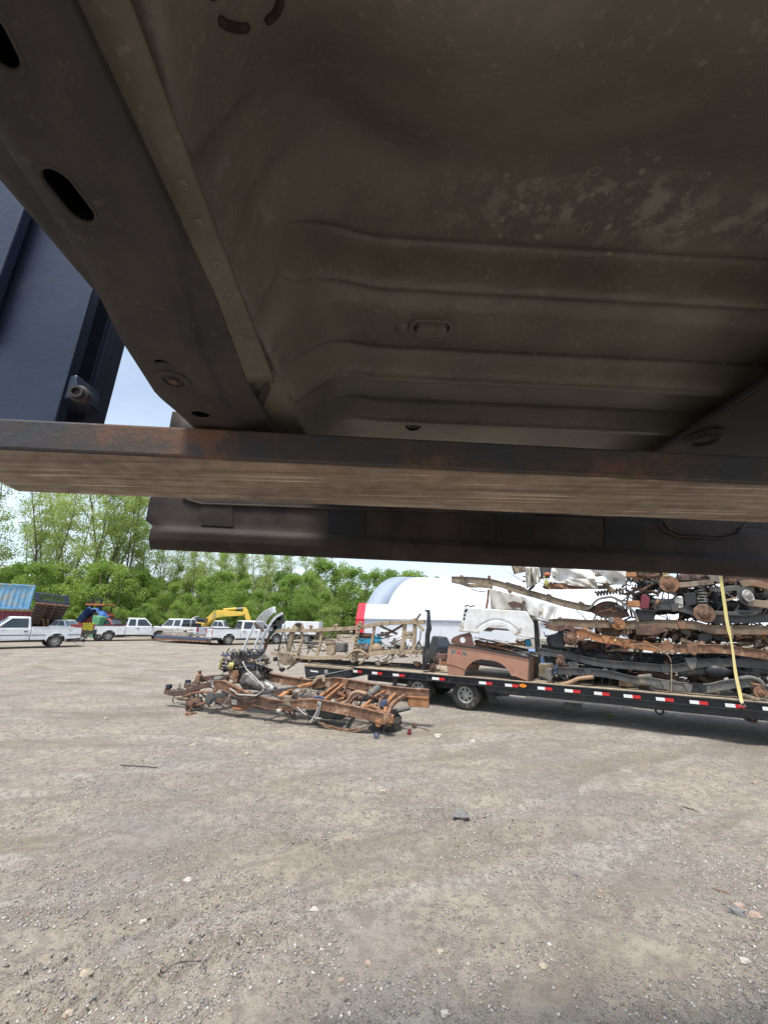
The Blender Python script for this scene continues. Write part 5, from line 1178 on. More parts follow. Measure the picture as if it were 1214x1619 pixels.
for s0 in (s_w[0] - .75,):
    mb = MB(); mb.bar([TR.w(s0, .3, .7), TR.w(s0, .3, .02)], .12, .12, (1, 0, 0)); mb.build('support_leg', M_['black_frame'], trl)
    mb = MB(); mb.bar([TR.w(s0 + .32, .5, .66), TR.w(s0 + .33, .5, .3)], .03, .05, (1, 0, 0)); mb.build('chain_drop', M_['black_frame'], trl)
# falling rear section with its own taped side beam and the black end box
p0, p1 = T(556, 1062.5), T(476, 1079)
mb = MB(); mb.cchan([p0, p1], .07, .15, .012); mb.build('dovetail_beam', M_['black'], trl)
mb = MB(); mb.bar([p0 + Vector((0, 0, .085)), p1 + Vector((0, 0, .085))], .11, .02); mb.build('dovetail_cap', M_['steel'], trl)
for a, b, c in ((488, 496, 503.5), (515, 520, 527), (538, 546, 553)):
    for x0, x1, m in ((a, b, 'white_tape'), (b, c, 'red_tape')):
        yv = lambda x: 1064.5 + (556 - x) * .2
        q0, q1 = T(x0, yv(x0), -.006), T(x1, yv(x1), -.006); mb = MB(); mb.bar([q0, q1], .006, .06); mb.build('reflective_tape', M_[m], trl)
eb = [T(481, 1053, .35), T(556, 1059.5, .35), T(556, 1072, .35), T(484, 1079, .35)]
mb = MB(); mb.ext(eb, RN * 1.9); mb.build('end_box', M_['black'], trl, bevel=.01)
mb = MB(); mb.ext([T(480, 1049.5, .32), T(480, 1053, .32), T(559, 1059.5, .32), T(559, 1056.5, .32)], RN * 1.95); mb.build('end_board', M_['wood'], trl)
for x0, y0, x1, y1 in ((490.8, 1060.2, 495.2, 1061.4), (495, 1061.2, 503, 1062.2)):
    q0, q1 = T(x0, y0, .344), T(x1, y1, .344); mb = MB(); mb.bar([q0, q1], .006, .042); mb.build('white_decal', M_['white_tape'], trl)
q = T(485.5, 1066, .34); mb = MB(); mb.tube([q + TR.t * .055 * math.cos(a) + Vector((0, 0, .055 * math.sin(a))) for a in [2 * math.pi * k / 16 for k in range(16)]], .008, 6, RN, loop=True); mb.build('tie_ring', M_['black_frame'], trl)
q = T(516, 1062, .33); mb = MB(); mb.box(q, (.12, .05, .1), TH); mb.build('latch', M_['steel'], trl, bevel=.01)
# landing gear and pipes below, right
q0 = T(900, 1112, .5); mb = MB(); mb.box(TR.w(sx(905, 1112, .5), .5, .3), (.35, .12, .14), TH); mb.build('ramp_latch', M_['black_frame'], trl)
q = T(1042, 1124, .35); mb = MB(); mb.lathe(q, RN, [(.05, -.03), (.085, -.03), (.085, .03), (.05, .03)], 16, closed=True); mb.build('winch_wheel', M_['rubber'], trl)
mb = MB(); mb.tube([T(x, y, .5) for x, y in ((1168, 1128), (1180, 1138), (1192, 1141), (1198, 1134), (1210, 1133), (1230, 1136))], .03, 8); mb.build('bent_pipe', M_['rust_dark'], trl, smooth=True)

# ---------------------------------------------------------------- builders for scrap
def disc(par, c, ax, r, m='disc_rust', hat=.45, th=.03, studs=True, name='brake_disc'):
    mb = MB(); mb.lathe(c, ax, [(r * .3, -th), (r, -th), (r, 0), (r * .97, .004), (r * .93, .0), (r * .8, .003), (r * .78, .0), (r * (hat + .14), .0), (r * (hat + .12), -.006), (r * (hat + .08), .012), (r * hat, th * 1.3), (r * .22, th * 1.4), (r * .2, th * 2.2), (r * .08, th * 2.3)], 30)
    o = mb.build(name, M_[m], par, smooth=35)
    if studs:
        ax = Vector(ax).normalized(); e = ax.orthogonal().normalized(); g_ = ax.cross(e)
        for k in range(5):
            a = 2 * math.pi * k / 5; q = Vector(c) + (e * math.cos(a) + g_ * math.sin(a)) * r * hat * .66 + ax * th * 1.3
            mb = MB(); mb.cyl(q, q + ax * th * .9, r * .045, n=6); mb.build('stud', M_['rust_dark'], o)
    return o
def spring(par, a, b, rad, wire, turns, m='black', name='coil_spring'):
    a, b = Vector(a), Vector(b); ax = (b - a).normalized(); e = ax.orthogonal().normalized(); g_ = ax.cross(e); n = int(turns * 14)
    mb = MB(); mb.tube([a.lerp(b, k / n) + (e * math.cos(2 * math.pi * turns * k / n) + g_ * math.sin(2 * math.pi * turns * k / n)) * rad for k in range(n + 1)], wire, 6, ax)
    return mb.build(name, M_[m], par, smooth=True)
def px_path(W_, pts, off): return [W_.at(x, y, off if not isinstance(off, (list, tuple)) else off[i]) for i, (x, y) in enumerate(pts)]
def densify(pts, n=4):
    """rounds a traced path so the rails bend instead of kinking"""
    out = []; P_ = [pts[0]] + list(pts) + [pts[-1]]
    for i in range(1, len(P_) - 2):
        for k in range(n):
            t = k / n; a, b, c, d = P_[i - 1], P_[i], P_[i + 1], P_[i + 2]
            out.append(.5 * ((2 * b) + (c - a) * t + (2 * a - 5 * b + 4 * c - d) * t * t + (3 * b - a - 3 * c + d) * t ** 3))
    out.append(pts[-1]); return out
def rail(par, pts, h, wd, m, name='frame_rail', holes=5, seed=0, flange=True):
    """boxed or C rail with thin flanges, bolt holes and a rolled edge; pts in metres"""
    rr = random.Random(seed); pts = densify(pts); n = len(pts)
    mb = MB(); mb.bar(pts, wd, h, (0, 0, 1), [1 + rr.uniform(-.04, .04) for _ in pts]); o = mb.build(name, M_[m], par, smooth=30, bevel=.004)
    if flange:
        for s in (-1, 1):
            mb = MB(); mb.bar([p + Vector((0, 0, s * (h / 2 + .004))) - RN * .012 for p in pts], wd + .03, .009); mb.build('rail_flange', M_[m], o)
    for k in range(holes):
        f = (k + rr.uniform(.2, .8)) / holes * (n - 1); i = int(f); p = pts[i].lerp(pts[min(i + 1, n - 1)], f - i) + Vector((0, 0, rr.uniform(-.25, .25) * h)) - RN * (wd / 2)
        mb = MB(); mb.lathe(p + RN * .004, -RN, [(.016, 0), (.016, .006), (.011, .006), (.011, .002), (.001, .002)], 10); mb.build('bolt_hole', M_['hole'] if k % 2 else M_[m], o)
    for k in range(min(5, holes)):      # welded tabs, spring seats and cab mounts on the rail
        f = (k + rr.uniform(.1, .9)) / min(5, holes) * (n - 1); i = min(int(f), n - 2); p = pts[i].lerp(pts[i + 1], f - i); d = (pts[i + 1] - pts[i]).normalized(); up = Vector((0, 0, 1)); q = rr.random(); mb = MB()
        if q < .4: a_ = p + up * (h * .5); mb.ext([a_ - d * .07, a_ + d * rr.uniform(.05, .1), a_ + d * .03 + up * rr.uniform(.03, .07), a_ - d * .04 + up * rr.uniform(.03, .06)], -RN * .012)
        elif q < .75: a_ = p - RN * (wd * .5); mb.ext([a_ - d * .08 + up * h * .45, a_ + d * .08 + up * h * .45, a_ + d * rr.uniform(.03, .06) - up * h * rr.uniform(.3, .9), a_ - d * rr.uniform(.02, .05) - up * h * rr.uniform(.3, .9)], -RN * rr.uniform(.01, .035))
        else: a_ = p - up * (h * .5); mb.ext([a_ - d * .06, a_ + d * .07, a_ + d * .03 - up * rr.uniform(.05, .09), a_ - d * .03 - up * rr.uniform(.04, .08)], -RN * .03)
        mb.build('rail_tab', M_[m], o, bevel=.004)
    return o
def bits(par, W_, x0, y0, x1, y1, off0, off1, n, mats, seed, size=(.06, .32)):
    """hoses, brake lines and stays strung between the members of a frame: every one a part of its own"""
    rr = random.Random(seed)
    for k in range(n):
        m = mats[rr.randrange(len(mats))]; xa, ya = rr.uniform(x0, x1), rr.uniform(y0, y1); L_ = rr.uniform(.7, 1.6) * size[1] * 62; kind = rr.random(); an = rr.choice((rr.gauss(0, .35), rr.gauss(0, .35), rr.gauss(1.57, .4)))
        xb_, yb2 = min(max(xa + math.cos(an) * L_ * rr.choice((-1, 1)), x0 - 6), x1 + 6), min(max(ya + math.sin(an) * L_ * rr.choice((-1, 1)), y0 - 5), y1 + 5)
        oa, ob = rr.uniform(off0, off1), rr.uniform(off0, off1); a = W_.at(xa, ya, oa); b = W_.at(xb_, yb2, ob); ln = (b - a).length
        if ln < .05: continue
        mb = MB()
        if kind < .6:
            q = [a.lerp(b, i / 5) + Vector((0, 0, -.12 * ln * math.sin(math.pi * i / 5))) + Vector((rr.gauss(0, .05), rr.gauss(0, .05), rr.gauss(0, .05))) * ln * .8 for i in range(6)]
            mb.tube(densify(q, 2), rr.uniform(.007, .019), 6); mb.build('hose', M_[m if rr.random() < .5 else 'hose'], par, smooth=True)
        elif kind < .93:
            mid = a.lerp(b, rr.uniform(.3, .7)) + Vector((0, 0, rr.uniform(-.12, .12) * ln)); mb.bar([a, mid, b], rr.uniform(.012, .04), rr.uniform(.02, .055)); mb.build('stay', M_[m], par, bevel=.006)
        else:
            mid = a.lerp(b, .5); w_ = rr.uniform(.03, .07); mb.lathe(a.lerp(b, .2), b - a, [(w_ * .35, -.05), (w_ * .5, 0), (w_, .03), (w_, ln * .4), (w_ * .6, ln * .5), (w_ * .4, ln * .62)], 12); mb.build('cylinder', M_[m], par, smooth=35)
def crumple(px, W_, off, seed, amp, nu=26, nv=14, slant=0.0):
    """quad of pixels (tl, tr, br, bl) -> creased sheet"""
    rr = random.Random(seed); a, b, c, d = [W_.at(x, y, off + (slant if i > 1 else 0)) for i, (x, y) in enumerate(px)]
    fold = [(rr.uniform(-.9, .9), rr.uniform(2, 8), rr.uniform(0, 6.28), rr.uniform(.3, 1)) for _ in range(7)]
    def f(u, v):
        p = a.lerp(b, u).lerp(d.lerp(c, u), v); h = 0
        for an, fr, ph, am in fold: h += am * (abs(((u * math.cos(an) + v * .5 * math.sin(an)) * fr + ph) % 2 - 1) - .5)
        return p - W_.n * (h * amp)
    mb = MB(); mb.grid(f, nu, nv); return mb
def scrap(label, cat, px, py, off=.5, name='scrap_chassis', group=None):
    p = T(px, py, off); return thing(name, label, cat, (p.x, p.y, max(.0, p.z)), TH, group)

# ---------------------------------------------------------------- tan frame standing on edge at the trailer's rear
t = scrap('tan mud covered truck frame standing on its edge at the trailer rear', 'truck frame', 560, 1040, .5)
off = .5
up_ = [(430, 999), (455, 996.5), (492, 997), (516, 995), (553, 993.5), (575, 991), (597, 987), (615, 985), (652, 983.5), (671, 983)]
lo_ = [(430, 1033), (455, 1034), (479, 1038.5), (504, 1040), (553, 1038.5), (575, 1037), (597, 1032), (634, 1030.5), (667, 1031.5)]
rail(t, px_path(TR, up_, off), .11, .15, 'tan', holes=9, seed=1, flange=False)
rail(t, px_path(TR, lo_, off), .11, .15, 'tan', holes=9, seed=2, flange=False)
def cross(par, pts, wpx, m, W_=TR, off=.5, th=.06, name='crossmember'):
    q = px_path(W_, pts, off); mb = MB(); mb.bar(densify(q, 3) if len(q) > 2 else q, th, wpx / 50.0, W_.t); return mb.build(name, M_[m], par, bevel=.01)
cross(t, [(463, 998), (460, 1012), (455, 1032)], 9, 'tan_dark'); cross(t, [(476, 999), (478, 1012), (470, 1033)], 4, 'tan'); cross(t, [(509, 997), (506, 1018), (500, 1038)], 5, 'tan')
cross(t, [(592, 988), (589, 1010), (585, 1031)], 4.5, 'tan'); cross(t, [(640, 984), (638, 1010), (635, 1030)], 6, 'tan'); cross(t, [(656, 984), (655, 1010), (653, 1031)], 5.5, 'tan')
for y in (1000, 1008): 
    q = px_path(TR, [(638, y), (655, y)], .5); mb = MB(); mb.bar(q, .05, .07); mb.build('crossmember', M_['tan'], t, bevel=.01)
cross(t, [(448, 998), (443, 1016), (439, 1034)], 1.6, 'black_frame', name='brake_line')
pb = cross(t, [(568, 986), (563, 1012), (557, 1047)], 6.5, 'tan', off=.36, th=.03, name='perforated_bar')
for k in range(10):
    f = .07 + k * .095; q = TR.at(568 - 11 * f, 986 + 61 * f, .34); mb = MB(); mb.lathe(q, -RN, [(.026, -.002), (.026, .006), (.001, .006)], 10); mb.build('bar_hole', M_['hole'], pb)
for x, y in ((492, 990), (531, 988.5), (570, 985)):
    q = T(x, y + .5, .45); mb = MB(); mb.lathe(q, -RN, [(.03, -.04), (.055, -.04), (.055, .04), (.03, .05)], 14, closed=True); mb.bar([q - Vector((0, 0, .03)), T(x, y + 6, .45)], .05, .08, (1, 0, 0)); mb.build('hanger_eye', M_['tan'], t)['kind'] = 'stuff'
mb = MB(); mb.ext([T(x, y, .42) for x, y in ((460, 997), (462, 990), (468, 984), (475, 985), (477, 992), (474, 997))], RN * .14); mb.build('strut_tower', M_['tan'], t, bevel=.015)
mb = MB(); mb.blob(T(472, 987.5, .36), (.10, .09, .07), 10, .3, 4); mb.build('engine_mount', M_['plastic'], t, smooth=50)
cross(t, [(648, 985), (655, 980), (659, 980)], 5, 'tan', off=.45, name='hitch_bracket'); cross(t, [(657, 981), (665, 970)], 2.8, 'tan_dark', off=.45, name='shackle')
mb = MB(); mb.lathe(T(564, 1004.5, .55), TR.t, [(.05, 0), (.075, .03), (.08, .1), (.08, .44), (.07, .5), (.03, .53)], 18); mb.build('muffler', M_['rust_dark'], t, smooth=40)
mb = MB(); mb.tube(densify(px_path(TR, [(597, 1004), (607, 1003.5), (620, 998), (634, 990), (640, 986)], .55)), .033, 10); mb.build('exhaust_pipe', M_['rust_dark'], t, smooth=True)
cross(t, [(600, 989), (628, 1002.5)], 3.5, 'tan_dark', off=.6, name='strut'); cross(t, [(658, 985), (663, 990), (670, 997)], 4, 'tan', off=.45, name='bumper_arm')
mb = MB(); mb.lathe(T(587, 1024, .62), TR.t, [(.05, 0), (.13, .03), (.15, .12), (.12, .26), (.06, .34), (.045, .38)], 20); mb.build('differential', M_['tan'], t, smooth=45)
mb = MB(); mb.lathe(T(566, 1025, .55), -RN, [(.15, -.06), (.155, .02), (.13, .05), (.09, .055), (.085, .1), (.04, .11)], 24); mb.build('axle_hub', M_['tan'], t, smooth=40)
mb = MB(); mb.lathe(T(579, 1024, .5), -RN, [(.11, -.06), (.115, .02), (.09, .05), (.05, .06), (.04, .09)], 20); mb.build('axle_hub', M_['alu'], t, smooth=40)
mb = MB(); mb.tube(densify(px_path(TR, [(548, 1040), (556, 1031), (567, 1028), (578, 1034), (574, 1045), (568, 1050)], .34)), .03, 8); mb.build('sway_bar', M_['tan'], t, smooth=True)
mb = MB(); mb.ext([T(x, y, .42) for x, y in ((516, 1021), (527, 1020), (528, 1033), (523, 1036), (515, 1035))], RN * .12); mb.build('mount_bracket', M_['tan'], t, bevel=.01)
mb = MB(); mb.lathe(T(522, 1017, .6), TR.t, [(.04, -.16), (.08, -.14), (.10, 0), (.08, .12), (.05, .2)], 16); mb.build('transfer_case', M_['tan_dark'], t, smooth=40)
mb = MB(); mb.box(T(540, 1024, .7), (.34, .3, .26), TH); mb.build('fuel_tank', M_['grey_frame'], t, bevel=.04)
mb = MB(); mb.bar(densify(px_path(TR, [(478, 1043), (466, 1049), (454, 1058)], .38)), .06, .05); mb.build('control_arm', M_['rust_dark'], t, bevel=.01)
mb = MB(); mb.bar(densify(px_path(TR, [(440, 1046), (441, 1053), (446, 1059)], .36)), .05, .05); mb.build('control_arm', M_['tan_dark'], t, bevel=.01)
mb = MB(); mb.lathe(T(446, 1059, .36), Vector((0, -.4, -1)), [(.10, -.05), (.105, .0), (.07, .03), (.05, .03), (.04, .06)], 20); mb.build('hub', M_['plastic'], t, smooth=40)
mb = MB(); mb.ext([T(x, y, .4) for x, y in ((440, 1034), (452, 1031), (462, 1036), (470, 1040), (462, 1050), (450, 1052), (442, 1048))], RN * .1); mb.build('suspension_cradle', M_['tan_dark'], t, bevel=.015)
mb = MB(); mb.lathe(T(436, 1042, .5), -RN, [(.07, 0), (.075, .05), (.05, .07)], 16); mb.build('bump_stop', M_['plastic'], t, smooth=40)
bits(t, TR, 440, 1030, 470, 1052, .4, .7, 12, ['tan_dark', 'black_frame', 'tan'], 5, (.06, .2)); bits(t, TR, 440, 998, 560, 1040, .5, 1.1, 45, ['tan_dark', 'black_frame', 'grey_frame', 'tan'], 6, (.08, .4)); bits(t, TR, 566, 1005, 665, 1034, .5, 1.1, 40, ['tan', 'tan_dark', 'grey_frame'], 8, (.06, .25)); bits(t, TR, 560, 1036, 660, 1048, .45, .8, 14, ['tan_dark', 'rust', 'grey_frame'], 9, (.06, .3))
# black channel under it, and the post
t = scrap('long black steel channel lying on the deck under the tan frame', 'steel channel', 600, 1052, .75, 'steel_channel')
rail(t, px_path(TR, [(470, 1043), (520, 1046), (560, 1049), (620, 1051.5), (669, 1054)], .9), .13, .08, 'black', 'channel', 6, 11)
t = scrap('bent black bumper standing on end beside the tan frame', 'bumper', 672, 1058, .22, 'bumper')
bp = [(672, 965, 3), (677, 966, 6), (677.5, 985, 6.5), (678, 993, 8), (675.5, 1003, 7), (675, 1022, 8), (672, 1025, 8), (671.5, 1045, 7.5), (670, 1058.5, 6)]
mb = MB(); q = [T(x, y, .24) for x, y, _ in bp]; mb.sweep(q, [(-.5, -.5), (.5, -.5), (.5, .2), (.2, .5), (-.2, .5), (-.5, .2)], -RN, [w_ / 62 for _, _, w_ in bp]); mb.build('bar', M_['black'], t, smooth=30, bevel=.006)
mb = MB(); mb.ext([T(x, y, .19) for x, y in ((668, 1024), (675, 1024), (674, 1047), (667, 1047))], RN * .02); mb.build('bracket_plate', M_['black_frame'], t, bevel=.004)
for x, y in ((675, 1001), (674, 1012), (671, 1036)):
    mb = MB(); mb.cyl(T(x, y, .17), T(x, y, .25), .012, n=8); mb.build('bolt', M_['rust'], t)
mb = MB(); mb.ext([T(x, y, .3) for x, y in ((667, 1052), (676, 1050), (674, 1060), (666, 1060))], RN * .2); mb.build('foot', M_['black_frame'], t)
t = scrap('rusty axle end with dark brake drum between the black bumper and brown bed', 'axle', 686, 1058, .5, 'axle')
disc(t, T(684, 1055, .35), -RN, .105, 'rust_dark'); mb = MB(); mb.cyl(T(684, 1055, .38), T(684, 1052, 1.5), .05, n=12); mb.build('axle_tube', M_['rust_dark'], t, smooth=40)
mb = MB(); mb.box(T(699, 1038, .45), (.28, .2, .13), TH); mb.build('spring_perch', M_['brown_in'], t, bevel=.01); mb = MB(); mb.box(T(701, 1048, .45), (.2, .16, .13), TH); mb.build('leaf_bracket', M_['rust_orange'], t, bevel=.015)
bits(t, TR, 680, 1036, 704, 1060, .4, .9, 16, ['rust_dark', 'black_frame', 'rust'], 21, (.06, .25))

# ---------------------------------------------------------------- brown bed with the decal
t = scrap('brown pickup bed with four wheel drive decal lying on the trailer deck', 'pickup bed', 770, 1072, .2, 'pickup_bed')
o_ = .18
ol = [(709, 1019), (759, 1025.8), (836, 1040.5), (834.5, 1077.5), (822, 1073), (811, 1069), (803, 1056), (790, 1046), (768, 1040.5), (751, 1042.5), (741, 1050), (736, 1058), (733.5, 1068.5), (708, 1066.5), (705, 1049)]
qs = [T(x, y, o_) for x, y in ol]
mb = MB(); mb.ext(qs, RN * .05); mb.build('bed_side', M_['brown_paint'], t, bevel=.012, smooth=40)
fl = [(734, 1059), (740, 1051), (751, 1043.3), (768, 1041.3), (790, 1047), (803, 1057), (811, 1069.5)]
mb = MB(); mb.sweep(densify([T(x, y - 1.4, o_ - .03) for x, y in fl]), [(-.035, -.03), (.03, -.03), (.03, .02), (.0, .035), (-.035, .02)], RN); mb.build('wheel_flare', M_['brown_paint'], t, smooth=40)
mb = MB(); mb.bar([T(x, y, o_ + .02) for x, y in ((708, 1018.6), (759, 1025), (837, 1039.8))], .11, .035); mb.build('bed_rail_cap', M_['plastic'], t, bevel=.008)
mb = MB(); mb.bar([T(x, y, o_ - .008) for x, y in ((760, 1029), (800, 1036.3), (835, 1043.5))], .012, .02); mb.build('pressed_line', M_['brown_paint'], t)
mb = MB(); mb.bar([T(x, y, o_ - .008) for x, y in ((811, 1066.5), (822, 1070.5), (834.5, 1074.5))], .02, .03); mb.build('pressed_line', M_['brown_paint'], t)
mb = MB(); mb.bar([T(x, y, o_ - .008) for x, y in ((705.5, 1048.5), (722, 1052), (735, 1057.5))], .02, .03); mb.build('pressed_line', M_['brown_paint'], t)
a, b, c, d = T(836.5, 1040.5, o_), T(850, 1041, 1.35), T(850, 1075, 1.35), T(835, 1077.5, o_)
mb = MB(); mb.ext([a, a + RN * 1.3, d + RN * 1.3, d], TR.t * .04); mb.build('front_panel', M_['rust_dark'], t, bevel=.01)
for k in range(5):
    mb = MB(); f = .12 + k * .2; mb.bar([a + RN * 1.3 * f + TR.t * .05, d + RN * 1.3 * f + TR.t * .05], .05, .03, RN); mb.build('panel_rib', M_['rust_dark'], t)
qf = [p + RN * 1.45 for p in qs]
mb = MB(); mb.ext(qf, RN * .05); mb.build('bed_side', M_['brown_paint'], t, bevel=.012)
wl = densify([T(x, y, o_ + .06) for x, y in fl]); mb = MB(); mb.add(wl + [p + RN * .28 for p in wl], [(i, i + 1, len(wl) + i + 1, len(wl) + i) for i in range(len(wl) - 1)]); mb.build('wheel_house', M_['tan_dark'], t, smooth=True, solid=.01)
zf = T(770, 1052, .9).z
mb = MB(); mb.ext([T(712, 1046, .26), T(834, 1062, .26), T(834, 1062, .26) + RN * 1.35, T(712, 1046, .26) + RN * 1.35], (0, 0, .02)); mb.build('bed_floor', M_['rust_dark'], t)
# decal lettering: blocky outline strokes F X 4 with a red X
def stroke(a_, b_, wd, m, lift): 
    mb = MB(); mb.bar([T(a_[0], a_[1], o_ - lift), T(b_[0], b_[1], o_ - lift)], .004, wd, (0, 0, 1) if abs(a_[1] - b_[1]) < abs(a_[0] - b_[0]) else TR.t); mb.build('decal_letter', M_[m], t)
def letter(strokes, m):
    for wd, mm, lift in ((.042, 'print_silver', .003), (.026, m, .006)):
        for a_, b_ in strokes: stroke(a_, b_, wd, mm, lift)
letter([((714.3, 1027.3), (713.7, 1034)), ((714.2, 1028), (720.5, 1028.8)), ((714, 1030.8), (719, 1031.5))], 'print_dark')
letter([((722, 1029), (728.5, 1035)), ((728.5, 1029.6), (721.5, 1034.2))], 'red_tape')
letter([((735.6, 1029.8), (735.3, 1036)), ((731.6, 1029.5), (731, 1033.4)), ((731, 1033.2), (737, 1034))], 'print_dark')
# loose corner panel with the round hole
t = scrap('brown sheet panel with a round hole propped on the brown bed', 'sheet panel', 730, 1018, .3, 'sheet_panel')
outl = [(713, 1009), (728, 1003), (744.5, 999.6), (750, 1022.8), (730, 1020), (713, 1018)]
oq = [T(x, y, .33) for x, y in outl]; cq = T(731.2, 1012, .33); N_ = 24
ring = [cq + TR.t * .075 * math.cos(2 * math.pi * k / N_) + Vector((0, 0, .072 * math.sin(2 * math.pi * k / N_))) for k in range(N_)]
def edge_hit(d):
    best = None
    for i in range(len(oq)):
        p, q = oq[i], oq[(i + 1) % len(oq)]
        px_, pz_ = (p - cq).dot(TR.t), p.z - cq.z; qx, qz = (q - cq).dot(TR.t), q.z - cq.z; dx, dz = d
        den = dx * (qz - pz_) - dz * (qx - px_)
        if abs(den) < 1e-9: continue
        s_ = (px_ * (qz - pz_) - pz_ * (qx - px_)) / den; u_ = (px_ * dz - pz_ * dx) / den
        if s_ > 0 and -1e-6 <= u_ <= 1.000001 and (best is None or s_ < best): best = s_
    return best
outr = []
for k in range(N_):
    d = (math.cos(2 * math.pi * k / N_), math.sin(2 * math.pi * k / N_)); s_ = edge_hit(d) or .12; outr.append(cq + TR.t * d[0] * s_ + Vector((0, 0, d[1] * s_)))
mb = MB(); mb.add(ring + outr, [(k, (k + 1) % N_, N_ + (k + 1) % N_, N_ + k) for k in range(N_)]); mb.build('panel', M_['brown_in'], t, solid=.012)
# pipes and strips heaped in the brown bed
pp = [('steel', .014, [(749, 1008), (775, 1011), (803, 1014)], 'thin silver pipe lying across the top of the brown bed'), ('steel', .012, [(752, 1012), (780, 1013), (812, 1021)], 'thin silver rod under the white bed'), ('rust_orange', .03, [(783, 1020), (805, 1018), (828, 1019)], 'orange rusty pipe across the brown bed'), ('rust', .035, [(755, 1018), (790, 1024), (822, 1034)], 'thick rusty pipe slanting down in the brown bed'), ('red_pipe', .022, [(769, 1015), (778, 1020), (786, 1022)], 'short red pipe lying in the brown bed'), ('copper', .03, [(750, 1022), (762, 1022), (778, 1027)], 'dull copper pipe at the bed wall'), ('rust_dark', .04, [(750, 1014), (785, 1027), (815, 1032)], 'dark rusty bar under the pipes'), ('light_hose', .014, [(753, 1036), (762, 1020), (772, 1013), (784, 1011)], 'pale hose hanging over the brown bed side'), ('light_hose', .014, [(790, 1030), (805, 1027), (820, 1027), (830, 1032)], 'pale hose looped in the brown bed'), ('rust', .025, [(815, 1013), (822, 1016), (830, 1014), (829, 1022)], 'bent rusty pipe near the teal scrap'), ('copper', .022, [(757, 1009), (790, 1017), (835, 1028)], 'long thin copper pipe slanting in the brown bed'), ('rust', .028, [(752, 1025), (765, 1018), (790, 1019)], 'rusty bar leaning on the bed wall')]
for k, (m, r_, pts, lb) in enumerate(pp):
    mb = MB(); mb.tube(densify([T(x, y, .34 + .07 * k) for x, y in pts]), r_, 8); tag(mb.build('pipe', M_[m], smooth=True), lb, 'pipe', 'pipes and rods heaped in the brown bed')
for k, (m, q, lb) in enumerate((('rust_dark', [(752, 1012), (800, 1018), (835, 1026), (833, 1040), (790, 1034), (752, 1026)], 'dark rusty sheet under the pipes in the brown bed'), ('grey_frame', [(812, 1030), (830, 1027), (847, 1030), (852, 1038), (840, 1042), (815, 1038)], 'bent grey sheet at the front of the brown bed'))):
    mb = crumple([q[0], q[2], q[3], q[5]], TR, .95 - .5 * k, 40 + k, .03); tag(mb.build('scrap_sheet', M_[m], smooth=30, solid=.008), lb, 'sheet metal')
mb = MB(); mb.ext([T(x, y, .6) for x, y in ((829, 1011), (837, 1010), (840, 1022), (832, 1023))], RN * .15); tag(mb.build('scrap_box', M_['teal'], bevel=.015), 'teal plastic scrap under the white bed corner', 'scrap')

# ---------------------------------------------------------------- white bed on top of it
t = scrap('white pickup bed stacked on top of the brown one', 'pickup bed', 785, 1005, .3, 'pickup_bed')
o_ = .3
ol = [(733, 960), (760, 962), (800, 964.5), (832, 966.5), (843, 985), (845, 1009), (831, 1008), (813, 1004), (806, 996), (796, 989.5), (784, 987.5), (772, 990), (763, 996.5), (757, 1000), (725, 997), (729, 981)]
qs = [T(x, y, o_) for x, y in ol]
mb = MB(); mb.ext(qs, RN * .06); mb.build('bed_side', M_['white_crush'], t, bevel=.015, smooth=40)
fl = [(757, 999), (763, 995), (772, 988.5), (784, 985.8), (797, 988), (807, 995), (815, 1003.5)]
mb = MB(); mb.sweep(densify([T(x, y - 1, o_ - .02) for x, y in fl]), [(-.05, -.03), (.03, -.03), (.03, .02), (.0, .03), (-.05, .0)], RN); mb.build('wheel_flare', M_['white_crush'], t, smooth=40)
mb = MB(); mb.sweep(densify([T(x, y, o_ - .004) for x, y in ((752, 990), (762, 982), (778, 976), (795, 977), (810, 984), (822, 994))]), [(-.03, -.012), (.03, -.012), (.0, .02)], RN); mb.build('pressed_swell', M_['white_crush'], t, smooth=60)
mb = MB(); mb.bar([T(x, y, o_ - .01) for x, y in ((725, 996.5), (740, 998.5), (757, 999.8))], .03, .05); mb.build('lower_roll', M_['white_dirty'], t, bevel=.01)
a, d = T(832, 966.5, o_), T(832, 1008, o_)
mb = MB(); mb.ext([T(833, 967, o_ + .02), T(846, 979, o_ + 1.1), T(846, 1010, o_ + 1.1), T(838, 1010, o_ + .02)], TR.t * .04); mb.build('front_panel', M_['white_dirty'], t, bevel=.01)
mb = MB(); mb.ext([p + RN * 1.35 for p in qs], RN * .06); mb.build('bed_side', M_['white_crush'], t)
mb = MB(); mb.ext([T(735, 992, o_ + .06), T(838, 1000, o_ + .06), T(838, 1000, o_ + .06) + RN * 1.3, T(735, 992, o_ + .06) + RN * 1.3], (0, 0, .02)); mb.build('bed_floor', M_['rust_dark'], t)
wl = densify([T(x, y, o_ + .07) for x, y in fl]); mb = MB(); mb.add(wl + [p + RN * .25 for p in wl], [(i, i + 1, len(wl) + i + 1, len(wl) + i) for i in range(len(wl) - 1)]); mb.build('wheel_house', M_['white_dirty'], t, smooth=True, solid=.01)
for k, (x, y) in enumerate(((735, 966), (734, 972), (733, 978), (737, 964))):
    mb = MB(); mb.ext([T(x - 1, y - 1.5, o_ - .01), T(x + 2, y - 1, o_ - .01), T(x + 1, y + 2.5, o_ - .01), T(x - 1, y + 2, o_ - .01)], RN * .006); mb.build('tear', M_['hole'], t)
mb = MB(); mb.tube(densify([T(x, y, o_ + .3) for x, y in ((735, 960), (738, 957), (744, 959), (750, 957))]), .018, 6); mb.build('loose_wire', M_['plastic'], t, smooth=True)
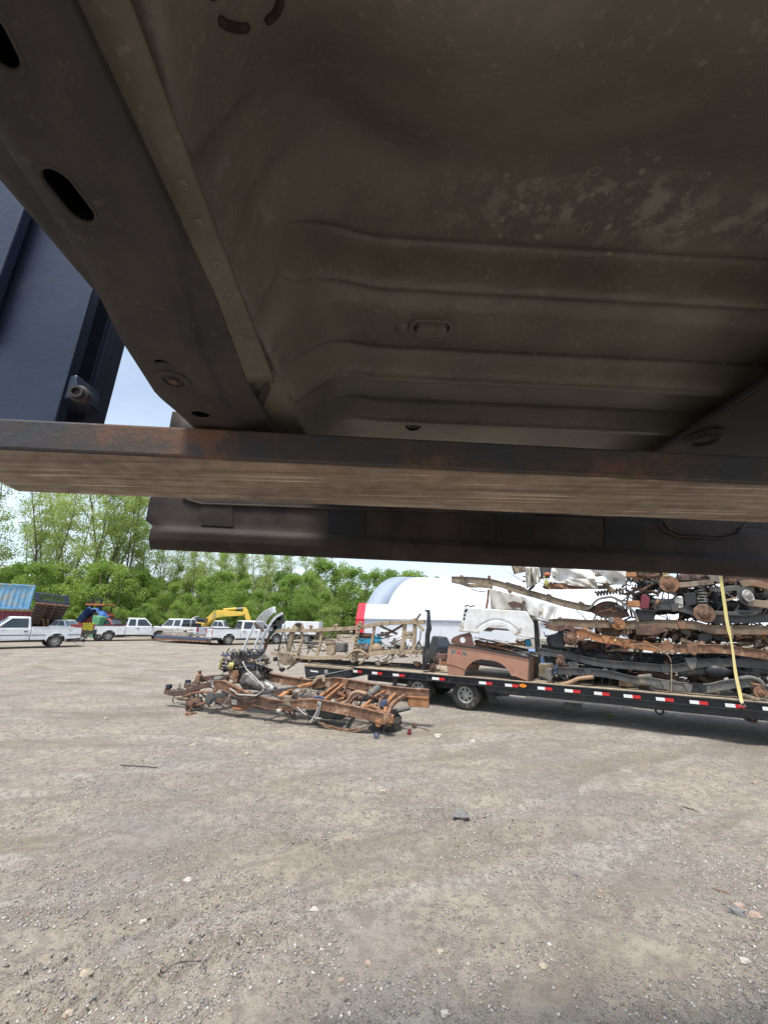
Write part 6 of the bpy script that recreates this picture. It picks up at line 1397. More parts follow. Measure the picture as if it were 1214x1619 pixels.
# buckled white panel above it
t = scrap('buckled white body panel with a torn hole above the white bed', 'body panel', 820, 975, .45, 'buckled_sheet')
mb = crumple([(774, 930), (826, 943), (842, 974), (776, 966)], TR, .5, 3, .05); mb.build('left_sheet', M_['white_dirty'], t, smooth=25, solid=.008)
mb = crumple([(822, 941), (881, 959), (874, 985), (836, 972)], TR, .42, 5, .035); mb.build('right_sheet', M_['white_crush'], t, smooth=25, solid=.008)
mb = MB(); mb.ext([T(x, y, .36) for x, y in ((802, 953), (812, 950), (826, 955), (823, 961), (806, 960))], RN * .05); mb.build('torn_hole', M_['rust_dark'], t)
mb = MB(); mb.bar(px_path(TR, [(772, 932), (771, 948), (768, 964)], .4), .07, .05, TR.t); mb.build('torn_edge', M_['rust'], t, bevel=.01)
mb = MB(); mb.bar(px_path(TR, [(828, 950), (826, 958), (824, 966)], .38), .08, .06, TR.t); mb.build('torn_edge', M_['rust_dark'], t, bevel=.01)
mb = MB(); mb.bar(px_path(TR, [(768, 966), (800, 964), (832, 970), (850, 980), (872, 986)], .5), .12, .05); mb.build('lower_edge', M_['tan_dark'], t, bevel=.01)
t = scrap('dark grey stake standing in the trailer side behind the white bed', 'stake', 850, 1030, .9, 'stake')
mb = MB(); mb.bar(px_path(TR, [(846, 980), (848, 1000), (850, 1030), (851, 1066)], .95), .12, .12, TR.t); mb.build('post', M_['black_frame'], t, bevel=.01)
mb = MB(); mb.box(T(851, 1064, .95), (.22, .2, .05), TH); mb.build('foot', M_['black_frame'], t)
# top: long brown rail, crushed white roof and bits
t = scrap('long brown frame rail reaching out over the white beds to the left', 'frame rail', 820, 940, .55, 'frame_rail')
rail(t, px_path(TR, [(714, 916.5), (749, 917.5), (784, 922), (818, 933), (853, 942.5), (888, 953), (924, 961), (946, 964)], .58), .155, .07, 'tan_dark', holes=8, seed=31)
mb = MB(); mb.bar(densify(px_path(TR, [(716, 919), (730, 922), (742, 926), (760, 926), (778, 928)], .52)), .1, .1); mb.build('torn_flange', M_['tan_dark'], t, bevel=.015)
mb = MB(); mb.box(T(773, 913, .5), (.07, .07, .1), TH); mb.build('bolt_stub', M_['rust_dark'], t, bevel=.015)
mb = MB(); mb.tube(densify(px_path(TR, [(745, 931), (752, 934), (768, 936)], .45)), .014, 6); mb.build('brake_line', M_['hose'], t, smooth=True)
mb = MB(); mb.bar(densify(px_path(TR, [(800, 921), (812, 925), (824, 928)], .8)), .06, .05); mb.build('far_flange', M_['black_frame'], t)
mb = MB(); mb.tube(px_path(TR, [(790, 893), (806, 906), (830, 922)], .7), .01, 6); mb.build('cable', M_['steel'], t, smooth=True)
t = scrap('crushed white truck roof on top of the pile under the raised body', 'truck roof', 930, 928, .5, 'crushed_roof')
mb = crumple([(872, 896), (990, 899), (988, 924), (868, 921)], TR, .45, 12, .13, 44, 22); mb.build('roof_sheet', M_['white_crush'], t, smooth=22, solid=.008)
mb = crumple([(892, 916), (940, 914), (946, 931), (897, 925)], TR, .36, 14, .04, 18, 10); mb.build('hanging_sheet', M_['white_dirty'], t, smooth=22, solid=.008)
mb = crumple([(868, 922), (900, 922), (944, 931), (866, 932)], TR, .5, 16, .03, 20, 8); mb.build('inner_liner', M_['rust'], t, smooth=25, solid=.01)
mb = crumple([(830, 897), (852, 897), (853, 920), (832, 931)], TR, .4, 18, .1, 14, 14); mb.build('roof_corner', M_['white_dirty'], t, smooth=22, solid=.008)
mb = crumple([(852, 895), (876, 895), (872, 914), (855, 915)], TR, .6, 19, .03, 12, 10); mb.build('dark_liner', M_['black_frame'], t, smooth=22, solid=.008)
mb = crumple([(808, 894), (832, 896), (830, 904), (812, 908)], TR, .5, 20, .02, 10, 8); mb.build('torn_strip', M_['tan_dark'], t, smooth=22, solid=.008)
bits(t, TR, 832, 910, 900, 931, .45, .8, 18, ['rust', 'rust_dark', 'black_frame', 'tan_dark'], 22, (.06, .28))
mb = MB(); mb.blob(T(863.5, 922, .38), (.055, .05, .10), 12, .1, 3); mb.lathe(T(860, 913.5, .38), (0, 0, 1), [(.025, 0), (.025, .05), (.001, .05)], 10); o = mb.build('plastic_bottle', M_['olive_bottle'], smooth=40); tag(o, 'olive yellow plastic bottle jammed under the crushed white roof', 'bottle')
mb = MB(); mb.blob(T(865, 908, .45), (.09, .05, .045), 10, .25, 8); tag(mb.build('rag', M_['orange_paint'], smooth=True), 'orange scrap beside the crushed white roof', 'rag')
# wheel arch with hub, coil and brackets
t = scrap('olive grey wheel arch with hub and rusty brackets at the end of the brown rail', 'suspension', 970, 985, .45, 'wheel_arch')
arc = densify(px_path(TR, [(924, 962), (932, 961), (943, 949), (956, 945), (970, 945), (986, 955), (1001, 967), (1008, 983)], .36))
mb = MB(); mb.add(arc + [p + RN * .42 + Vector((0, 0, .03)) for p in arc], [(i, i + 1, len(arc) + i + 1, len(arc) + i) for i in range(len(arc) - 1)]); mb.build('arch_sheet', M_['rust_olive'], t, smooth=True, solid=.012)
mb = MB(); mb.bar(arc, .03, .05); mb.build('arch_lip', M_['grey_frame'], t, smooth=40)
inn = densify(px_path(TR, [(932, 965), (945, 955), (958, 951), (972, 953), (984, 962), (992, 972)], .5)); mb = MB(); mb.add(inn + [p + RN * .35 - Vector((0, 0, .02)) for p in inn], [(i, i + 1, len(inn) + i + 1, len(inn) + i) for i in range(len(inn) - 1)]); mb.build('dark_liner', M_['plastic'], t, solid=.02)
disc(t, T(977, 986, .3), -RN, .135, 'rust_orange'); mb = MB(); mb.cyl(T(981, 990, .27), T(983, 992, .16), .025, n=10); mb.build('stub_axle', M_['copper'], t, smooth=40)
mb = MB(); mb.blob(T(968, 983, .38), (.09, .09, .1), 12, .2, 6); mb.build('knuckle', M_['grey_frame'], t, smooth=45)
spring(t, T(941, 939, .5), T(985, 933, .5), .05, .02, 9, 'rust_dark')
mb = MB(); mb.box(T(1001, 955, .45), (.24, .16, .15), TH); mb.build('bracket', M_['rust_orange'], t, bevel=.02)
mb = MB(); mb.ext([T(x, y, .4) for x, y in ((1011, 962), (1014, 941), (1020, 939), (1027, 946), (1025, 963))], RN * .12); mb.build('bracket', M_['maroon'], t, bevel=.01)
bits(t, TR, 940, 956, 992, 978, .4, .5, 8, ['rust', 'rust_dark', 'black_frame', 'grey_frame', 'copper'], 24, (.06, .25)); mb = MB(); mb.ext([T(x, y, .5) for x, y in ((933, 967), (945, 955), (958, 950), (972, 952), (986, 960), (996, 974), (975, 980), (950, 976))], RN * .3); mb.build('wheel_well', M_['rust_dark'], t, bevel=.02)
bits(t, TR, 975, 925, 1030, 960, .4, .9, 12, ['black_frame', 'rust_dark', 'grey_frame', 'black'], 25, (.08, .4))
t = scrap('black plastic tray wedged beside the olive wheel arch', 'tray', 1022, 980, .4, 'plastic_tray')
mb = MB(); mb.ext([T(x, y, .38) for x, y in ((1005, 964), (1036, 967), (1034, 981), (1012, 983), (1006, 976))], RN * .3); mb.build('shell', M_['plastic'], t, bevel=.02)
mb = MB(); mb.bar(px_path(TR, [(1004, 963.5), (1020, 965), (1037, 966.5)], .37), .05, .03); mb.build('lip', M_['plastic'], t)

# ---------------------------------------------------------------- the stacked frames on the right
def frame(label, pts, off, h, m, far=.82, ncross=4, seed=0, m2=None, wd=.07, dz=0.0, holes=7):
    x, y = pts[len(pts) // 2]; t = scrap(label, 'truck frame', x, y + 8, off, 'scrap_chassis', None)
    q = px_path(TR, pts, off); rail(t, q, h, wd, m, holes=holes, seed=seed)
    q2 = [p + RN * far + Vector((0, 0, dz)) for p in q]; rail(t, q2, h, wd, m2 or m, holes=0, seed=seed + 1, flange=False)
    rr = random.Random(seed); n = len(q)
    for k in range(ncross):
        f = (k + .5 + rr.uniform(-.2, .2)) / ncross * (n - 1); i = min(int(f), n - 2); p = q[i].lerp(q[i + 1], f - i); p2 = q2[i].lerp(q2[i + 1], f - i); mb = MB()
        if rr.random() < .5: mb.tube([p, p.lerp(p2, .5) - Vector((0, 0, .05)), p2], .045, 10); mb.build('crossmember', M_[m2 or m], t, smooth=True)
        else: mb.bar([p, p.lerp(p2, .3) - Vector((0, 0, .06)), p.lerp(p2, .7) - Vector((0, 0, .06)), p2], .12, .06); mb.build('crossmember', M_[m2 or m], t, bevel=.01)
    return t
dark = ['black_frame', 'black', 'grey_frame', 'hose', 'rust_dark']
t = frame('black truck frame at the bottom of the stack with pale middle section', [(880, 1060), (902, 1061), (938, 1063), (967, 1066.5), (996, 1074), (1014, 1076), (1030, 1077)], .3, .135, 'black_frame', seed=51)
q = px_path(TR, [(1026, 1077), (1040, 1080), (1068, 1084.5), (1090, 1087)], .3); rail(t, q, .16, .072, 'grey_frame', seed=52, holes=4)
q = px_path(TR, [(1089, 1087), (1100, 1088), (1111, 1088)], .3); rail(t, q, .155, .074, 'black', seed=53, holes=1)
q = px_path(TR, [(1110, 1088), (1124, 1087), (1140, 1083), (1164, 1080), (1190, 1078)], .3); rail(t, q, .14, .072, 'grey_frame', seed=54, holes=3)
mb = MB(); mb.ext([T(x, y, .2) for x, y in ((861, 1058), (872, 1057), (875, 1070), (870, 1077), (862, 1073))], RN * .2); mb.build('frame_horn', M_['grey_frame'], t, bevel=.015)
mb = MB(); mb.ext([T(x, y, .26) for x, y in ((1008, 1068), (1030, 1066), (1032, 1083), (1022, 1084), (1010, 1080))], RN * .16); mb.build('crossmember_end', M_['grey_frame'], t, bevel=.02)
mb = MB(); mb.lathe(T(876, 1062, .2), -RN, [(.04, -.03), (.07, -.03), (.07, .04), (.04, .04)], 16, closed=True); mb.build('body_mount', M_['black'], t)
disc(t, T(1203, 1096, .2), Vector((-.3, -1, .1)), .115, 'rust'); mb = MB(); mb.blob(T(1199, 1088, .3), (.13, .1, .13), 12, .25, 9); mb.build('knuckle', M_['rust_dark'], t, smooth=45)
mb = MB(); mb.bar(densify(px_path(TR, [(1172, 1098), (1188, 1103), (1202, 1106), (1212, 1100)], .2)), .09, .06); mb.build('control_arm', M_['tan_dark'], t, bevel=.015)
mb = MB(); mb.tube(densify(px_path(TR, [(1168, 1073), (1185, 1071), (1200, 1076), (1208, 1086)], .25)), .04, 10); mb.build('upper_arm', M_['grey_frame'], t, smooth=True)
bits(t, TR, 1165, 1070, 1214, 1098, .3, .9, 26, dark, 55, (.08, .35)); bits(t, TR, 862, 1055, 900, 1078, .3, .9, 16, dark, 56, (.06, .3)); bits(t, TR, 900, 1062, 1160, 1080, .5, 1.4, 40, dark, 57, (.08, .5))
t = frame('black truck frame second from the bottom with maroon hub', [(850, 1029), (870, 1032), (905, 1038.5), (939, 1046.5), (966, 1050), (1006, 1053), (1045, 1056), (1070, 1056), (1103, 1049), (1136, 1047), (1181, 1048.5), (1225, 1051)], .42, .135, 'black_frame', seed=61, m2='black', dz=.06)
disc(t, T(886, 1047, .3), -RN, .105, 'rust_dark'); mb = MB(); mb.ext([T(x, y, .36) for x, y in ((880, 1036), (888, 1034), (893, 1046), (897, 1055), (888, 1059), (879, 1052))], RN * .1); mb.build('knuckle', M_['brown_in'], t, bevel=.02)
mb = MB(); mb.ext([T(x, y, .34) for x, y in ((896, 1047), (912, 1046), (914, 1056), (900, 1059))], RN * .14); mb.build('mount_bracket', M_['grey_frame'], t, bevel=.015)
mb = MB(); mb.cyl(T(1070, 1062, .5), T(1116, 1060, .5), .085, n=20); mb.build('muffler', M_['black_frame'], t, smooth=40)
mb = MB(); mb.lathe(T(1112, 1059, .46), TR.t, [(.06, 0), (.12, .06), (.14, .18), (.13, .32), (.07, .42)], 22); mb.build('fuel_tank', M_['black'], t, smooth=45)
mb = MB(); mb.ext([T(x, y, .36) for x, y in ((1082, 1040), (1102, 1040), (1100, 1056), (1094, 1061), (1086, 1052))], RN * .12); mb.build('spring_hanger', M_['grey_frame'], t, bevel=.015)
mb = MB(); mb.bar(densify(px_path(TR, [(1006, 1060), (1040, 1066), (1084, 1078)], .6)), .09, .09); mb.build('driveshaft', M_['rust_dark'], t)
bits(t, TR, 900, 1025, 1010, 1048, .5, 1.1, 40, dark + ['rust_dark'], 62, (.08, .45)); bits(t, TR, 1040, 1036, 1214, 1066, .45, 1.3, 60, dark, 63, (.08, .45))
t = frame('orange rusty truck frame running right below the brown one', [(900, 998), (909, 999), (925, 1001), (944, 1008.5), (965, 1012), (991, 1016.5), (1015, 1021), (1038, 1025)], .36, .15, 'rust_orange', seed=71, m2='rust', dz=-.03)
q = px_path(TR, [(1034, 1024), (1060, 1024), (1080, 1026), (1101, 1025.5), (1130, 1025.5), (1151, 1027), (1180, 1031), (1225, 1037)], .36); rail(t, q, .155, .075, 'rust', seed=72, holes=8)
mb = MB(); mb.ext([T(x, y, .3) for x, y in ((1040, 1020), (1058, 1010), (1062, 1030), (1050, 1034), (1040, 1030))], RN * .14); mb.build('spring_hanger', M_['rust'], t, bevel=.015)
mb = MB(); mb.ext([T(x, y, .29) for x, y in ((1084, 1021), (1101, 1018), (1103, 1032), (1098, 1037), (1088, 1032))], RN * .12); mb.build('spring_hanger', M_['rust'], t, bevel=.015)
disc(t, T(901.5, 1010, .2), -RN, .155, 'disc_rust', hat=.6, th=.05, name='brake_drum'); mb = MB(); mb.cyl(T(902, 1010, .3), T(904, 1009, 1.6), .055, n=14); mb.build('axle_tube', M_['rust'], t, smooth=40)
mb = MB(); mb.bar(densify(px_path(TR, [(862, 989), (881, 994), (897, 991), (909, 998)], .3)), .09, .12); mb.build('front_horn', M_['rust_dark'], t, bevel=.012)
mb = MB(); mb.bar(densify(px_path(TR, [(905, 1011), (918, 1010), (926, 1005)], .25)), .07, .09); mb.build('trailing_arm', M_['rust'], t, bevel=.02)
mb = MB(); mb.ext([T(x, y, .38) for x, y in ((870, 1003), (889, 1001), (891, 1022), (882, 1025), (871, 1022))], RN * .2); mb.build('caliper_carrier', M_['black'], t, bevel=.02)
mb = MB(); mb.box(T(972, 1012, .31), (.04, .01, .05), TH); mb.build('inspection_mark', M_['yellow_strap'], t)
mb = MB(); mb.tube(densify(px_path(TR, [(990, 1021), (1010, 1018), (1030, 1021), (1050, 1032), (1060, 1045), (1061, 1075), (1061, 1095)], .22)), .009, 6); mb.build('hanging_wire', M_['tan'], t, smooth=True)
bits(t, TR, 865, 990, 930, 1030, .4, .9, 34, ['black', 'black_frame', 'rust', 'rust_dark', 'hose'], 74, (.06, .35)); bits(t, TR, 960, 1005, 1210, 1022, .5, 1.1, 24, ['rust', 'rust_dark', 'rust_orange'], 75, (.08, .35))
t = frame('olive brown truck frame above the orange one', [(868, 985), (890, 984), (924, 986.5), (962, 986.5), (1000, 988), (1030, 986), (1068, 987), (1098, 988.5), (1121, 994.5), (1156, 996), (1225, 996.5)], .45, .155, 'rust_olive', seed=81, m2='rust_dark', dz=.03)
mb = MB(); mb.ext([T(x, y, .37) for x, y in ((1003, 990), (1040, 986), (1056, 998), (1030, 1005), (1006, 1004))], RN * .14); mb.build('gusset_box', M_['rust_dark'], t, bevel=.015)
mb = MB(); mb.bar(px_path(TR, [(1153, 990), (1156, 1002), (1155, 1010)], .36), .05, .06, TR.t); mb.build('mount_tab', M_['rust_olive'], t, bevel=.01)
bits(t, TR, 1000, 985, 1120, 1008, .5, 1.1, 44, ['rust_dark', 'rust', 'rust_olive', 'black_frame', 'hose'], 82, (.08, .4)); bits(t, TR, 915, 965, 945, 1002, .4, .7, 8, ['tan_dark', 'copper'], 83, (.2, .5))
# upper frame with coil springs and brake discs
t = frame('dusty black truck frame with coil springs and brake discs high in the stack', [(1032, 958), (1052, 958), (1070, 960), (1096, 968), (1128, 979), (1160, 979), (1225, 977)], .5, .15, 'black_frame', seed=91, m2='grey_frame', dz=.02)
disc(t, T(1113, 970, .3), -RN, .185, 'disc_rust'); mb = MB(); mb.cyl(T(1113, 970, .35), T(1114, 969, 1.5), .05, n=12); mb.build('axle_tube', M_['black_frame'], t, smooth=40)
spring(t, T(1110, 934, .42), T(1110, 959, .42), .075, .017, 5.5, 'grey_frame')
mb = MB(); mb.cyl(T(1110, 928, .42), T(1110, 962, .42), .035, n=12); mb.build('damper', M_['plastic'], t, smooth=40)
mb = MB(); mb.ext([T(x, y, .46) for x, y in ((1035, 948), (1079, 945), (1080, 962), (1037, 966))], RN * .1); mb.build('rail_end_plate', M_['black_frame'], t, bevel=.012)
mb = MB(); mb.ext([T(x, y, .452) for x, y in ((1066, 945.5), (1079, 944.5), (1079.5, 960), (1066, 962))], RN * .006); mb.build('primer_patch', M_['white_dirty'], t)
mb = MB(); mb.ext([T(x, y, .44) for x, y in ((1080, 938), (1100, 936), (1102, 956), (1084, 960))], RN * .2); mb.build('shock_tower', M_['black'], t, bevel=.02)
mb = MB(); mb.bar(densify(px_path(TR, [(1120, 931), (1140, 932), (1160, 930), (1190, 932)], .5)), .07, .11); mb.build('upper_rail', M_['grey_frame'], t, bevel=.01)
disc(t, T(1183, 942, .28), Vector((.15, -1, .05)), .125, 'rim'); mb = MB(); mb.lathe(T(1179, 943, .36), Vector((.15, -1, .05)), [(.05, -.02), (.19, -.02), (.19, .0), (.05, .015)], 26); mb.build('splash_shield', M_['black_frame'], t, smooth=35)
mb = MB(); mb.bar(densify(px_path(TR, [(1147, 949), (1160, 946), (1172, 943)], .34)), .035, .035); mb.build('tie_rod', M_['tan'], t)
mb = MB(); mb.bar(densify(px_path(TR, [(1124, 969), (1150, 970), (1180, 971), (1196, 966), (1203, 955)], .42)), .08, .09); mb.build('control_arm', M_['black_frame'], t, bevel=.02)
mb = MB(); mb.ext([T(x, y, .4) for x, y in ((1180, 956), (1202, 954), (1204, 968), (1194, 972), (1184, 966))], RN * .1); mb.build('arm_plate', M_['black_frame'], t, bevel=.015)
mb = MB(); mb.bar(densify(px_path(TR, [(1180, 952), (1200, 955), (1225, 957)], .4)), .12, .15); mb.build('axle_beam', M_['tan_dark'], t, bevel=.015)
bits(t, TR, 1075, 932, 1130, 975, .45, 1.0, 46, dark, 92, (.08, .35)); bits(t, TR, 1130, 935, 1214, 966, .45, 1.2, 46, dark, 93, (.08, .4)); bits(t, TR, 1120, 975, 1214, 990, .5, 1.0, 16, dark, 94, (.08, .35))
t = frame('rusty truck frame topmost in the stack, half hidden by the raised body', [(985, 905), (1010, 905), (1040, 909), (1072, 921), (1100, 921.5), (1127, 918.5), (1150, 914), (1180, 914), (1225, 918)], .55, .13, 'rust_dark', seed=101, m2='rust', dz=.02)
disc(t, T(1057, 923, .36), -RN, .185, 'rust'); mb = MB(); mb.cyl(T(1057, 923, .4), T(1058, 922, 1.5), .05, n=12); mb.build('axle_tube', M_['rust_dark'], t, smooth=40)
spring(t, T(1053, 903, .46), T(1053, 915, .46), .06, .016, 3, 'yellow_strap')
mb = MB(); mb.bar(densify(px_path(TR, [(1060, 926), (1090, 924), (1127, 920)], .42)), .07, .11); mb.build('trailing_arm', M_['tan_dark'], t, bevel=.012)
mb = MB(); mb.ext([T(x, y, .4) for x, y in ((1117, 909), (1142, 911), (1142, 920), (1134, 921), (1124, 917))], RN * .1); mb.build('gusset', M_['grey_frame'], t, bevel=.01)
mb = MB(); mb.bar(densify(px_path(TR, [(1170, 924), (1190, 922), (1225, 931)], .45)), .08, .13); mb.build('front_rail', M_['rust_olive'], t, bevel=.01)
mb = MB(); mb.box(T(997, 909, .4), (.2, .12, .1), TH); mb.build('bracket', M_['rust_orange'], t, bevel=.015)
bits(t, TR, 990, 905, 1050, 950, .45, 1.0, 50, ['black_frame', 'rust_dark', 'hose', 'black', 'rust'], 102, (.08, .45)); bits(t, TR, 1060, 905, 1214, 935, .5, 1.2, 50, ['rust_dark', 'grey_frame', 'hose', 'black_frame', 'tan_dark'], 103, (.08, .45))
# gearboxes, tanks and axles still bolted in the stack
def lump(par, px, py, off, L_, r, m, ax=None, seed=0):
    rr = random.Random(seed); ax = ax or (TR.t + Vector((0, 0, rr.uniform(-.2, .2)))); p = T(px, py, off); mb = MB(); h = L_ / 2
    mb.lathe(p, ax, [(r * .35, -h), (r * .8, -h * .85), (r, -h * .5), (r * .9, -h * .1), (r * .65, h * .15), (r * .7, h * .5), (r * .45, h * .7), (r * .4, h)], 16); mb.build('gearbox', M_[m], par, smooth=35)
FR = [o for o in C.objects if o.name.startswith('scrap_chassis') and o.parent is None]
def fr(word): return next(o for o in FR if word in o['label'])
bits(fr('olive'), TR, 940, 1000, 1214, 1022, .5, 1.3, 50, dark + ['rust', 'tan_dark'], 161, (.1, .5)); bits(fr('coil springs'), TR, 990, 930, 1214, 985, .5, 1.4, 70, dark + ['rust_dark'], 162, (.1, .5)); bits(fr('second from'), TR, 860, 1030, 1214, 1066, .4, 1.4, 60, dark + ['rust'], 163, (.1, .5))
for word, px, py, off, L_, r, m in (('bottom of the stack', 1185, 1086, .8, .7, .16, 'black_frame'), ('bottom of the stack', 930, 1071, .9, .8, .13, 'black'), ('bottom of the stack', 1060, 1078, 1.1, .9, .12, 'grey_frame'), ('second from', 1150, 1060, .7, .7, .14, 'black'), ('second from', 1195, 1062, .8, .5, .15, 'black_frame'), ('second from', 960, 1040, .9, .8, .13, 'black_frame'), ('second from', 1010, 1046, 1.0, .6, .12, 'black'), ('second from', 1085, 1046, .9, .6, .12, 'black_frame'), ('orange', 935, 1020, .8, .6, .12, 'rust_dark'), ('orange', 881, 1014, .7, .5, .16, 'black'), ('olive', 1085, 1003, .9, .7, .12, 'rust_dark'), ('olive', 1180, 1006, .9, .6, .10, 'rust_dark'), ('coil springs', 1090, 960, .9, .6, .16, 'black'), ('coil springs', 1150, 957, .8, .7, .14, 'black_frame'), ('coil springs', 1195, 966, .9, .6, .15, 'black'), ('coil springs', 1140, 945, 1.0, .5, .12, 'black_frame'), ('coil springs', 1050, 965, 1.0, .7, .12, 'black_frame'), ('topmost', 1100, 912, .9, .8, .14, 'rust_dark'), ('topmost', 1180, 925, .9, .8, .12, 'black_frame'), ('topmost', 1030, 925, .8, .6, .14, 'black'), ('topmost', 1020, 948, .9, .5, .13, 'black_frame')):
    lump(fr(word), px, py, off, L_, r, m, seed=int(px))
frame('black truck frame lying behind the two lowest ones on the deck', [(860, 1042), (905, 1043), (960, 1052), (1020, 1058), (1090, 1056), (1160, 1060), (1225, 1062)], 1.5, .15, 'black_frame', seed=111, m2='black', far=.6)
frame('brown rusty frame lying behind the olive brown one in the stack', [(940, 996), (990, 999), (1050, 1003), (1110, 1008), (1170, 1010), (1225, 1011)], 1.3, .13, 'rust_dark', seed=131, m2='black_frame', far=.6)
frame('dark frame between the orange frame and the two lowest ones, at the back', [(880, 1026), (930, 1030), (1000, 1036), (1060, 1040), (1130, 1040), (1225, 1044)], 1.4, .13, 'black_frame', seed=141, m2='rust_dark', far=.5)
frame('dull brown frame behind the topmost rusty one', [(1010, 915), (1060, 930), (1110, 938), (1160, 932), (1225, 940)], 1.3, .14, 'tan_dark', seed=151, m2='black_frame', far=.6)
frame('dark frame behind the coil springs, mostly hidden in the stack', [(1010, 950), (1050, 953), (1100, 962), (1150, 966), (1225, 962)], 1.45, .15, 'black_frame', seed=121, m2='rust_dark', far=.6)
# bent struts, arms and torn sheet jammed in the stack at all angles
rr = random.Random(77)
for k in range(64):
    word = ('bottom of the stack', 'second from', 'orange', 'olive', 'coil springs', 'topmost')[k % 6]; y0 = (1078, 1052, 1020, 1000, 962, 922)[k % 6]
    x = rr.uniform(940, 1212); an = rr.uniform(0, 3.14); L_ = rr.uniform(8, 26); o = rr.uniform(.42, 1.1); y = y0 + rr.uniform(-8, 8)
    dx, dy = math.cos(an) * L_, math.sin(an) * L_ * .6; p = [T(x - dx, y - dy, o), T(x + rr.uniform(-3, 3), y + rr.uniform(-3, 3), o + rr.uniform(-.1, .1)), T(x + dx, y + dy, o + rr.uniform(-.1, .3))]
    m = rr.choice(('black_frame', 'rust_dark', 'tan_dark', 'grey_frame', 'rust', 'black', 'rust_olive')); mb = MB()
    if k % 3: mb.bar(densify(p, 3), rr.uniform(.03, .07), rr.uniform(.04, .1)); mb.build('strut', M_[m], fr(word), bevel=.008)
    else:
        w_ = rr.uniform(4, 9); mb = crumple([(x - dx, y - dy - w_), (x + dx, y + dy - w_), (x + dx, y + dy + w_), (x - dx, y - dy + w_)], TR, o, k, .03, 8, 5); mb.build('torn_sheet', M_[m], fr(word), smooth=25, solid=.008)
# loose pieces on the deck
mb = MB(); mb.tube(densify(px_path(TR, [(884, 1082), (895, 1080.5), (905, 1077), (914, 1073), (926, 1071.5), (938, 1070.5)], .22)), .042, 12); tag(mb.build('exhaust_pipe', M_['copper'], smooth=True), 'bent tan exhaust pipe lying on the deck under the black frame', 'exhaust pipe')
mb = MB(); mb.ext([T(x, y, .6) for x, y in ((851, 1050), (876, 1050), (874, 1066), (852, 1068))], RN * .3); tag(mb.build('board', M_['cardboard'], bevel=.01), 'tan board lying behind the front of the brown bed', 'board')
mb = MB(); mb.ext([T(x, y, .5) for x, y in ((978, 1074), (1026, 1082), (1028, 1087), (978, 1085))], RN * .3); tag(mb.build('board', M_['copper'], bevel=.01), 'brown board lying on the deck under the pale frame section', 'board')
arc = densify(px_path(TR, [(952, 1082), (952, 1072), (958, 1069), (970, 1070), (977, 1074)], .45)); mb = MB(); mb.add(arc + [p + RN * .3 for p in arc], [(i, i + 1, len(arc) + i + 1, len(arc) + i) for i in range(len(arc) - 1)]); tag(mb.build('wheel_liner', M_['plastic'], smooth=True, solid=.02), 'curved black wheel liner lying on the deck', 'wheel liner')
# yellow strap over the stack
t = scrap('yellow webbing strap tied down over the stacked frames', 'strap', 1160, 1100, -.03, 'strap')
sp = [(1138, 905, .05), (1139.5, 920, .12), (1145, 957, .14), (1148.5, 982, .14), (1156, 1018, .12), (1162, 1063, .06), (1168, 1092, .02), (1172, 1111, -.035)]
q = densify([T(x, y, o) for x, y, o in sp]); n = len(q)
mb = MB(); mb.sweep(q, [(-.027, -.003), (.027, -.003), (.027, .003), (-.027, .003)], -RN, [1 - .45 * math.sin(math.pi * k / n * 1.0) ** 8 * (k > n * .5) for k in range(n)]); mb.build('webbing', M_['yellow_strap'], t)
c = T(1173, 1113.5, -.035); mb = MB(); mb.tube([c + Vector((0, 0, .03)) , c + TR.t * .05 + Vector((0, 0, -.03)), c - TR.t * .045 + Vector((0, 0, -.035))], .008, 6, RN, loop=True); mb.build('hook', M_['steel'], t, smooth=True)
# ================================================================ stripped chassis on the ground, front left
FC = Wall((-4.3, 9.7), (4.3, -1.45)); FN = FC.n; FH = math.atan2(FC.t.y, FC.t.x); RN = FN
F_ = FC.at
t = thing('truck_chassis', 'rusty stripped truck chassis with leaf springs lying on the gravel', 'truck chassis', tuple(FC.w(2.3, .45, 0)), FH)
near = [(340, 1083), (354, 1083), (372, 1092), (395, 1103), (420, 1111), (450, 1115.5), (489, 1112), (520, 1116), (560, 1124), (600, 1133.5), (619, 1138)]
q = px_path(FC, near, 0); rail(t, q, .17, .075, 'rust', 'frame_rail', 12, 201)
mb = MB(); mb.bar(px_path(FC, [(343, 1105), (370, 1109), (405, 1114), (440, 1117)], -.01), .06, .17); mb.build('lower_rail', M_['rust_dark'], t, bevel=.01)
farp = [(395, 1066), (430, 1071), (470, 1078), (500, 1081), (529, 1077.5), (560, 1082), (600, 1089), (640, 1094), (678, 1097)]
q2 = px_path(FC, farp, .85); rail(t, q2, .16, .075, 'rust', 'frame_rail', 8, 202)
mb = MB(); mb.bar(px_path(FC, [(645, 1108), (660, 1109), (678, 1110)], .85), .09, .21); mb.build('rail_extension', M_['rust_orange'], t, bevel=.012)
mb = MB(); mb.bar(px_path(FC, [(496, 1080), (503, 1071), (511, 1070), (513, 1078)], .8), .09, .07); mb.build('cab_mount', M_['tan'], t, bevel=.012)
def xm(a, b, w_=.09, h=.06, m='rust_orange', mid=None, name='crossmember'):
    p0, p1 = F_(a[0], a[1], a[2]), F_(b[0], b[1], b[2]); pts = [p0] + ([F_(*mid)] if mid else []) + [p1]
    mb = MB(); mb.bar(densify(pts) if mid else pts, w_, h); return mb.build(name, M_[m], t, bevel=.012, smooth=40)
xm((443, 1103, .03), (494, 1081, .8), .12, .07, 'rust_orange', (462, 1090, .4)); xm((506, 1103, .03), (534, 1083, .8), .06, .1); xm((514, 1107, .03), (542, 1084, .8), .05, .09)
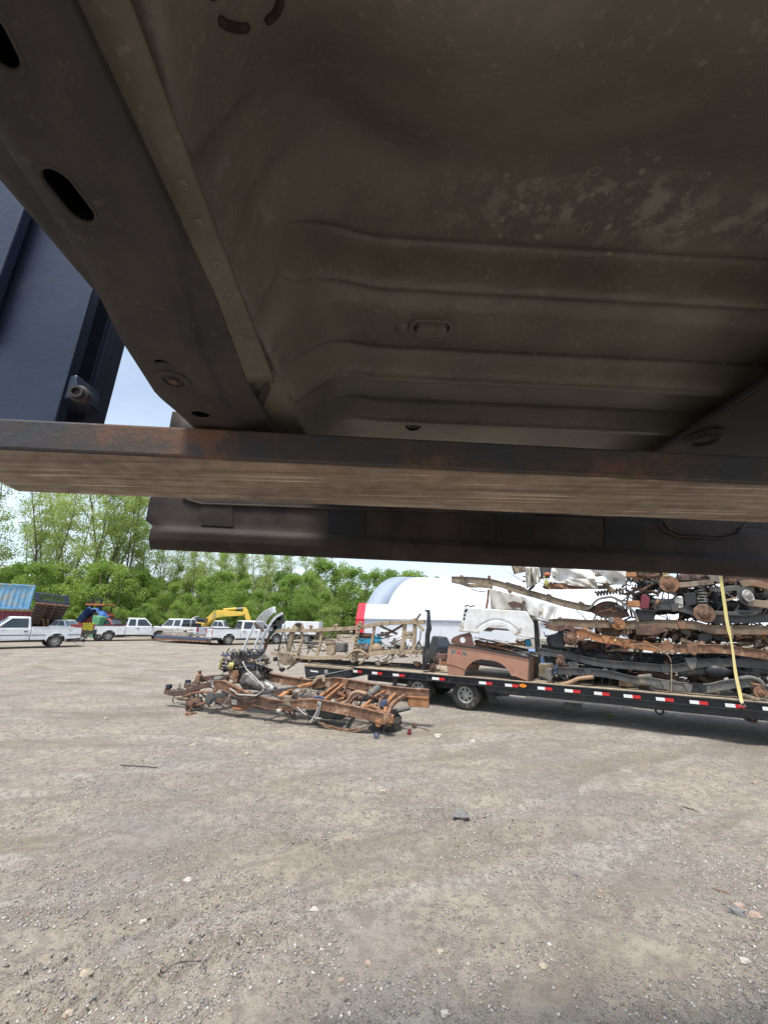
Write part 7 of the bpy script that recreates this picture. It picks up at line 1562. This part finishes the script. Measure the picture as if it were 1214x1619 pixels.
xm((571, 1121, .03), (607, 1094, .8), .06, .07, 'rust_orange', (595, 1101, .5)); xm((608, 1128, .03), (625, 1098, .78), .07, .08, 'rust_orange', (612, 1112, .35)); xm((613, 1130, .02), (640, 1100, .78), .07, .08, 'rust', (622, 1112, .4)); xm((598, 1126, .03), (612, 1098, .7), .05, .06, 'rust', (601, 1107, .4))
xm((575, 1119, .1), (606, 1127, .1), .05, .06, 'rust_orange', (590, 1117, .2), 'brace')
# front end
mb = MB(); mb.bar(densify(px_path(FC, [(262, 1092), (275, 1096), (296, 1094), (312, 1087), (330, 1083), (345, 1084)], .2)), .08, .12); mb.build('front_horn', M_['rust_dark'], t, bevel=.012)
mb = MB(); mb.bar(densify(px_path(FC, [(293, 1084), (310, 1081), (325, 1073), (345, 1071), (370, 1070)], .9)), .08, .12); mb.build('front_horn', M_['rust_dark'], t, bevel=.012)
mb = MB(); mb.box(F_(315, 1074, .75), (.13, .13, .22), FH); mb.build('shock_mount', M_['rust'], t, bevel=.02); mb = MB(); mb.bar(px_path(FC, [(316, 1074), (316, 1060)], .75), .09, .05, FC.t); mb.build('mount_tower', M_['rust'], t, bevel=.012)
for x, y, o in ((267.5, 1085.5, .2), (297.5, 1078, .9)):
    mb = MB(); mb.box(F_(x, y, o), (.12, .1, .1), FH); mb.build('bump_stop', M_['dark_blue'], t, bevel=.015)
ax = -FN * .9 + FC.t * -.25 + Vector((0, 0, .1))
disc(t, F_(299, 1114, .02), ax, .15, 'rust_dark'); 
mb = MB(); mb.blob(F_(312, 1110, .15), (.12, .1, .12), 12, .3, 4); mb.build('knuckle', M_['rust_dark'], t, smooth=45)
mb = MB(); mb.bar(densify(px_path(FC, [(303, 1117), (325, 1111), (342, 1104)], .1)), .1, .06); mb.build('lower_arm', M_['rust'], t, bevel=.02)
mb = MB(); mb.bar(densify(px_path(FC, [(290, 1102), (306, 1096), (325, 1094), (345, 1098)], .15)), .1, .05); mb.build('upper_arm', M_['rust'], t, bevel=.02)
mb = MB(); mb.bar(px_path(FC, [(336, 1104), (365, 1094)], .0), .09, .1); mb.build('torsion_mount', M_['black_frame'], t, bevel=.02)
for o in (.25, .75): mb = MB(); mb.tube(px_path(FC, [(366, 1100), (420, 1094), (470, 1086)], o), .022, 8); mb.build('torsion_bar', M_['black_frame'], t, smooth=True)
mb = MB(); mb.cyl(F_(313, 1093, .35), F_(316, 1086, .35), .04, n=12); mb.build('shock_absorber', M_['steel'], t, smooth=40)
mb = MB(); mb.lathe(F_(345, 1078, .3), (0, -.2, 1), [(.05, -.12), (.10, -.1), (.12, .0), (.10, .1), (.05, .12)], 18); mb.build('steering_box', M_['grey_frame'], t, smooth=40)
mb = MB(); mb.lathe(F_(332, 1104, -.04), ax, [(.05, -.03), (.125, -.03), (.13, 0), (.11, .04), (.04, .05)], 20); mb.build('coil_seat', M_['black_frame'], t, smooth=40)
bits(t, FC, 275, 1078, 365, 1112, .1, .8, 40, ['rust_dark', 'rust', 'black_frame', 'hose', 'grey_frame', 'tan_dark'], 203, (.08, .4))
# midships
mb = MB(); mb.ext([F_(x, y, -.045) for x, y in ((366.5, 1106), (374.5, 1106.5), (374.5, 1114), (366.5, 1113.5))], FN * .01); mb.build('paper_label', M_['white_dirty'], t)
mb = MB(); mb.lathe(F_(381, 1119, .1), (0, 0, -1), [(.18, -.03), (.18, .0), (.12, .04), (.001, .05)], 20); mb.build('skid_cup', M_['rust_orange'], t, smooth=40)
mb = MB(); mb.ext([F_(x, y, -.06) for x, y in ((447, 1100), (458, 1101), (460, 1117), (447, 1119))], FN * .1); mb.build('spring_hanger', M_['tan_dark'], t, bevel=.015)
def hs(pts, off, r_, m, name='hose'):
    mb = MB(); mb.tube(densify(px_path(FC, pts, off)), r_, 8); mb.build(name, M_[m], t, smooth=True)
hs([(336, 1080), (337, 1086), (346, 1086), (356, 1080)], .0, .018, 'steel', 'brake_line'); hs([(364, 1089), (372, 1094), (376, 1098), (392, 1099), (404, 1100), (420, 1097), (428, 1102)], -.06, .016, 'light_hose', 'wire_loom'); hs([(365, 1099), (380, 1105), (396, 1105), (412, 1098), (424, 1095), (436, 1101), (446, 1106)], -.09, .018, 'hose', 'wire_loom')
hs([(384, 1046), (390, 1058), (402, 1070), (416, 1085), (417, 1090), (406, 1100)], -.02, .014, 'white_dirty', 'wire_loom'); hs([(365, 1098), (356, 1110), (346, 1122)], -.12, .009, 'steel', 'cable')
hs([(436, 1125), (440, 1115), (452, 1115), (460, 1118), (470, 1124), (484, 1131), (498, 1136)], -.1, .014, 'hose', 'brake_hose'); hs([(470, 1118), (480, 1128), (492, 1134), (508, 1136)], -.1, .012, 'light_hose', 'brake_hose'); hs([(418, 1139), (432, 1135), (446, 1131)], -.12, .012, 'hose', 'cable')
hs([(504, 1109), (503, 1120), (498, 1132), (490, 1143)], -.09, .024, 'light_hose', 'loom_sleeve'); hs([(507, 1110), (505, 1124), (500, 1136), (492, 1142)], -.07, .018, 'light_hose', 'loom_sleeve')
mb = MB(); mb.lathe(F_(441, 1124, -.1), (1, -.3, 0), [(.03, -.05), (.04, -.04), (.04, .05), (.02, .06)], 12); mb.build('cable_end', M_['white_dirty'], t, smooth=40)
mb = MB(); mb.bar(densify(px_path(FC, [(430, 1096), (470, 1099), (515, 1108)], .4)), .09, .09); mb.build('driveshaft', M_['rust_dark'], t)
mb = MB(); mb.lathe(F_(462, 1096, .42), FC.t * 1 + Vector((0, 0, -.12)), [(.04, 0), (.11, .05), (.13, .15), (.12, .42), (.07, .52), (.05, .6)], 18); mb.build('heat_shield', M_['alu'], t, smooth=40)
mb = MB(); mb.lathe(F_(512, 1108, .3), FC.t + Vector((0, 0, -.15)), [(.04, 0), (.09, .04), (.10, .12), (.09, .3), (.05, .36)], 16); mb.build('catalyst_shield', M_['alu'], t, smooth=40)
mb = MB(); mb.ext([F_(x, y, .02) for x, y in ((493, 1102), (506, 1100), (513, 1104), (509, 1110), (500, 1107))], FN * .1); mb.build('blue_connector', M_['slate'], t, bevel=.015)
hs([(515, 1113), (536, 1113), (550, 1108), (556, 1098), (566, 1094), (580, 1098)], .4, .042, 'copper', 'exhaust_pipe')
mb = MB(); mb.lathe(F_(575, 1105, .45), F_(592, 1092, .6) - F_(575, 1105, .45), [(.04, 0), (.075, .03), (.08, .1), (.08, .34), (.06, .4), (.03, .42)], 16); mb.build('muffler', M_['grey_frame'], t, smooth=40)
mb = MB(); mb.lathe(F_(548, 1103, .62), -FN, [(.16, -.05), (.17, .02), (.13, .07), (.06, .09)], 22); mb.build('differential', M_['rust_dark'], t, smooth=40)
mb = MB(); mb.cyl(F_(528, 1102, .7), F_(600, 1106, .55), .055, n=12); mb.build('axle_tube', M_['rust_dark'], t, smooth=40)
hs([(543, 1086), (546, 1092), (541, 1097), (547, 1102)], .5, .02, 'rust', 'tow_hook')
mb = MB(); mb.ext([F_(x, y, .15) for x, y in ((600, 1108), (612, 1107), (611, 1114), (605, 1120), (600, 1117))], FN * .08); mb.build('tow_module', M_['slate'], t, bevel=.02)
mb = MB(); mb.box(F_(532, 1127, .3), (.34, .3, .2), FH); mb.build('canister', M_['black'], t, bevel=.03)
mb = MB(); mb.ext([F_(x, y, .1) for x, y in ((480, 1122), (528, 1124), (530, 1135), (515, 1138), (490, 1134))], FN * .4); mb.build('fuel_tank', M_['black_frame'], t, bevel=.04)
# leaf spring hanging to the ground, its shackle and a strut
lf = densify(px_path(FC, [(500, 1138), (512, 1147), (528, 1153), (545, 1156.5), (560, 1156.5), (575, 1152), (588, 1144)], -.02))
for k in range(3): 
    n = len(lf); a0 = int(n * .12 * k); b0 = n - int(n * .14 * k); mb = MB(); mb.bar([p + Vector((0, 0, .02 * k)) for p in lf[a0:b0]], .065, .014); mb.build('spring_leaf', M_['rust' if k else 'tan_dark'], t)
hs([(588, 1144), (592, 1140)], -.02, .022, 'grey_frame', 'shackle'); mb = MB(); mb.ext([F_(x, y, -.05) for x, y in ((592, 1139), (602, 1137), (603, 1147), (598, 1151), (593, 1148))], FN * .08); mb.build('spring_hanger', M_['rust_orange'], t, bevel=.015)
mb = MB(); mb.bar(px_path(FC, [(561, 1131), (549, 1151)], .1), .04, .07, FC.t); mb.build('shock_absorber', M_['black_frame'], t)
mb = MB(); mb.ext([F_(x, y, -.06) for x, y in ((612, 1131), (621, 1132), (620, 1145), (615, 1143), (612, 1140))], FN * .1); mb.build('rail_end', M_['rust_orange'], t, bevel=.012)
hs([(612, 1140), (606, 1155), (612, 1164)], -.08, .008, 'hose', 'cable'); hs([(620, 1143), (618, 1155), (614, 1163)], -.02, .008, 'hose', 'cable')
bits(t, FC, 440, 1092, 520, 1116, .15, .8, 34, ['rust', 'rust_dark', 'black_frame', 'hose', 'alu', 'copper'], 205, (.08, .4)); bits(t, FC, 520, 1094, 610, 1120, .15, .8, 30, ['rust', 'rust_dark', 'black_frame', 'rust_orange', 'grey_frame'], 206, (.08, .35)); bits(t, FC, 445, 1112, 530, 1132, .1, .5, 14, ['black_frame', 'hose', 'rust_dark'], 207, (.08, .35))
# spare tyre under the tail
p = F_(607, 1130, .45)
t2 = thing('spare_tyre', 'grey spare tyre lying under the tail of the rusty chassis', 'tyre', (p.x, p.y, 0), 0)
mb = MB(); c = Vector((p.x, p.y, .2)); mb.lathe(c, (.25, -.2, 1), [(.2, -.09), (.3, -.11), (.36, -.07), (.375, 0), (.36, .07), (.3, .11), (.2, .09)], 34, closed=True); mb.build('tyre', M_['rubber'], t2, smooth=40)
mb = MB(); mb.lathe(c, (.25, -.2, 1), [(.2, -.08), (.17, -.02), (.05, -.02), (.05, .01), (.17, .01), (.2, .08)], 26); mb.build('rim', M_['grey_frame'], t2, smooth=35)
mb = MB(); mb.cyl(F_(622, 1125, .5), F_(648, 1119, .5), .045, n=14); mb.build('tail_pipe', M_['grey_frame'], t, smooth=40)

# engine and gearbox sitting in the frame
E0 = F_(388, 1080, .45)
t = thing('engine', 'stripped engine with gearbox and wiring sitting in the rusty chassis', 'engine', (E0.x, E0.y, .3), FH)
eo = .45
mb = MB(); mb.ext([F_(x, y, eo) for x, y in ((362, 1058), (398, 1052), (412, 1062), (408, 1080), (395, 1086), (372, 1080), (362, 1070))], FN * .42); mb.build('block', M_['black_frame'], t, bevel=.03)
mb = MB(); mb.ext([F_(x, y, eo - .05) for x, y in ((360, 1046), (368, 1039), (400, 1034), (409, 1044), (408, 1051), (365, 1056))], FN * .46); mb.build('cylinder_head', M_['alu'], t, bevel=.03)
mb = MB(); mb.ext([F_(x, y, eo + .02) for x, y in ((362, 1040), (372, 1031), (392, 1027), (404, 1033), (404, 1039), (366, 1043))], FN * .34); mb.build('intake_manifold', M_['plastic'], t, bevel=.03)
for k in range(6):
    x = 366 + k * 6.5; hs_p = px_path(FC, [(x, 1040 - .4 * k), (x + 1, 1034 - .5 * k), (x + 4, 1032 - .6 * k), (x + 6, 1037 - .4 * k)], eo - .08); mb = MB(); mb.tube(densify(hs_p), .03, 8); mb.build('intake_runner', M_['alu' if k % 2 else 'black'], t, smooth=True)
mb = MB(); mb.lathe(F_(366, 1053, eo - .12), -FC.t * .8 - FN * .6, [(.05, -.05), (.085, -.05), (.085, .05), (.05, .07)], 16); mb.build('pulley', M_['olive_bottle'], t, smooth=40)
mb = MB(); mb.lathe(F_(356, 1056, eo - .05), -FC.t * .8 - FN * .6, [(.07, -.03), (.10, -.03), (.10, .03), (.03, .05)], 18); mb.build('pulley', M_['black'], t, smooth=40)
mb = MB(); mb.lathe(F_(352, 1044, eo), -FC.t * .7 - FN * .6, [(.05, -.06), (.075, -.04), (.075, .05), (.03, .06)], 14); mb.build('alternator', M_['tan'], t, smooth=40)
mb = MB(); mb.bar(densify(px_path(FC, [(347, 1058), (350, 1048), (354, 1040)], eo - .05)), .05, .05, FC.t); mb.build('bracket', M_['olive_bottle'], t, bevel=.01)
for k in range(4):
    hs_p = px_path(FC, [(363 + 4 * k, 1060), (364 + 4 * k, 1068), (369 + 2 * k, 1074), (373, 1080)], eo - .12); mb = MB(); mb.tube(densify(hs_p), .028, 8); mb.build('exhaust_runner', M_['rust'], t, smooth=True)
mb = MB(); mb.lathe(F_(392, 1072, eo + .05), FC.t + Vector((0, 0, -.25)) - FN * .1, [(.22, -.02), (.25, .05), (.22, .14), (.17, .3), (.14, .5), (.13, .7), (.08, .85)], 20); mb.build('gearbox', M_['alu'], t, smooth=40)
mb = MB(); mb.ext([F_(x, y, eo - .1) for x, y in ((385, 1078), (400, 1073), (424, 1084), (420, 1093), (392, 1091))], FN * .3); mb.build('sump', M_['black_frame'], t, bevel=.03)
mb = MB(); mb.ext([F_(x, y, eo - .14) for x, y in ((396, 1062), (404, 1060), (414, 1071), (406, 1076))], FN * .1); mb.build('heat_shield', M_['alu'], t, bevel=.015)
bits(t, FC, 356, 1030, 412, 1060, eo - .2, eo + .2, 60, ['alu', 'plastic', 'hose', 'steel', 'black', 'hose', 'tan', 'slate'], 211, (.06, .3)); bits(t, FC, 352, 1048, 425, 1085, eo - .15, eo + .25, 46, ['rust_dark', 'plastic', 'hose', 'alu', 'black_frame', 'rust'], 212, (.06, .3)); bits(t, FC, 404, 1040, 424, 1068, eo - .05, eo + .3, 16, ['rust_dark', 'plastic', 'hose'], 213, (.06, .25))

# silver grille guard and wing leaning behind the engine
GW = Wall((F_(400, 1040, 1.6).x, F_(400, 1040, 1.6).y), (1, -.1)); g_at = GW.at
b_ = g_at(392, 1030)
t = thing('grille_guard', 'silver tubular guard with parallel bars leaning behind the engine', 'grille guard', (b_.x, b_.y, 0), 0)
for k in range(5):
    d = 2.7 * k; mb = MB(); mb.tube(densify([g_at(403 + d * 1.05, 986 + d * .75, .15), g_at(409 + d * .95, 977 + d * .72, .1), g_at(416 + d * .75, 969 + d * .7, .05), g_at(425 + d * .55, 963.5 + d * .62), g_at(433 + d * .2, 960.5 + d * .6), g_at(435.5 + d * .03, 962 + d * .75)]), .02, 8); mb.build('bar', M_['bright_tube'], t, smooth=True)
for pts in ([(403, 986), (397, 1000), (390, 1014), (385, 1028), (386, 1036)], [(415, 996), (409, 1008), (403, 1022), (399, 1036)]):
    mb = MB(); mb.tube(densify([g_at(x, y, .15) for x, y in pts]), .034, 8); mb.build('leg', M_['bright_tube'], t, smooth=True)
mb = MB(); mb.bar([g_at(x, y, .1) for x, y in ((402, 985), (409, 991), (417, 998))], .05, .05); mb.build('cross_plate', M_['rust_dark'], t)
t = thing('body_wing', 'silver truck wing with dark inner side standing behind the engine', 'body wing', tuple(g_at(415, 1035, .3)), 0)
wq = [g_at(x, y, .3) for x, y in ((424, 1000), (428, 988), (437, 975), (447, 969.5), (449.5, 985), (441, 990), (434, 999), (429, 1006))]
mb = MB(); mb.ext(wq, (0, .06, 0)); mb.build('inner_panel', M_['black_frame'], t, bevel=.015)
mb = MB(); mb.bar(densify([g_at(x, y, .26) for x, y in ((406, 1040), (413, 1018), (420, 1001), (427, 988), (436, 976), (447, 969.5))]), .07, .05, (0, 1, 0)); mb.build('outer_edge', M_['bright_tube'], t, smooth=40)
mb = MB(); mb.bar(densify([g_at(x, y, .34) for x, y in ((412, 1042), (420, 1022), (426, 1006), (431, 996))]), .08, .07, (0, 1, 0)); mb.build('inner_rail', M_['rust_dark'], t)
for x, y in ((433, 984), (441, 978), (436, 992), (429, 995)):
    mb = MB(); mb.lathe(g_at(x, y, .27), (0, -1, 0), [(.05, 0), (.05, .03), (.03, .03), (.028, .01), (.001, .01)], 12); mb.build('opening', M_['hole' if x > 432 else 'steel'], t)

# small debris on the gravel
def gpt(px, py): p = G(px, py); p.z = float(ground_h(p.x, p.y)); return p
def stone(px, py, wpx, lb, m, seed, k=(1, .75, .55), grp=None):
    p = gpt(px, py); s = wpx / 608 * p.y * .42; mb = MB(); mb.blob(p + Vector((0, 0, s * k[2] * .25)), (s * k[0], s * k[1], s * k[2]), 9, .22, seed)
    o = mb.build('stone', M_[m]); tag(o, lb, 'stone', 'larger stones lying on the gravel')
M_['stone_white'] = mat('pale_limestone', (.5, .46, .4), (.42, .38, .32), rough=.9, scale=20, bump=.3, bscale=80)
M_['stone_grey'] = mat('dark_grey_stone', (.17, .165, .16), (.22, .21, .2), rough=.85, scale=20, bump=.3, bscale=80)
M_['stone_red'] = mat('reddish_stone', (.36, .25, .19), (.38, .3, .24), rough=.9, scale=20, bump=.3, bscale=80)
M_['stone_tan'] = mat('tan_stone', (.42, .35, .26), (.36, .3, .22), rough=.9, scale=20, bump=.3, bscale=80)
for k, (px, py, w_, lb, m) in enumerate((
    (693, 1164, 17, 'pale flat stone right of the chassis tail, largest there', 'stone_white'), (748, 1172, 11, 'pale stone lying right of the largest flat one', 'stone_white'), (605, 1254, 13, 'pale tan stone in the open, below the chassis tail', 'stone_tan'), (729, 1296, 24, 'dark grey slab of stone in the open yard', 'stone_grey'), (912, 1388, 13, 'round dark grey stone on its own in the right half', 'stone_grey'), (950, 1414, 9, 'reddish stone below the round dark grey one', 'stone_red'), (1166, 1448, 24, 'dark flat stone near the right edge beside two pink ones', 'stone_grey'), (1168, 1436, 21, 'pink brown stone behind the dark flat stone at the right edge', 'stone_red'), (1194, 1449, 17, 'pink stone rightmost of the three at the right edge', 'stone_red'), (497, 1444, 12, 'bright white stone left of centre in the foreground', 'stone_white'), (135, 1541, 18, 'pale tan stone beside the tread prints at bottom left', 'stone_tan'), (110, 1598, 16, 'brown stone at the bottom left edge', 'stone_tan'), (696, 1512, 12, 'rounded tan stone in the foreground centre', 'stone_tan'), (859, 1535, 12, 'tall pale stone in the foreground right of centre', 'stone_tan'), (298, 1391, 13, 'pale stone at the middle of the left foreground', 'stone_white'), (390, 1195, 12, 'pale stone in front of the chassis middle', 'stone_tan'), (306, 1178, 10, 'pale tan stone before the front brake disc', 'stone_tan'), (168, 1138, 9, 'tan stone in the left yard', 'stone_tan'), (540, 1549, 9, 'pink red stone at the lower centre edge', 'stone_red'), (582, 1522, 10, 'orange brown brick chip in the lower centre', 'stone_red'), (1192, 1235, 11, 'reddish stone in the right yard before the trailer', 'stone_red'), (585, 1234, 9, 'red brown stone behind the pale tan one', 'stone_red'), (1179, 1531, 14, 'white stone at the lower right edge', 'stone_white'), (703, 1612, 14, 'whitish stone at the bottom edge', 'stone_white'), (228, 1449, 11, 'pale stone left of the bright white one', 'stone_white'))):
    stone(px, py, w_, lb, m, 300 + k)
def twig(pts, r_, lb, m):
    mb = MB(); mb.tube(densify([gpt(x, y) + Vector((0, 0, r_ * (1.2 + (i % 2)))) for i, (x, y) in enumerate(pts)]), r_, 6); tag(mb.build('rod', M_[m], smooth=True), lb, 'rod')
twig([(191, 1211), (220, 1213), (249, 1216)], .007, 'thin dark rod lying flat in the left yard', 'black_frame'); twig([(240, 1544), (260, 1535), (280, 1530), (318, 1528)], .0026, 'curved thin wire in the lower left foreground', 'black_frame'); twig([(1076, 1270), (1090, 1273), (1104, 1278)], .005, 'thin brown stick in the right yard', 'rust_dark'); twig([(1125, 1404), (1140, 1410), (1154, 1416)], .004, 'thin brown stick near the right edge, below the other', 'rust')
p = gpt(595, 1166); mb = MB(); mb.lathe(p + Vector((0, 0, .05)), (.3, -1, .2), [(.022, -.03), (.05, -.03), (.05, .03), (.022, .03)], 16, closed=True); tag(mb.build('rubber_bushing', M_['slate'], smooth=40), 'round rubber bushing on the gravel below the chassis tail', 'bushing')
p = gpt(647, 1160); mb = MB(); mb.lathe(p, (0, 0, 1), [(.045, 0), (.045, .05), (.03, .055), (.03, .09), (.01, .1)], 8); tag(mb.build('rusty_nut', M_['maroon'], smooth=30), 'dark red rusty nut standing on the gravel right of the tail', 'nut')
p = gpt(655, 1149); mb = MB(); mb.blob(p + Vector((0, 0, .04)), (.06, .05, .05), 9, .25, 3); tag(mb.build('scrap_lump', M_['rust_dark']), 'brown scrap lump behind the rusty nut', 'scrap'); twig([(658, 1149), (668, 1151), (680, 1155)], .005, 'thin wire beside the brown scrap lump', 'hose')
p = gpt(298, 1131); mb = MB(); mb.box(p + Vector((0, 0, .03)), (.12, .08, .06), .4); mb.box(p + Vector((.05, .12, .02)), (.12, .05, .04), .1); tag(mb.build('rust_chips', M_['rust']), 'rusty chips below the front brake disc', 'scrap', None, None)
p = gpt(965, 1137); rr = random.Random(4)
t = thing('weed', 'small green weed growing below the trailer edge', 'weed', tuple(p))
for k in range(14):
    a = rr.uniform(0, 6.28); l_ = rr.uniform(.05, .13); e = p + Vector((math.cos(a) * l_, math.sin(a) * l_, rr.uniform(.04, .13))); s_ = Vector((-math.sin(a), math.cos(a), 0)) * .025
    mb = MB(); mb.add([p, p.lerp(e, .6) + s_, e, p.lerp(e, .6) - s_], [(0, 1, 2, 3)]); mb.build('leaf', M_['leaf_mid'], t)
for nm in list(M_):
    pass
